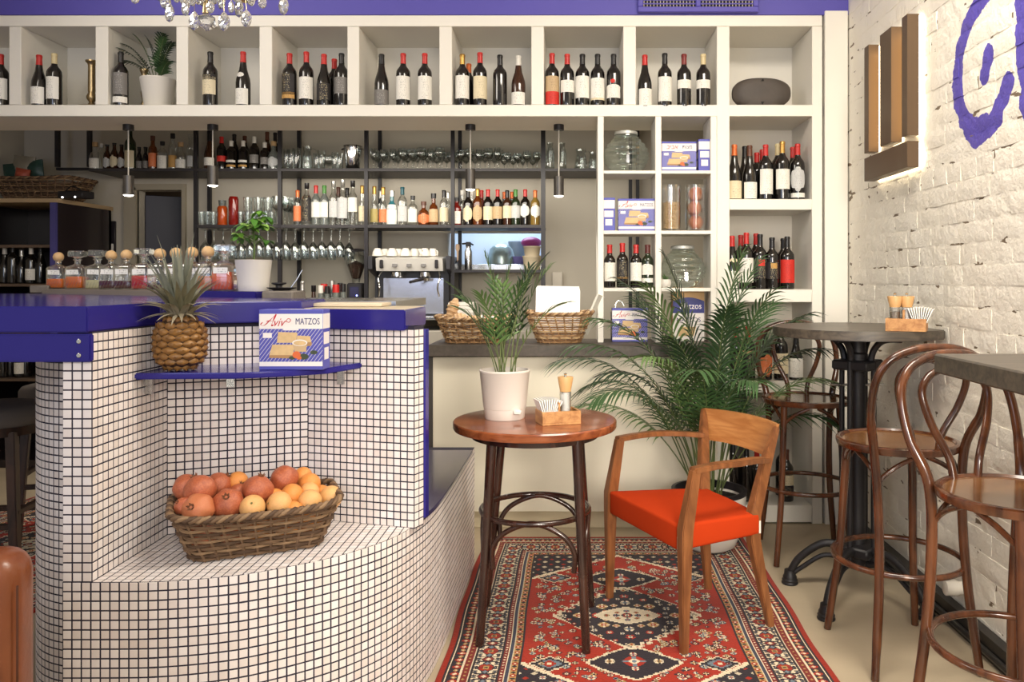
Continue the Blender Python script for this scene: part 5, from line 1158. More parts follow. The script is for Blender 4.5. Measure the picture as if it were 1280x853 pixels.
# ================================================================== RUGS
HX, HY = .706, 1.02
def rug_colors(nx, ny):
    R_ = np.array([lin(v) for v in (160,42,20)]); D = np.array([lin(v) for v in (44,36,42)]); C = np.array([lin(v) for v in (222,206,176)]); G = np.array([lin(v) for v in (176,140,86)]); B = np.array([lin(v) for v in (110,124,134)]); DR = np.array([lin(v) for v in (120,38,32)]); NV = np.array([lin(v) for v in (60,62,78)])
    x = (np.arange(nx)+.5)/nx*2*HX-HX; y = (np.arange(ny)+.5)/ny*2*HY-HY
    X, Y = np.meshgrid(x, y); A = np.abs(X); Bq = np.abs(Y)
    ex, ey = HX-A, HY-Bq; e = np.minimum(ex, ey); s = np.where(ex < ey, Y, X)      # s runs along the border
    img = np.empty((ny, nx, 3)); img[:] = R_
    def put_(mask, c): img[mask] = c
    q = lambda v, st=.0085: np.floor(v/st)*st+st/2
    # field ---------------------------------------------------------------
    fx, fy = HX-.292, HY-.292
    field = e > .292
    zx, zy = q(X), q(Y); za, zb = np.abs(zx), np.abs(zy)
    hexd = za/fx*.42+zb/fy                             # corner spandrels
    put_(field & (hexd > .985), D); put_(field & (np.abs(hexd-.99) < .016), C)
    put_(field & (hexd > 1.02) & ((np.abs(((X+.03) % .06)-.03)+np.abs(((Y+.035) % .07)-.035)) < .014), C*.8)
    put_(field & (hexd > 1.02) & ((np.abs((X % .06)-.03)+np.abs((Y % .07)-.035)) < .012), R_)
    def diamond(cx, cy, rx, ry, p=1.):
        return (np.abs(q(X-cx)/rx)**p+np.abs(q(Y-cy)/ry)**p)
    def rosette(cx, cy, r, c1, c2, c3):
        dx, dy = np.abs(X-cx), np.abs(Y-cy); dd = np.minimum(dx, dy)*.6+np.maximum(dx, dy)
        put_(dd < r*1.15, D); put_(dd < r, c1); put_((dd < r) & (np.minimum(dx, dy) < r*.16), c3); put_(dd < r*.48, c2); put_(dd < r*.22, c3)
    rnd = random.Random(11)
    for sx_ in (-1, 1):                                # scattered field flowers, mirrored
        for sy_ in (-1, 1):
            for (a, b, r, k) in ((.10,.40,.018,0), (.20,.35,.02,1), (.30,.30,.022,2), (.36,.20,.019,0), (.36,.08,.016,1), (.31,.05,.015,2), (.25,.44,.018,0), (.34,.42,.017,1), (.06,.56,.02,2), (.16,.52,.019,0), (.27,.55,.018,1), (.10,.66,.017,0), (.20,.63,.016,2), (.30,.17,.014,0), (.38,.31,.014,2), (.15,.43,.012,1), (.33,.52,.014,0), (.03,.69,.012,1), (.28,.37,.011,2), (.24,.25,.012,1)):
                cols = ((C, R_, B), (B, C, R_), (G, DR, C))[k]; rosette(sx_*a, sy_*b, r, *cols)
            d = diamond(sx_*.31, sy_*.42, .085, .06); put_(d < 1, C); put_(d < .85, D); put_(d < .62, B); put_(d < .42, R_); put_(d < .2, C)
    for k in range(170):                                # small filling flowers, mirrored
        a, b = rnd.uniform(.02, fx-.03), rnd.uniform(.02, fy-.05)
        if a/fx*.42+b/fy > .93 or (a/.30)**1.2+(b/.30)**1.2 < 1.1: continue
        for sx_ in (-1, 1):
            for sy_ in (-1, 1): rosette(sx_*a, sy_*b, rnd.choice((.009, .012, .015)), *rnd.choice(((G, D, C), (B, D, C), (C, R_, D), (D, G, C), (DR, C, D))))
    for sy_ in (-1, 1):                                # pendants
        d = diamond(0, sy_*.41, .185, .13, 1.15); put_(field & (d < 1), C); put_(field & (d < .90), D)
        rosette(0, sy_*.40, .045, R_, C, B)
        for k in (-1, 1): rosette(k*.09, sy_*.40, .022, C, G, D)
        rosette(0, sy_*.345, .016, C, B, R_); rosette(0, sy_*.455, .016, C, B, R_)
    hexm = (np.abs(zx)/.31)**1.2+(np.abs(zy)/.31)**1.2+.07*(np.abs(((zx+zy) % .06)-.03) < .014)
    put_(hexm < 1.0, C); put_(hexm < .91, D)
    for a, b, r, k in ((.12,.0,.03,0), (.20,.0,.026,1), (.0,.13,.024,2), (.0,.20,.022,0), (.10,.09,.026,1), (.08,.16,.018,0), (.17,.07,.018,2), (.24,.04,.014,0), (.14,.14,.014,2), (.05,.10,.016,1), (.06,.23,.013,0), (.16,.02,.012,2), (.22,.08,.011,0), (.12,.19,.011,1), (.03,.17,.010,2), (.19,.11,.010,1), (.26,.0,.012,2), (.09,.045,.011,1), (.15,.11,.010,2), (.0,.265,.012,1)):
        for sx_ in (-1, 1):
            for sy_ in (-1, 1): rosette(sx_*a, sy_*b, r, *((R_*1.1, C, D), (G, R_, C), (C, B, D))[k])
    d = diamond(0, 0, .14, .085, 1.3); put_(d < 1, C); put_(d < .88, C*.88)
    for a, b, r, k in ((0,0,.022,0), (.045,0,.014,1), (.085,0,.012,2), (0,.042,.012,1), (.04,.028,.010,2)):
        for sx_ in (-1, 1):
            for sy_ in (-1, 1): rosette(sx_*a, sy_*b, r, *((R_, C, D), (B, R_, D), (G, D, R_))[k])
    # borders -------------------------------------------------------------
    def motif(c, per, ph=0.): return np.abs(((s+ph) % per)-per/2), np.abs(e-c)
    put_(e < .292, G*.7)
    band = lambda a, b, c: put_((e >= a) & (e < b), c)
    band(0, .026, R_*.85); band(.026, .034, D); band(.034, .039, C); band(.039, .046, D)
    band(.046, .080, D*1.2)
    a, b = motif(.063, .052); m = (e > .046) & (e < .08); put_(m & (a+b*.8 < .017), R_); put_(m & (a+b*.8 < .008), C); a2, b2 = motif(.063, .052, .026); put_(m & (a2+b2 < .011), G); put_(m & (a2+b2 < .004), C)
    band(.080, .086, C); band(.086, .112, DR); a, b = motif(.099, .026); put_((e > .086) & (e < .112) & (a+b < .006), G); band(.112, .118, C*.9); band(.118, .123, D)
    band(.123, .213, C)
    m = (e > .123) & (e < .213)
    a, b = motif(.168, .128)
    put_(m & (np.minimum(a, b)*.7+np.maximum(a, b) < .036), D); put_(m & (np.minimum(a, b)*.7+np.maximum(a, b) < .031), R_); put_(m & (a < .006) & (b < .03), DR); put_(m & (np.maximum(a, b) < .011), G); put_(m & (np.maximum(a, b) < .005), D)
    a, b = motif(.168, .128, .064)
    put_(m & (a*.9+b < .028), D); put_(m & (a*.9+b < .022), DR*1.2); put_(m & (a+b < .01), C); put_(m & (np.abs(a-.017) < .004) & (b < .034), D)
    for ph in (0, .032, .064, .096):
        for cc in (.133, .203): a, b = motif(cc, .128, ph); put_(m & (np.abs(a-.006)+np.abs(b-.003) < .0072), D); put_(m & (a+b < .004), B)
    for ph in (.032, .096): a, b = motif(.168, .128, ph); put_(m & (a+b < .017), D); put_(m & (a+b < .011), B*1.1)
    band(.213, .219, D); band(.219, .237, DR); a, b = motif(.228, .02); put_((e > .219) & (e < .237) & (a+b < .005), C); band(.237, .242, C); band(.242, .254, NV); band(.254, .257, C*.8)
    band(.257, .283, G); a, b = motif(.27, .044); m = (e > .257) & (e < .283); put_(m & (a+b < .014), R_); put_(m & (a+b < .006), C); a, b = motif(.27, .044, .022); put_(m & (a+b*.8 < .009), D)
    band(.283, .292, D)
    img *= (1+np.random.default_rng(1).normal(0, .07, (ny, nx, 1)))
    img *= (1+.06*np.sin(np.arange(ny)*1.7))[:, None, None]
    return np.clip(img, 0, 1)
def rug_mesh(nx=340, ny=492):
    colr = rug_colors(nx, ny)
    xs = np.linspace(-HX, HX, nx+1); ys = np.linspace(-HY, HY, ny+1); X, Y = np.meshgrid(xs, ys)
    wob = .004*np.sin(Y*5)+.003*np.sin(Y*11+1); X = X+wob*np.abs(X)/HX*np.sign(X)
    Z = .009+.0008*np.random.default_rng(2).random(X.shape); Z[0, :] = Z[-1, :] = .0005; Z[:, 0] = Z[:, -1] = .0005
    V = np.stack([X, Y, Z], -1).reshape(-1, 3)
    i = np.arange(ny)[:, None]*(nx+1)+np.arange(nx)[None, :]; F = np.stack([i, i+1, i+nx+2, i+nx+1], -1).reshape(-1, 4)
    me = bpy.data.meshes.new('rug'); me.vertices.add(len(V)); me.vertices.foreach_set('co', V.astype(np.float32).ravel())
    me.loops.add(F.size); me.loops.foreach_set('vertex_index', F.astype(np.int32).ravel())
    me.polygons.add(len(F)); me.polygons.foreach_set('loop_start', np.arange(0, F.size, 4, dtype=np.int32))
    me.update(calc_edges=True); me.validate()
    at_ = me.attributes.new('knots', 'FLOAT_COLOR', 'FACE')
    at_.data.foreach_set('color', np.concatenate([colr.reshape(-1, 3), np.ones((nx*ny, 1))], 1).astype(np.float32).ravel())
    m = mat('woven_wool', rgb(160,60,40), .95, spec=.1, sheen=.1, bump=(320, .5, .002)); n = m.node_tree.nodes.new('ShaderNodeAttribute'); n.attribute_name = 'knots'
    m.node_tree.links.new(n.outputs['Color'], m.node_tree.nodes['Principled BSDF'].inputs['Base Color']); me.materials.append(m); return me
RUG = rug_mesh()
tag(put('patterned_rug', RUG, None, (.222, 3.325, .0004)), 'red and black oriental rug under the round table and red armchair', 'rug')
tag(put('patterned_rug', RUG, None, (-2.88, 4.22, .0004), (0, 0, -.12)), 'red oriental rug under the stools at the left of the bar', 'rug')

# ================================================================== ROUND CAFE TABLE
tc = (-.155, 3.22)
t = thing('round_cafe_table', (tc[0], tc[1], 0), 'round cafe table with a reddish wooden top and dark bentwood legs', 'table')
TH = .845
topw = wood('red_brown_tabletop', rgb(112,54,30), rgb(158,88,50), (3, 22, 22), .2, .4)
MB().lathe([(0,TH-.036), (.31,TH-.036), (.324,TH-.033), (.328,TH-.026), (.328,TH-.006), (.324,TH-.001), (.316,TH), (0,TH)], 64).build('tabletop', topw, t, 35)
dark_b = wood('dark_bentwood', rgb(36,20,16), rgb(62,34,24), (14, 14, 3), .22, .4)
MB().lathe([(.23,TH-.066), (.255,TH-.066), (.255,TH-.037), (.23,TH-.037)], 48).build('apron', dark_b, t)
LT = [(-.314, 3.09), (.012, 3.05), (.02, 3.37), (-.30, 3.39)]; LBt = [(-.358, 3.048), (.048, 2.993), (.075, 3.419), (-.375, 3.42)]
zr = .485
for (a, b), (c, d) in zip(LT, LBt):
    p = [(a-tc[0], b-tc[1], TH-.037), (a*.75+c*.25-tc[0], b*.75+d*.25-tc[1], .60), (a*.35+c*.65-tc[0], b*.35+d*.65-tc[1], .28), (c-tc[0], d-tc[1], .002)]
    MB().tube(spline(p, 5), [.021, .016], 12).build('leg', dark_b, t)
MB().tube([(.215*math.cos(i*PI/20), .215*math.sin(i*PI/20), zr) for i in range(40)], .0115, 10, True).build('stretcher_ring', dark_b, t)
def onleg(i, z):
    f = (TH-z)/TH; (a, b), (c, d) = LT[i], LBt[i]; return Vector((a+(c-a)*f-tc[0], b+(d-b)*f-tc[1], z))
for i in range(4):
    j = (i+1) % 4; a, b = onleg(i, .30), onleg(j, .30); a2, b2 = a.lerp(b, .09), b.lerp(a, .09)
    n_ = (a+b)/2; out = Vector((n_.x, n_.y, 0)).normalized()*.012
    p = [a2, a2+Vector((0,0,.08))+out*.5, a2.lerp(b2, .16)+Vector((0,0,.145))+out, a2.lerp(b2, .5)+Vector((0,0,.183))+out*1.2, a2.lerp(b2, .84)+Vector((0,0,.145))+out, b2+Vector((0,0,.08))+out*.5, b2]
    MB().tube(spline(p, 7), .0105, 10).build('arch_brace', dark_b, t)

# ================================================================== RED ARMCHAIR
ch = thing('armchair', (.49, 3.33, 0), 'warm wooden armchair with an orange red upholstered seat on the rug', 'chair'); CO = Vector((.49, 3.33, 0))
cw = wood('honey_wood', rgb(108,64,35), rgb(142,90,52), (24, 24, 4), .34, .25)
L1, L2, L3, L4 = Vector((.158, 3.5125, 0)), Vector((.4125, 2.99, 0)), Vector((.795, 3.226, 0)), Vector((.6085, 3.612, 0))
def Lp(v): return v-CO
def zc_(v, z): return Vector((v.x, v.y, z))
def beam(mb, pts, sizes, ax):
    """square-section member through pts; ax = horizontal direction of its width"""
    ax = Vector(ax).normalized(); vs = []
    for i, p in enumerate(pts):
        a = pts[max(i-1, 0)]; b = pts[min(i+1, len(pts)-1)]; tg = (Vector(b)-Vector(a)).normalized(); x = (ax-tg*ax.dot(tg)).normalized(); y = tg.cross(x); s, d = sizes[i]
        vs += [Vector(p)+x*s*k+y*d*l for k, l in ((-1,-1), (1,-1), (1,1), (-1,1))]
    fs = [(0,3,2,1), tuple(len(vs)-4+k for k in range(4))]
    for i in range(len(pts)-1):
        for k in range(4): fs.append((i*4+k, i*4+(k+1) % 4, i*4+4+(k+1) % 4, i*4+4+k))
    bm = bmesh.new(); q = [bm.verts.new(v) for v in vs]
    for f in fs: bm.faces.new([q[i] for i in f])
    bmesh.ops.recalc_face_normals(bm, faces=bm.faces[:]); bmesh.ops.bevel(bm, geom=[e for e in bm.edges if e.calc_face_angle(0) > .5], offset=.0035, segments=2, affect='EDGES')
    return mb.bm(bm)
sidew = (L2-L1).normalized(); back = Vector((.905, .425, 0)).normalized()
def front_leg(L, zarm):
    p = [zc_(L, .002), zc_(L+back*.004, .40), zc_(L+back*.006, .47), zc_(L+back*.05, zarm)]
    return beam(MB(), [Lp(q) for q in p], [(.013,.014), (.021,.023), (.022,.025), (.017,.018)], sidew)
front_leg(L1, .702).build('front_leg', cw, ch, 30); front_leg(L2, .688).build('front_leg', cw, ch, 30)
R3 = L3-back*.075+Vector((-.005,.02,0)); R4 = L4-back*.03+Vector((0,-.01,0))
B3 = Vector((.853, 3.365, .784)); B4 = Vector((.617, 3.79, .792))
for L, R, Bk in ((L3, R3, B3), (L4, R4, B4)):
    beam(MB(), [Lp(zc_(L, .002)), Lp(zc_(R, .36)), Lp(zc_(R, .46)), Lp(R.lerp(Vector((Bk.x, Bk.y, 0)), .55)+Vector((0,0,.66))), Lp(Bk)], [(.013,.014), (.02,.024), (.021,.026), (.017,.022), (.010,.014)], sidew).build('back_leg', cw, ch, 30)
# curved back panel
def bezq(a, b, c, t_): return a*(1-t_)**2+b*2*t_*(1-t_)+c*t_*t_
mid = (B3+B4)/2+back*.085
def panel(z0, z1, th):
    N = 14; vs = []
    for i in range(N+1):
        f = i/N; T = bezq(B4, Vector((mid.x, mid.y, B4.z)), B3, f)
        lo = T-back*(.035+.012*math.sin(PI*f)); bow = -.022*math.sin(PI*f)
        for off in (0, th):
            vs.append(Lp(Vector((T.x, T.y, z1+.004*math.sin(PI*f)))+back*off)); vs.append(Lp(Vector((lo.x, lo.y, z0-bow*.4))+back*off))
    fs = []
    for i in range(N):
        a, b = i*4, i*4+4; fs += [(a, a+1, b+1, b), (a+2, b+2, b+3, a+3), (a, b, b+2, a+2), (a+1, a+3, b+3, b+1)]
    fs += [(0, 2, 3, 1), (N*4, N*4+1, N*4+3, N*4+2)]
    bm = bmesh.new(); q = [bm.verts.new(v) for v in vs]
    for f in fs: bm.faces.new([q[i] for i in f])
    bmesh.ops.recalc_face_normals(bm, faces=bm.faces[:]); return MB().bm(bm)
panel(.655, .797, .016).build('backrest', wood('back_veneer', rgb(162,102,54), rgb(190,132,78), (4, 4, 30), .32, .25), ch, 40)
for L, R, Bk, za in ((L1, R4, B4, .702), (L2, R3, B3, .688)):
    a = zc_(L+back*.05, za); e_ = R.lerp(Vector((Bk.x, Bk.y, 0)), .58); b = Vector((e_.x, e_.y, .662 if L is L2 else .685)); m = (a+b)/2+Vector((0,0,.012))+(sidew*(.028 if L is L2 else -.028))
    pts = spline([a-back*.012, a.lerp(m, .5)+Vector((0,0,.004)), m, m.lerp(b, .5)+Vector((0,0,.003)), b], 4)
    beam(MB(), [Lp(q) for q in pts], [(.021,.011)]*len(pts), sidew).build('armrest', cw, ch, 30)
# seat
red = mat('orange_red_fabric', rgb(178,56,20), .9, spec=.08, sheen=0, var=(5, .10), bump=(400, .25, .001))
sp_ = [L1+sidew*.018-back*.012, L2-sidew*.018-back*.012, L3-back*.05, L4-back*.015]
bm = bmesh.new(); zt_, zb_ = .484, .384
tv = [bm.verts.new(Lp(Vector((p.x, p.y, zt_-(.014 if i > 1 else 0))))) for i, p in enumerate(sp_)]; bv = [bm.verts.new(Lp(Vector((p.x, p.y, zb_)))) for p in sp_]
bm.faces.new(tv); bm.faces.new(list(reversed(bv)))
for i in range(4): bm.faces.new((tv[i], bv[i], bv[(i+1) % 4], tv[(i+1) % 4]))
bmesh.ops.recalc_face_normals(bm, faces=bm.faces[:]); bmesh.ops.bevel(bm, geom=bm.edges[:], offset=.014, segments=3, affect='EDGES', profile=.6)
bmesh.ops.subdivide_edges(bm, edges=[e for e in bm.edges if e.calc_length() > .2], cuts=6, use_grid_fill=True)
for v in bm.verts:
    if v.co.z > .45: v.co.z += .010*max(0, 1-(v.co.x**2+v.co.y**2)/.05)
MB().bm(bm).build('seat', red, ch, 50)
for p in (sp_[1], sp_[2]): MB().tube([Lp(zc_(p+(Vector((.49,3.33,0))-p).normalized()*.006, .39)), Lp(zc_(p+(Vector((.49,3.33,0))-p).normalized()*.006, .44))], .007, 8).build('piping', mat('white_piping', rgb(226,214,200), .7), ch)
rl = MB(); bb_ = [zc_(p.lerp(Vector((.49,3.33,0)), .12), .40) for p in (L1, L2, L3-back*.055, L4-back*.018)]
for a, b in zip(bb_, bb_[1:]+bb_[:1]): beam(rl, [Lp(a.lerp(b, .04)), Lp(b.lerp(a, .04))], [(.010,.012)]*2, Vector((0,0,1)))
rl.build('seat_rail', cw, ch, 30)

# ================================================================== BENTWOOD BAR STOOLS
def make_stool(loc, rz, label):
    t = thing('bar_stool', loc, label, 'bar stool', 'bentwood bar stools', rz)
    Z = .805; r = .222
    MB().lathe([(0,Z-.030), (r-.03,Z-.030), (r-.004,Z-.027), (r,Z-.015), (r,Z-.004), (r-.006,Z), (r-.016,Z+.001), (r-.024,Z-.007)], 44).build('seat_rim', BENT, t)
    MB().lathe([(r-.023,Z-.0075), (r*.5,Z-.012), (0,Z-.014)], 44).build('seat_panel', BENTSEAT, t, 60)
    for s in (-1, 1):
        MB().tube(spline([(s*.135,-.135,Z-.03), (s*.142,-.145,.60), (s*.155,-.165,.32), (s*.185,-.205,.004)], 6), [.018, .0145], 12).build('leg', BENT, t)
    hoop = [(-.195,.215,.004), (-.165,.185,.33), (-.158,.165,.60), (-.172,.160,.80), (-.205,.205,.93), (-.205,.240,1.05), (-.165,.258,1.125), (-.085,.266,1.163), (0,.268,1.172)]
    hp = hoop+[(-x, y, z) for x, y, z in reversed(hoop[:-1])]
    q = spline(hp, 7); MB().tube(q, [.0165 if .1 < p.z < .9 else .0145 for p in q], 12).build('back_hoop', BENT, t)
    ih = [(-.045,.200,Z-.02), (-.058,.205,.86), (-.105,.225,.96), (-.125,.243,1.05), (-.098,.252,1.10), (-.045,.256,1.125), (0,.257,1.130)]
    ip = ih+[(-x, y, z) for x, y, z in reversed(ih[:-1])]
    MB().tube(spline(ip, 7), .0125, 10).build('inner_hoop', BENT, t)
    MB().tube([(.232*math.cos(i*PI/22), .232*math.sin(i*PI/22)+.002, .36) for i in range(44)], .0115, 10, True).build('foot_ring', BENT, t)
    for a in (45, 135, 225, 315):
        a0 = math.radians(a); A = Vector((math.copysign(.158 if a < 180 else .142, math.cos(a0)), .165 if a < 180 else -.147, 0))
        for s in (1, -1):
            a1 = math.radians(a+s*38); Bq = Vector((.175*math.cos(a1), .175*math.sin(a1), 0))
            MB().tube(spline([A*.99+Vector((0,0,.60)), A*.97+Vector((0,0,.68)), A.lerp(Bq, .45)+Vector((0,0,.735)), Bq+Vector((0,0,Z-.034))], 5), .0085, 8).build('corner_brace', BENT, t)
    return t
make_stool((1.19, 4.10, 0), math.radians(-4), 'bentwood bar stool behind the round black high table by the shelf')
make_stool((1.225, 3.03, 0), math.radians(186), 'middle bentwood bar stool with its back to the viewer before the high table')
make_stool((1.265, 2.27, 0), math.radians(17), 'nearest bentwood bar stool tucked at the black slab table')

# ================================================================== HIGH TABLES
iron = mat('cast_iron', rgb(38,36,38), .45, .3, bump=(60, .2, .003)); blk = wood('black_stained_top', rgb(58,52,46), rgb(92,82,70), (3, 30, 30), .42, .1)
HC = Vector((1.285, 3.62, 0)); HT = 1.193
t = thing('round_high_table', HC, 'black round high table on a cast iron pedestal against the brick wall', 'table')
poly = [Vector((.374*math.cos(i*2*PI/72), .374*math.sin(i*2*PI/72), 0)) for i in range(72)]; xm = XW-.012-HC.x
poly = clip(poly, Vector((xm, -5, 0)), Vector((xm, 5, 0)))
bm = bmesh.new(); b0 = [bm.verts.new((p.x, p.y, HT-.04)) for p in poly]; t0_ = [bm.verts.new((p.x, p.y, HT)) for p in poly]; bm.faces.new(list(reversed(b0))); bm.faces.new(t0_)
for i in range(len(poly)): bm.faces.new((b0[i], b0[(i+1) % len(poly)], t0_[(i+1) % len(poly)], t0_[i]))
bmesh.ops.recalc_face_normals(bm, faces=bm.faces[:])
bmesh.ops.bevel(bm, geom=[e for e in bm.edges if abs(e.verts[0].co.z-e.verts[1].co.z) < .001], offset=.004, segments=2, affect='EDGES')
MB().bm(bm).build('tabletop', blk, t, 40)
MB().lathe([(0,.13), (.032,.13), (.038,.16), (.034,.2), (.034,1.02), (.045,1.03), (.045,1.07), (.036,1.08), (.036,HT-.042), (0,HT-.042)], 20).build('column', iron, t)
for k in range(4):
    a = math.radians(45+90*k); d = Vector((math.cos(a), math.sin(a), 0))
    MB().tube([d*.075+Vector((0,0,.15)), d*.075+Vector((0,0,1.04))], .0125, 10).build('column_rod', iron, t)
    MB().tube(spline([d*.06+Vector((0,0,1.03)), d*.075+Vector((0,0,1.09)), d*.12+Vector((0,0,1.135)), d*.20+Vector((0,0,HT-.05))], 6), [.016,.013], 8).build('top_bracket', iron, t)
for z in (.17, 1.0): MB().bbox((-.085,-.085,z), (.085,.085,z+.045), .008, Matrix.Rotation(math.radians(45), 4, 'Z')).build('collar', iron, t)
MB().lathe([(0,.095), (.03,.10), (.034,.13), (0,.13)], 16).build('end_knob', iron, t)
MB().tube([(-.12,0,.93), (.12,0,.93)], .006, 8).build('crank_rod', STEEL, t)
for k, (ax_, ay) in enumerate(((1.0, 3.70), (1.045, 3.31), (1.46, 3.31), (1.45, 3.93))):
    e_ = Vector((ax_, ay, 0))-HC; e_.z = 0; u_ = e_.normalized()
    MB().tube(spline([u_*.05+Vector((0,0,.19)), e_*.5+Vector((0,0,.20)), e_*.85+Vector((0,0,.125)), e_+Vector((0,0,.05))], 7), [.019,.016], 10).build('base_arm', iron, t)
    MB().tube(spline([u_*.06+Vector((0,0,.14)), e_*.5+Vector((0,0,.145)), e_*.8+Vector((0,0,.085)), e_*.95+Vector((0,0,.05))], 7), .011, 8).build('base_strut', iron, t)
    MB().lathe([(0,.001), (.036,.001), (.038,.006), (.034,.014), (.036,.02), (.031,.028), (.032,.034), (.026,.045), (.024,.065), (0,.07)], 18, e_).build('foot', iron, t)
t = thing('slab_high_table', (1.31, 1.75, 0), 'black rectangular high table at the right edge nearest the viewer', 'table')
MB().bbox((1.035-1.31, 1.0-1.75, HT-.055), (XW-.012-1.31, 2.30-1.75, HT), .005).build('tabletop', blk, t)
MB().lathe([(0,.001), (.22,.001), (.22,.015), (.04,.03), (.035,.06), (.035,HT-.07), (.12,HT-.06), (.12,HT-.056), (0,HT-.056)], 28, (.06,-.2,0)).build('pedestal', iron, t)

# ================================================================== LEFT SIDE STOOLS AND LEATHER CHAIR
dkw = wood('dark_oak_frame', rgb(44,28,22), rgb(76,48,34), (14, 14, 3), .4); gfab = mat('grey_seat_fabric', rgb(112,104,98), .9, bump=(200, .3, .002), var=(6, .12))
def left_stool(x, y, rz, label):
    t = thing('upholstered_stool', (x, y, 0), label, 'bar stool', 'grey upholstered stools', rz)
    MB().lathe([(0,.74), (.20,.74), (.215,.76), (.215,.80), (.20,.822), (.15,.834), (0,.838)], 32).build('seat_pad', gfab, t, 50)
    MB().lathe([(.15,.70), (.205,.70), (.205,.74), (.15,.74)], 28).build('seat_ring', dkw, t)
    for sx_ in (-1, 1):
        for sy_ in (-1, 1):
            beam(MB(), [Vector((sx_*.175, sy_*.175, .012)), Vector((sx_*.135, sy_*.135, .72))], [(.018,.018), (.021,.021)], (1,0,0)).build('leg', dkw, t, 30)
    for z, o1 in ((.30, 0), (.36, 1)):
        for s in (-1, 1):
            k = .16; p = [Vector((-k, s*k, z)), Vector((k, s*k, z))] if o1 == 0 else [Vector((s*k, -k, z)), Vector((s*k, k, z))]
            beam(MB(), p, [(.012,.016)]*2, (0,0,1)).build('stretcher', dkw, t, 30)
left_stool(-2.68, 3.72, .12, 'grey padded bar stool at the left picture edge, nearer of two'); left_stool(-2.83, 4.45, .3, 'grey padded bar stool half hidden behind the nearer left stool')
lea = mat('tan_leather', rgb(122,66,36), .33, var=(9, .4), bump=(90, .25, .003), coat=.15)
t = thing('leather_armchair', (-1.62, 1.62, 0), 'worn tan leather armchair at the lower left corner', 'chair', rz=math.radians(10))
MB().bbox((-.42, .02, .38), (.425, .16, .808), .055, seg=4).build('backrest', lea, t, 50)
MB().bbox((-.40, -.55, .30), (.40, .02, .46), .05, seg=4).build('seat_cushion', lea, t, 50)
for s in (-1, 1): MB().bbox((s*.36-.06, -.55, .20), (s*.36+.06, .018, .60), .045, seg=4).build('armrest', lea, t, 50)
MB().tube([(.4258, .045, .42), (.4258, .045, .74)], .0025, 6).build('seam', mat('dark_seam', rgb(84,46,26), .7), t)
for a in (-.34, .34):
    for b in (-.48, .08): MB().lathe([(0,.001), (.016,.001), (.024,.3), (0,.3)], 12, (a, b, 0)).build('leg', dkw, t)

# ================================================================== WALL SCONCE
bronze = mat('bronze_box', rgb(96,76,56), .42, .35, bump=(300, .1, .001)); led = mat('led_strip', rgb(255,240,210), .4, emis=(1, .86, .62, 1), es=9)
t = thing('wall_sconce', (XW-.04, 3.88, 2.3), 'bronze wall lamp of three upright boxes over a base bar on the brick wall', 'wall lamp'); SO = (XW-.04, 3.88, 2.3)
for y0, y1 in ((3.607, 3.668), (3.79, 3.93), (4.08, 4.14)):
    MB().bbox((1.504, y0, 2.058), (1.558, y1, 2.606), .0015).build('upright_box', bronze, t, None, SO)
    MB().box((1.559, y0+.006, 2.064), (1.568, y1-.006, 2.600)).build('light_strip', led, t, None, SO)
for y0, y1 in ((3.69, 3.775), (3.96, 4.065)): MB().box((1.566, y0, 2.08), (1.572, y1, 2.58)).build('light_strip', mat('soft_led_strip', rgb(255,220,160), .4, emis=(1, .66, .30, 1), es=5.5), t, None, SO)
MB().bbox((1.504, 3.607, 1.914), (1.558, 4.14, 2.032), .0015).build('base_bar', bronze, t, None, SO)
MB().box((1.559, 3.613, 1.92), (1.568, 4.134, 2.026)).build('light_strip', led, t, None, SO)
MB().box((1.5685, 3.64, 1.95), (1.583, 4.10, 2.57)).build('mounting_plate', mat('pale_mount', rgb(220,210,190), .6), t, None, SO)

# ================================================================== CHANDELIER
YC = 3.0; cxx = ux(257, YC)
t = thing('crystal_chandelier', (cxx, YC, 2.42), 'crystal chandelier with clear faceted drops hanging at the top edge', 'chandelier')
cry = clear_glass('crystal', (.97, .97, .97, 1), .0)
stem = MB(); stem.lathe([(0,-.02), (.012,-.015), (.008,.02), (.014,.06), (.008,.10), (.02,.16), (.012,.24), (.01,1.05), (0,1.06)], 14); stem.build('stem', BRASS, t)
MB().lathe([(0,1.075), (.07,1.07), (.05,1.03), (0,1.02)], 20).build('ceiling_rose', BRASS, t)
for k in range(6):
    a = k*PI/3+.2; d = Vector((math.cos(a), math.sin(a), 0)); MB().tube(spline([d*.01+Vector((0,0,.16)), d*.14+Vector((0,0,.09)), d*.26+Vector((0,0,.12)), d*.29+Vector((0,0,.18))], 6), .006, 8).build('arm', BRASS, t)
    MB().lathe([(0,.18), (.045,.185), (.05,.195), (.01,.19), (.01,.28), (0,.28)], 16, d*.29).build('candle_cup', BRASS, t)
def drop_me(L_, w):
    rings = [(0,0), (.18,.10), (.42,.30), (.5,.52), (.46,.72), (.30,.9), (0,1.0)]
    n = 8; mb = MB(); vs = []; rows = []
    for j, (r, z) in enumerate(rings):
        if r == 0: rows.append([len(vs)]); vs.append((0,0,-z*L_)); continue
        rows.append(list(range(len(vs), len(vs)+n)))
        for k in range(n): a = 2*PI*(k+.5*(j % 2))/n; vs.append((r*w*math.cos(a), r*w*.55*math.sin(a), -z*L_))
    fs = []
    for A, Bq in zip(rows, rows[1:]):
        for k in range(n):
            if len(A) == 1: fs.append((A[0], Bq[(k+1) % n], Bq[k]))
            elif len(Bq) == 1: fs.append((A[k], A[(k+1) % n], Bq[0]))
            else: fs += [(A[k], A[(k+1) % n], Bq[k]), (A[(k+1) % n], Bq[(k+1) % n], Bq[k])]
    return mb.add(vs, fs).mesh('crystal_drop', drop_m, None)
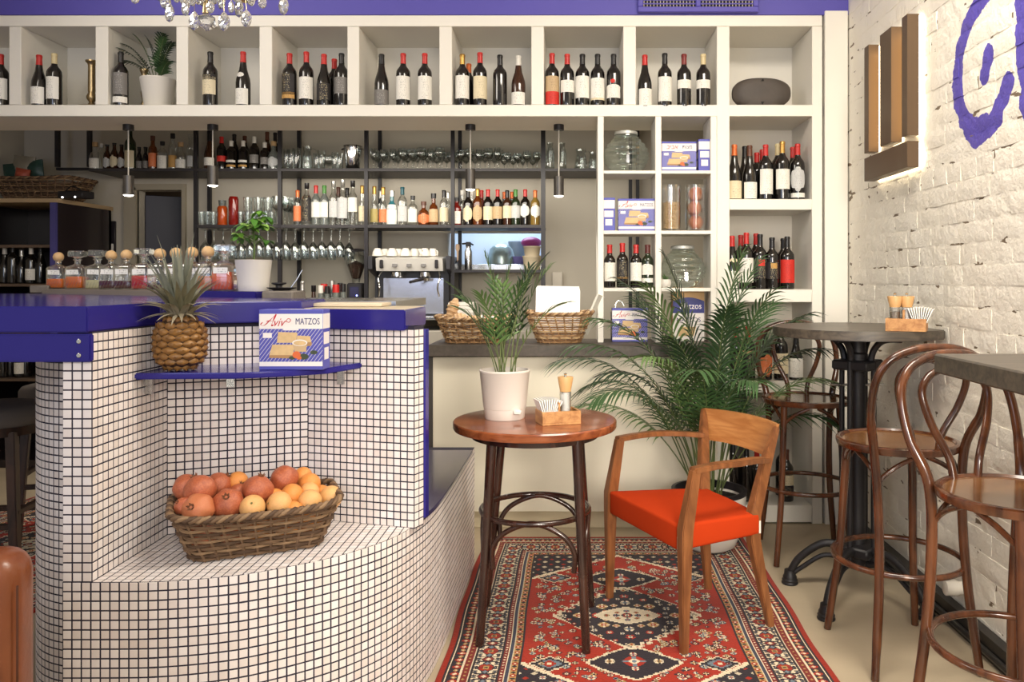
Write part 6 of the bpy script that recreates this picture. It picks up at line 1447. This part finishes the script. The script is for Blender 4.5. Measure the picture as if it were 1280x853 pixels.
drop_m = bpy.data.materials.new('faceted_crystal'); drop_m.use_nodes = True
P_ = drop_m.node_tree.nodes['Principled BSDF'].inputs; P_['Base Color'].default_value = (1, 1, 1, 1); P_['Transmission Weight'].default_value = .82; P_['Roughness'].default_value = .02; P_['IOR'].default_value = 1.6; P_['Specular IOR Level'].default_value = .8
dm = [drop_me(.075, .046), drop_me(.066, .042), drop_me(.05, .032)]; ball_me = MB().bm((lambda b: (bmesh.ops.create_icosphere(b, subdivisions=1, radius=.019), b)[1])(bmesh.new())).mesh('crystal_ball', drop_m, None)
DR = [(169,5,1,-.1), (212,28,0,.02), (207,12,1,.1), (232,20,1,-.05), (240,8,2,.1), (243,38,0,.03), (229,6,1,.15), (263,17,2,-.05), (277,12,1,.1), (280,39,0,-.02), (289,17,2,.08), (299,22,0,.1), (308,34,1,-.05), (328,11,2,.0), (354.5,19,0,0), (221,4,2,.2), (253,8,2,.12), (296,4,2,-.1), (314,8,2,.15), (200,2,1,-.15), (268,3,2,.2)]
for u, vb, k, dy in DR:
    L_ = (.075, .066, .05)[k]; Y = YC+dy; p = at(u, vb, Y)+Vector((0,0,L_))-Vector((cxx, YC, 2.42))
    put('crystal_drop', dm[k], t, p, (0,0,random.uniform(-.6,.6)))
p = at(258.5, 39, YC)+Vector((0,0,.035))-Vector((cxx, YC, 2.42)); o = put('crystal_ball', ball_me, t, p, None, (1.85, 1.85, 1.85))
for k in range(8):
    a = k*PI/4; put('crystal_ball', ball_me, t, (.03*math.cos(a), .03*math.sin(a), .03+.01*(k % 2)), None, (.7, .7, .7))
ch_ = MB()
for u, vb, k, dy in DR:
    L_ = (.075, .066, .05)[k]; p = at(u, vb, YC+dy)+Vector((0,0,L_))-Vector((cxx, YC, 2.42)); rr = Vector((p.x, p.y, 0)); tgt = rr*(.9 if rr.length > .02 else 1)+Vector((0,0,.14)); ch_.tube([p, tgt], .0012, 4)
ch_.tube([(.29*math.cos(i*PI/16), .29*math.sin(i*PI/16), .14) for i in range(32)], .004, 6, True); ch_.tube([(.14*math.cos(i*PI/16), .14*math.sin(i*PI/16), .13) for i in range(32)], .004, 6, True)
ch_.build('wire_ring', BRASS, t)
# ================================================================== WICKER BASKETS
def rrect(L_, W, r, n=96):
    pts = []; hx, hy = L_/2-r, W/2-r
    per = [('l', 2*hy), ('a', r*PI/2), ('l', 2*hx), ('a', r*PI/2), ('l', 2*hy), ('a', r*PI/2), ('l', 2*hx), ('a', r*PI/2)]
    tot = sum(p[1] for p in per)
    for i in range(n):
        s = tot*i/n; k = 0
        while s > per[k][1]: s -= per[k][1]; k += 1
        q = k//2; f = s/per[k][1] if per[k][1] else 0
        base = [(hx+r, -hy, 0, 1), (hx, hy+r, -1, 0), (-hx-r, hy, 0, -1), (-hx, -hy-r, 1, 0)][q]
        cen = [(hx, hy, 0), (-hx, hy, PI/2), (-hx, -hy, PI), (hx, -hy, 1.5*PI)][q]
        if per[k][0] == 'l': pts.append((base[0]+base[2]*s, base[1]+base[3]*s))
        else: a = cen[2]+f*PI/2; pts.append((cen[0]+r*math.cos(a), cen[1]+r*math.sin(a)))
    return pts
def wicker(t, L0, W0, L1, W1, H, rows, stakes, rad, m, rim_r, corner=.05, z0=.0, lift=0., gap=None, seed=1):
    N = stakes*4; rn = random.Random(seed); mats = m if isinstance(m, list) else [m]
    def ring(f, off, zz, amp, par):
        P = rrect(L0+(L1-L0)*f, W0+(W1-W0)*f, corner, N); out = []
        for i, (x, y) in enumerate(P):
            d = Vector((x, y, 0)); d = d.normalized()*(off+amp*math.cos(PI*(i/4+par)))
            out.append(Vector((x, y, zz+lift*f*(abs(x)/(L1/2))**3))+d)
        return out
    wv = MB()
    for j in range(rows):
        f = (j+.5)/rows
        if gap and gap[0] < f < gap[1]: continue
        wv.m = j % len(mats)
        wv.tube([p+Vector((0,0,rn.uniform(-.15, .15)*rad)) for p in ring(f, 0, z0+H*f, rad*1.15, j % 2)], rad*rn.uniform(.85, 1.1), 5, True)
    wv.build('weave', mats, t, 70)
    sk = MB(); a = rrect(L0, W0, corner, stakes); b = rrect(L1, W1, corner, stakes)
    for (x, y), (p, q) in zip(a, b): sk.tube([(x, y, z0), ((x+p)/2, (y+q)/2, z0+H/2), (p, q, z0+H+lift*(abs(p)/(L1/2))**3)], rad*.95, 5)
    sk.build('stakes', mats[0], t, 70)
    rm = MB()
    for k in range(3):
        P = rrect(L1+.012, W1+.012, corner, 120); pts = []
        for i, (x, y) in enumerate(P):
            ph = 2*PI*(i/120*26+k/3); d = Vector((x, y, 0)).normalized(); pts.append(Vector((x, y, z0+H+rim_r*1.2+lift*(abs(x)/(L1/2))**3+rim_r*.9*math.sin(ph)))+d*rim_r*.9*math.cos(ph))
        rm.m = k % len(mats); rm.tube(pts, rim_r, 6, True)
    rm.build('rim', mats, t, 70)
    bs = MB(); P = rrect(L0-.004, W0-.004, corner, 40); bs.prism(P, z0+.001, z0+.008); bs.build('base', mats[0], t)
WK = [mat('willow_grey_brown', rgb(112,86,62), .7, var=(40, .35), bump=(150, .4, .002)), mat('willow_dark', rgb(84,62,44), .7, var=(40, .35), bump=(150, .4, .002)), mat('willow_light', rgb(142,114,84), .7, var=(40, .3), bump=(150, .4, .002))]
WL = [mat('honey_willow', rgb(160,124,86), .6, var=(40, .35)), mat('honey_willow_dark', rgb(118,86,56), .6, var=(40, .35)), mat('honey_willow_light', rgb(196,164,122), .6, var=(40, .3))]
BA = math.radians(25)
bk = thing('fruit_basket', (-.988, 2.492, ZB+.0035), 'long brown wicker basket of fruit on the tiled bench', 'basket', rz=BA)
wicker(bk, .37, .21, .468, .265, .118, 11, 30, .0047, WK, .0068, .05, lift=.018)
BM = Matrix.Translation(bk.location) @ Matrix.Rotation(BA, 4, 'Z')
def fruit_at(u, v, ly):
    """where the sight line of a fruit in the pile meets its own layer of the basket"""
    o = CAM; d = at(u, v, 1.0)-CAM; n = BM.to_3x3() @ Vector((0,1,0)); p0 = BM @ Vector((0, ly, 0)); k = (p0-o).dot(n)/d.dot(n); return o+d*k
FR = [('p',250.5,613,.047,-.01,0,'pale topped pomegranate high on the left of the fruit basket'), ('p',234,610,.042,.045,0,'pomegranate at the far left back of the fruit basket'), ('p',248,637,.046,-.075,1,'pale pomegranate with its crown facing out at the front left of the basket'),
      ('p',274,606,.038,.05,0,'small red pomegranate peeping out behind the left pair'), ('p',285,629.5,.045,-.055,0,'deep red pomegranate at the front beside the pale one'), ('p',322.5,612.5,.046,-.02,0,'round pomegranate in the middle top of the fruit basket'), ('p',355.5,599.5,.045,.045,0,'topmost pomegranate at the back of the fruit basket'),
      ('p',229,633,.026,-.05,0,'small dark pomegranate low at the left rim of the basket'), ('p',299.5,618,.034,.02,0,'half hidden pomegranate between the two large middle ones'),
      ('o',297,602.5,.032,.06,0,'orange at the back left behind the middle pomegranates'), ('o',315.5,634.5,.037,-.09,1,'pale orange at the front middle rim of the basket'), ('o',349,630.5,.038,-.085,1,'pale orange with a dimple at the front rim right of centre'), ('o',365,619.5,.036,-.025,0,'bright orange in the middle of the right half'),
      ('o',387.5,605,.034,.025,0,'bright orange near the back right of the fruit basket'), ('o',378.5,595.5,.030,.075,0,'rearmost orange at the top right of the pile'), ('o',387.5,627,.036,-.07,1,'pale orange at the front right rim of the basket'), ('o',413.5,622,.037,-.03,1,'speckled pale orange at the right end of the basket'),
      ('o',387,615,.030,-.01,1,'half hidden pale orange in the right half of the pile'), ('o',402,618,.030,.03,0,'half hidden orange behind the speckled one'), ('o',343,623,.030,-.02,0,'half hidden orange beside the dimpled pale one'), ('o',367,638,.028,-.095,0,'small low orange showing at the front rim')]
rotf = random.Random(9)
for i, (k, u, v, r, ly, c, lb) in enumerate(FR):
    p = fruit_at(u, v, ly)
    if i == 2: rot = (1.15, .1, -.1)
    elif k == 'p': rot = (rotf.uniform(-1.2, .2), rotf.uniform(-.9, .9), rotf.uniform(0, 6))
    else: rot = (rotf.uniform(-2, 2), rotf.uniform(-2, 2), rotf.uniform(0, 6))
    (pomegranate if k == 'p' else orange)(p, r, rot, c, lb, 'fruit in the wicker basket')
# lower layer that carries the pile
for k, (x, y) in enumerate(((-.15,-.04), (-.15,.05), (-.07,-.04), (-.07,.05), (.01,-.04), (.01,.05), (.09,-.04), (.09,.05), (.16,0))):
    p = BM @ Vector((x, y, .048)); (pomegranate if k < 4 else orange)(p, .038, (rotf.uniform(-1,1), 0, k), 0, f'{ORD[k]} fruit buried at the bottom of the wicker basket under the pile', 'buried fruit in the wicker basket')

Yb = 4.60
bk = thing('bread_basket', (ux(594, 4.60), 4.62, CT+.0005), 'wicker basket of pastries on the stone counter behind the table plant', 'basket', rz=.05)
wicker(bk, .32, .20, .43, .28, .13, 10, 28, .0052, WL, .006, .07, lift=.012, seed=3)
ln = MB(); P = rrect(.385, .235, .06, 40); q = spline([(x, y, .118+.028*math.sin(i*1.9)) for i, (x, y) in enumerate(P)], 1, True)
ln.add([(x*.97, y*.97, .10+.055*abs(math.sin(i*1.3))) for i, (x, y) in enumerate(P)]+[(x*.6, y*.6, .095+.02*math.sin(i)) for i, (x, y) in enumerate(P)]+[(0,0,.09)], [(i, (i+1) % 40, 40+(i+1) % 40, 40+i) for i in range(40)]+[(40+i, 40+(i+1) % 40, 80) for i in range(40)])
lo_ = ln.build('napkin_lining', mat('white_linen', rgb(240,236,228), .8), bk, 60)
past = mat('pastry_crust', rgb(206,150,90), .6, var=(30, .3, rgb(240,210,170)), bump=(60, .5, .006))
for i, (u, v, L_, rz, lb) in enumerate(((566, 386, .125, 1.25, 'golden pastry standing at the left of the bread basket'), (573, 399, .10, .7, 'golden pastry at the front left of the bread basket'), (590, 402, .10, .2, 'pastry lying under the palm fronds in the bread basket'))):
    Y = 4.60-.05*(i == 1); c = at(u, v, Y); mb = MB(); n = 16
    d = Vector((math.cos(rz), .1, math.sin(rz) if i == 0 else .25)).normalized()
    mb.tube([c+d*(L_*(k/n-.5)) for k in range(n+1)], [.008+.026*math.sin(PI*k/n)**.8*(1+.22*math.cos(k*2.1)) for k in range(n+1)], 14)
    tag(mb.build('pastry', past, None, 60, c, c), lb, 'pastry', 'pastries in the bread basket')
bk = thing('menu_basket', (ux(699, 4.60), 4.60, CT+.0005), 'wicker basket holding white menus on the stone counter', 'basket')
wicker(bk, .235, .17, .375, .26, .16, 13, 22, .0052, WL, .006, .08, lift=.01, seed=5)
mb = MB(); 
mtx = Matrix.Translation((ux(696, 4.62), 4.60, CT+.06)) @ Matrix.Rotation(-.10, 4, 'X') @ Matrix.Rotation(.02, 4, 'Y')
for k in range(3): mb.box((-.125+.004*k, .01*k, 0), (.125+.003*k, .01*k+.002, .265-.01*k), mtx)
tag(mb.build('menu_sheets', mat('blank_menu_paper', rgb(252,251,248), .6, emis=None), None, None), 'blank white menu sheets standing in the right wicker basket', 'menu')
tag(MB().box((-.045, 0, 0), (.045, .012, .24), Matrix.Translation((ux(731, 4.6), 4.58, CT+.05)) @ Matrix.Rotation(.42, 4, 'Y') @ Matrix.Rotation(1.1, 4, 'Z')).build('menu_booklet', mat('pale_booklet', rgb(222,218,206), .6)), 'pale booklet leaning at the right end of the menu basket', 'booklet')
zcab = chh
bk = thing('snack_basket', (ux(40, 6.2), 6.35, zcab), 'large wicker basket of snack bags on top of the wine cabinet', 'basket', rz=-.06)
wicker(bk, .46, .30, .64, .40, .17, 12, 30, .0062, WK, .0075, .08, lift=.01, seed=7)
bagm = [mat('silver_bag', rgb(150,142,126), .35, .3), mat('green_bag', rgb(36,66,58), .4), mat('red_yellow_bag', rgb(176,80,56), .45)]
for i, (u, v, w, h, m, lb) in enumerate(((18, 211, .16, .16, 1, 'dark green snack bag at the left of the cabinet basket'), (30, 205, .17, .20, 0, 'silver snack bag standing in the cabinet basket'), (44, 207, .13, .16, 1, 'green snack bag at the right of the cabinet basket'), (28, 213, .11, .10, 2, 'red snack bag in front of the silver bag'))):
    Y = 6.35-.05*(m == 2); c = at(u, v+6, Y); bm = bmesh.new(); bmesh.ops.create_cube(bm, size=1); bmesh.ops.subdivide_edges(bm, edges=bm.edges[:], cuts=4, use_grid_fill=True)
    for q in bm.verts:
        f = (1-abs(q.co.z*2)**3)*(1-abs(q.co.x*2)**3); q.co = Vector((q.co.x*w, q.co.y*(.01+.06*f), q.co.z*h))+Vector((0, .006*noise.noise(q.co*9), .004*noise.noise(q.co*7)))
    tag(MB().bm(bm, Matrix.Rotation((-.12, .1, -.1, .2)[i], 4, 'Y')).build('snack_bag', bagm[m], None, 50, loc=c), lb, 'bag', 'snack bags in the cabinet basket')

# ================================================================== CONDIMENT SETS
def condiment(loc, rz, label, two, mir=False):
    t = thing('condiment_box', loc, label, 'condiment holder', 'wooden condiment boxes', rz)
    W_, D_, H_ = .155, .105, .052; b = MB(); th = .008
    b.bbox((-W_/2, -D_/2, 0), (W_/2, D_/2, th), .001); b.build('bottom', OAK, t)
    for nm, lo, hi in (('side_piece', (-W_/2,-D_/2,th), (W_/2,-D_/2+th,H_)), ('side_piece', (-W_/2,D_/2-th,th), (W_/2,D_/2,H_)), ('end_panel', (-W_/2,-D_/2+th,th), (-W_/2+th,D_/2-th,H_)), ('end_panel', (W_/2-th,-D_/2+th,th), (W_/2,D_/2-th,H_)), ('divider', (-.012,-D_/2+th,th), (-.004,D_/2-th,H_+.035))):
        MB().bbox(lo, hi, .0012).build(nm, OAK, t)
    return t
millw = mat('mill_wood', rgb(206,160,106), .45, var=(20, .12)); salt = mat('white_salt', rgb(240,238,232), .9); pep = mat('peppercorns', rgb(84,68,54), .9, var=(200, .5, rgb(190,170,150)))
def mill(p, fill, label, h=.155, rz=0):
    t = thing('spice_mill', p, label, 'spice mill', 'spice mills', rz); r = .0225
    MB().lathe([(0,.001), (r,.001), (r,h*.66), (r-.0015,h*.66), (r-.0015,.004), (0,.004)], 20).build('glass_body', GLASS, t, 50)
    MB().lathe([(0,.005), (r-.002,.005), (r-.002,h*(.645 if fill is salt else .52)), (0,h*(.645 if fill is salt else .52))], 18).build('filling', fill, t)
    MB().lathe([(0,h*.66), (r*.95,h*.66), (r*1.38,h*.98), (r*1.34,h), (0,h)], 22).build('wooden_cap', millw, t)
    MB().lathe([(0,h), (.006,h), (.004,h+.006), (.007,h+.012), (0,h+.016)], 12).build('cap_knob', STEEL, t)
def napkins(loc, rz, label):
    t = thing('napkin_bundle', loc, label, 'napkins', 'paper napkins', rz)
    for k in range(10):
        a = -.75+.085*k; M = Matrix.Translation((.0030*k-.014, 0, 0)) @ Matrix.Rotation(a+.35, 4, 'Y')
        MB().add([M @ Vector(p) for p in ((0,-.034,.0), (0,.034,.0), (.004,.045,.088), (.004,-.045,.088), (.0022,-.034,.0), (.0022,.034,0), (.0078,.045,.086), (.0078,-.045,.086))], [(0,1,2,3), (7,6,5,4), (0,4,5,1), (1,5,6,2), (2,6,7,3), (3,7,4,0)]).build('napkin', PAPER, t, None)
Yc = 3.13; p = Vector((ux(697.5, Yc), Yc, TH+.0005)); rz = math.radians(18)
condiment(p, rz, 'wooden condiment box with napkins and one mill on the round cafe table', False)
M = Matrix.Translation(p) @ Matrix.Rotation(rz, 4, 'Z')
mill(M @ Vector((.032, .005, .0085)), salt, 'spice mill with white salt in the box on the round cafe table', .170)
napkins(M @ Vector((-.045, .0, .012)), rz, 'fanned paper napkins in the box on the round cafe table')
Yc = 3.30; p = Vector((ux(1145, Yc)-.03, Yc+.02, HT+.0005)); rz = math.radians(-28)
condiment(p, rz, 'wooden condiment box with two mills on the round black high table', True)
M = Matrix.Translation(p) @ Matrix.Rotation(rz, 4, 'Z')
mill(M @ Vector((-.044, -.014, .0085)), pep, 'pepper mill in the box on the round black high table', .135); mill(M @ Vector((-.044+.022, .0, .0085))+Vector((.022, -.004, 0)), salt, 'salt mill beside the pepper mill on the high table', .135)
napkins(M @ Vector((.052, .0, .012)), rz, 'paper napkins in the box on the round black high table')

# ================================================================== PALMS
pal = [mat('palm_leaf', rgb(60,90,50), .4, var=(12, .25)), mat('palm_leaf_light', rgb(98,126,70), .4, var=(12, .2)), mat('palm_leaf_dark', rgb(40,62,38), .4, var=(12, .2))]
palst = mat('palm_stalk', rgb(96,108,62), .5)
def frond(base, d, L_, droop, n, leaf, w, m, twist, rnd, start=.35, sagk=.42):
    """arched rachis with rows of blade leaflets on both sides; one part"""
    d = Vector(d).normalized(); side = d.cross(Vector((0,0,1)))
    if side.length < 1e-3: side = Vector((1,0,0))
    side.normalize(); hor = Vector((d.x, d.y, 0)); hor = hor.normalized() if hor.length > 1e-3 else Vector((1,0,0))
    rach = []; N = 18; p = Vector(base); v = d.copy(); st = L_/N
    for i in range(N+1):
        rach.append(p.copy()); f = i/N
        v = (v+Vector((0,0,-1))*droop*(.03+.19*f)*.55+hor*.02*f).normalized(); p = p+v*st
    mb = MB(); mb.m = 1; mb.tube(rach, [.0042*(L_/.8)**.5, .0012], 5); mb.m = 0
    for k in range(n):
        f = start+(1-start)*(k+.5)/n; x = f*N; i = min(int(x), N-1); c = rach[i].lerp(rach[i+1], x-i); tg = (rach[i+1]-rach[i]).normalized()
        nrm = side.cross(tg).normalized(); prof = math.sin(PI*min(1, .12+.88*(1-abs(2*(k/n)-.75)*.62)))**.6
        for s in (-1, 1):
            ll = leaf*(.55+.45*prof)*rnd.uniform(.85, 1.1)*(1-.5*max(0, f-.8)/.2); fw = .55+.75*f
            dr = (side*s*(1.05-.35*f)+tg*fw+nrm*.18).normalized(); w_ = w*(.8+.4*prof)
            wd = dr.cross(nrm).normalized(); q0 = c; seg = 4; vs = []
            for j in range(seg+1):
                g = j/seg; sag = Vector((0,0,-1))*ll*sagk*g*g*droop**.5; cc = q0+dr*ll*g+sag; ww = w_*(.35+1.5*g if g < .4 else (1-g)/.6*.95)+.0002
                vs += [cc-wd*ww+nrm*ww*.35, cc, cc+wd*ww+nrm*ww*.35]
            fs = []
            for j in range(seg):
                for h in (0, 1): fs.append((j*3+h, j*3+h+1, j*3+4+h, j*3+3+h))
            mb.add(vs, fs)
    return mb
pp = Vector((.705, 4.17, .0))
t = thing('areca_palm', pp, 'large feathery palm in a white planter behind the red armchair', 'plant')
MB().lathe([(0,.011), (.10,.011), (.135,.03), (.165,.10), (.185,.20), (.192,.30), (.192,.315), (.178,.317), (.176,.29), (.17,.26), (0,.255)], 40).build('planter', TERRAW, t)
MB().lathe([(.190,.296), (.195,.300), (.195,.318), (.176,.320), (.174,.28)], 40).build('planter_liner', BLACKM, t)
MB().lathe([(0,.262), (.173,.268)], 24).build('soil', SOIL, t)
rp = random.Random(21)
FRD_OLD = [(-1.0,-.25,.95,.92,.95), (-.95,.0,1.15,1.05,1.0), (-.75,-.35,1.5,1.08,.85), (-.45,-.2,2.0,1.16,.75), (-.1,.1,2.6,1.2,.7), (.25,-.1,2.1,1.2,.75), (.6,-.15,1.6,1.18,.85), (.95,-.25,1.25,1.10,.95), (.9,.15,1.0,.98,1.0), (.35,-.6,1.15,.92,.95), (-.35,-.6,1.1,.92,1.0),
       (-.7,.3,1.7,1.12,.8), (.55,.3,1.9,1.16,.75), (.05,-.5,1.8,1.05,.8), (-.8,-.5,.8,.80,1.1), (.7,-.55,.85,.75,1.1), (-.15,-.35,2.4,1.12,.65), (.15,.2,3.2,1.22,.55), (-.55,-.05,1.35,1.05,.95), (.45,.0,1.5,1.06,.9)]
FRD = [(-.9,-.1,1.5,1.12,1.5), (-.8,-.3,2.0,1.22,1.4), (-.6,.1,2.4,1.26,1.25), (-1.0,.0,1.1,.98,1.6), (-.7,-.5,1.3,1.0,1.6), (-.25,0,3.2,1.30,.95), (.12,-.1,3.2,1.30,.9), (.38,.1,2.7,1.30,1.05), (.7,-.1,2.2,1.12,1.3), (.95,.0,1.6,.92,1.45), (.85,-.3,1.2,.82,1.6), (.55,-.4,1.7,1.05,1.5), (-.2,-.7,1.7,1.0,1.6), (.2,-.7,1.6,.95,1.6), (0,-.5,2.3,1.1,1.3), (-.45,-.3,2.6,1.2,1.2), (.3,-.3,2.4,1.15,1.2), (-.4,.4,2.0,1.15,1.2), (.5,.35,2.0,1.15,1.2), (-.95,-.2,1.9,1.15,1.5), (-.7,-.2,1.7,.95,1.7), (-.5,-.5,2.0,1.0,1.6), (-.85,.2,1.5,.95,1.7), (-.3,-.4,2.2,.98,1.5), (.1,-.3,2.8,1.05,1.3), (.6,.1,2.4,1.05,1.4), (-.15,.1,2.7,1.1,1.2)]
for k, (x, y, z, L_, dr) in enumerate(FRD):
    b = Vector((.05*x+rp.uniform(-.03, .03), .05*y+rp.uniform(-.03, .03), .26)); m = pal[(0, 0, 2, 1, 0, 2)[k % 6]]
    frond(b, (x*.55, y*.55, z), L_, dr, 24, .27, .0078, m, 0, rp, .36).build('frond', [m, palst], t, 80)
t = thing('table_palm', (ux(631, 3.24), 3.24, TH+.0005), 'small feathery palm in a pale pot on the round cafe table', 'plant')
MB().lathe([(0,.0), (.078,0), (.080,.004), (.084,.042), (.0855,.043), (.0865,.047), (.101,.188), (.103,.19), (.103,.196), (.096,.197), (.094,.17), (0,.165)], 40).build('pot', mat('greige_planter', rgb(226,216,206), .5), t)
MB().lathe([(0,.168), (.0935,.172)], 24).build('soil', SOIL, t)
MB().bbox((.04, -.086, .026), (.072, -.06, .044), .004).build('water_lip', TERRAW, t)
rp = random.Random(5)
FR2 = [(-1.0,-.1,1.7,.44,.8), (-.5,-.1,3.2,.50,.35), (.1,0,2.6,.46,.6), (.8,.0,2.2,.52,.75), (.9,-.2,1.2,.40,1.0), (.4,-.3,1.8,.40,.9), (-.3,-.4,1.6,.36,.9), (-.8,.3,1.4,.38,.9), (.3,.3,2.6,.46,.7), (.0,-.3,2.8,.38,.7), (-.6,.0,1.2,.33,1.1), (.65,.2,1.9,.48,.8), (-.15,.2,2.2,.40,.8), (.5,-.1,3.2,.44,.6)]
for k, (x, y, z, L_, dr) in enumerate(FR2):
    b = Vector((.03*x+rp.uniform(-.03, .03), .03*y+rp.uniform(-.03, .03), .168)); m = pal[(0, 1, 0, 2, 1)[k % 5]]
    frond(b, (x*.5, y*.5, z), L_, dr, 10, .115, .0062, m, 0, rp, .34, .25).build('frond', [m, palst], t, 80)
t = thing('fern_pot', (ux(197.5, 4.74), 4.74, ZT), 'white pot with a dark green palm in the third top cubby', 'plant')
MB().lathe([(0,0), (.07,0), (.073,.004), (.098,.172), (.10,.176), (.098,.182), (.092,.182), (.088,.15), (0,.145)], 36).build('pot', TERRAW, t)
MB().lathe([(0,.148), (.087,.152)], 20).build('soil', SOIL, t)
rp = random.Random(6)
for k, (x, y, z, L_, dr) in enumerate(((-1.0,-.2,1.2,.34,1.0), (-.6,-.3,1.9,.33,.8), (.2,-.2,2.4,.36,.6), (.6,-.4,1.8,.28,.9), (.3,-.5,1.3,.30,1.0), (-.3,-.1,2.4,.30,.8), (.3,-.05,2.6,.40,.5), (.6,-.6,1.0,.18,1.0), (-.8,-.4,.9,.24,1.2), (-1.0,.0,1.5,.34,.9))):
    m = pal[(2, 0, 2)[k % 3]]; frond(Vector((.02*x, .02*y, .15)), (x*.6, y*.4, z), L_*.92, dr, 14, .085, .0055, m, 0, rp, .3).build('frond', [m, palst], t, 80)
# small things on the stone counter in the open grid
t = thing('bar_tap', (ux(770, 4.75), 4.78, CT+.0005), 'small dark canister with a wire hook on the stone counter beside the open grid', 'canister')
MB().lathe([(0,0), (.03,0), (.03,.17), (0,.17)], 18).build('canister', mat('dark_canister', rgb(84,80,72), .5), t); MB().tube(spline([(0,0,.17), (0,0,.215), (.02,0,.235), (.045,0,.215), (.05,0,.20)], 5), .004, 6).build('hook', STEEL, t)
bpy.context.view_layer.update()
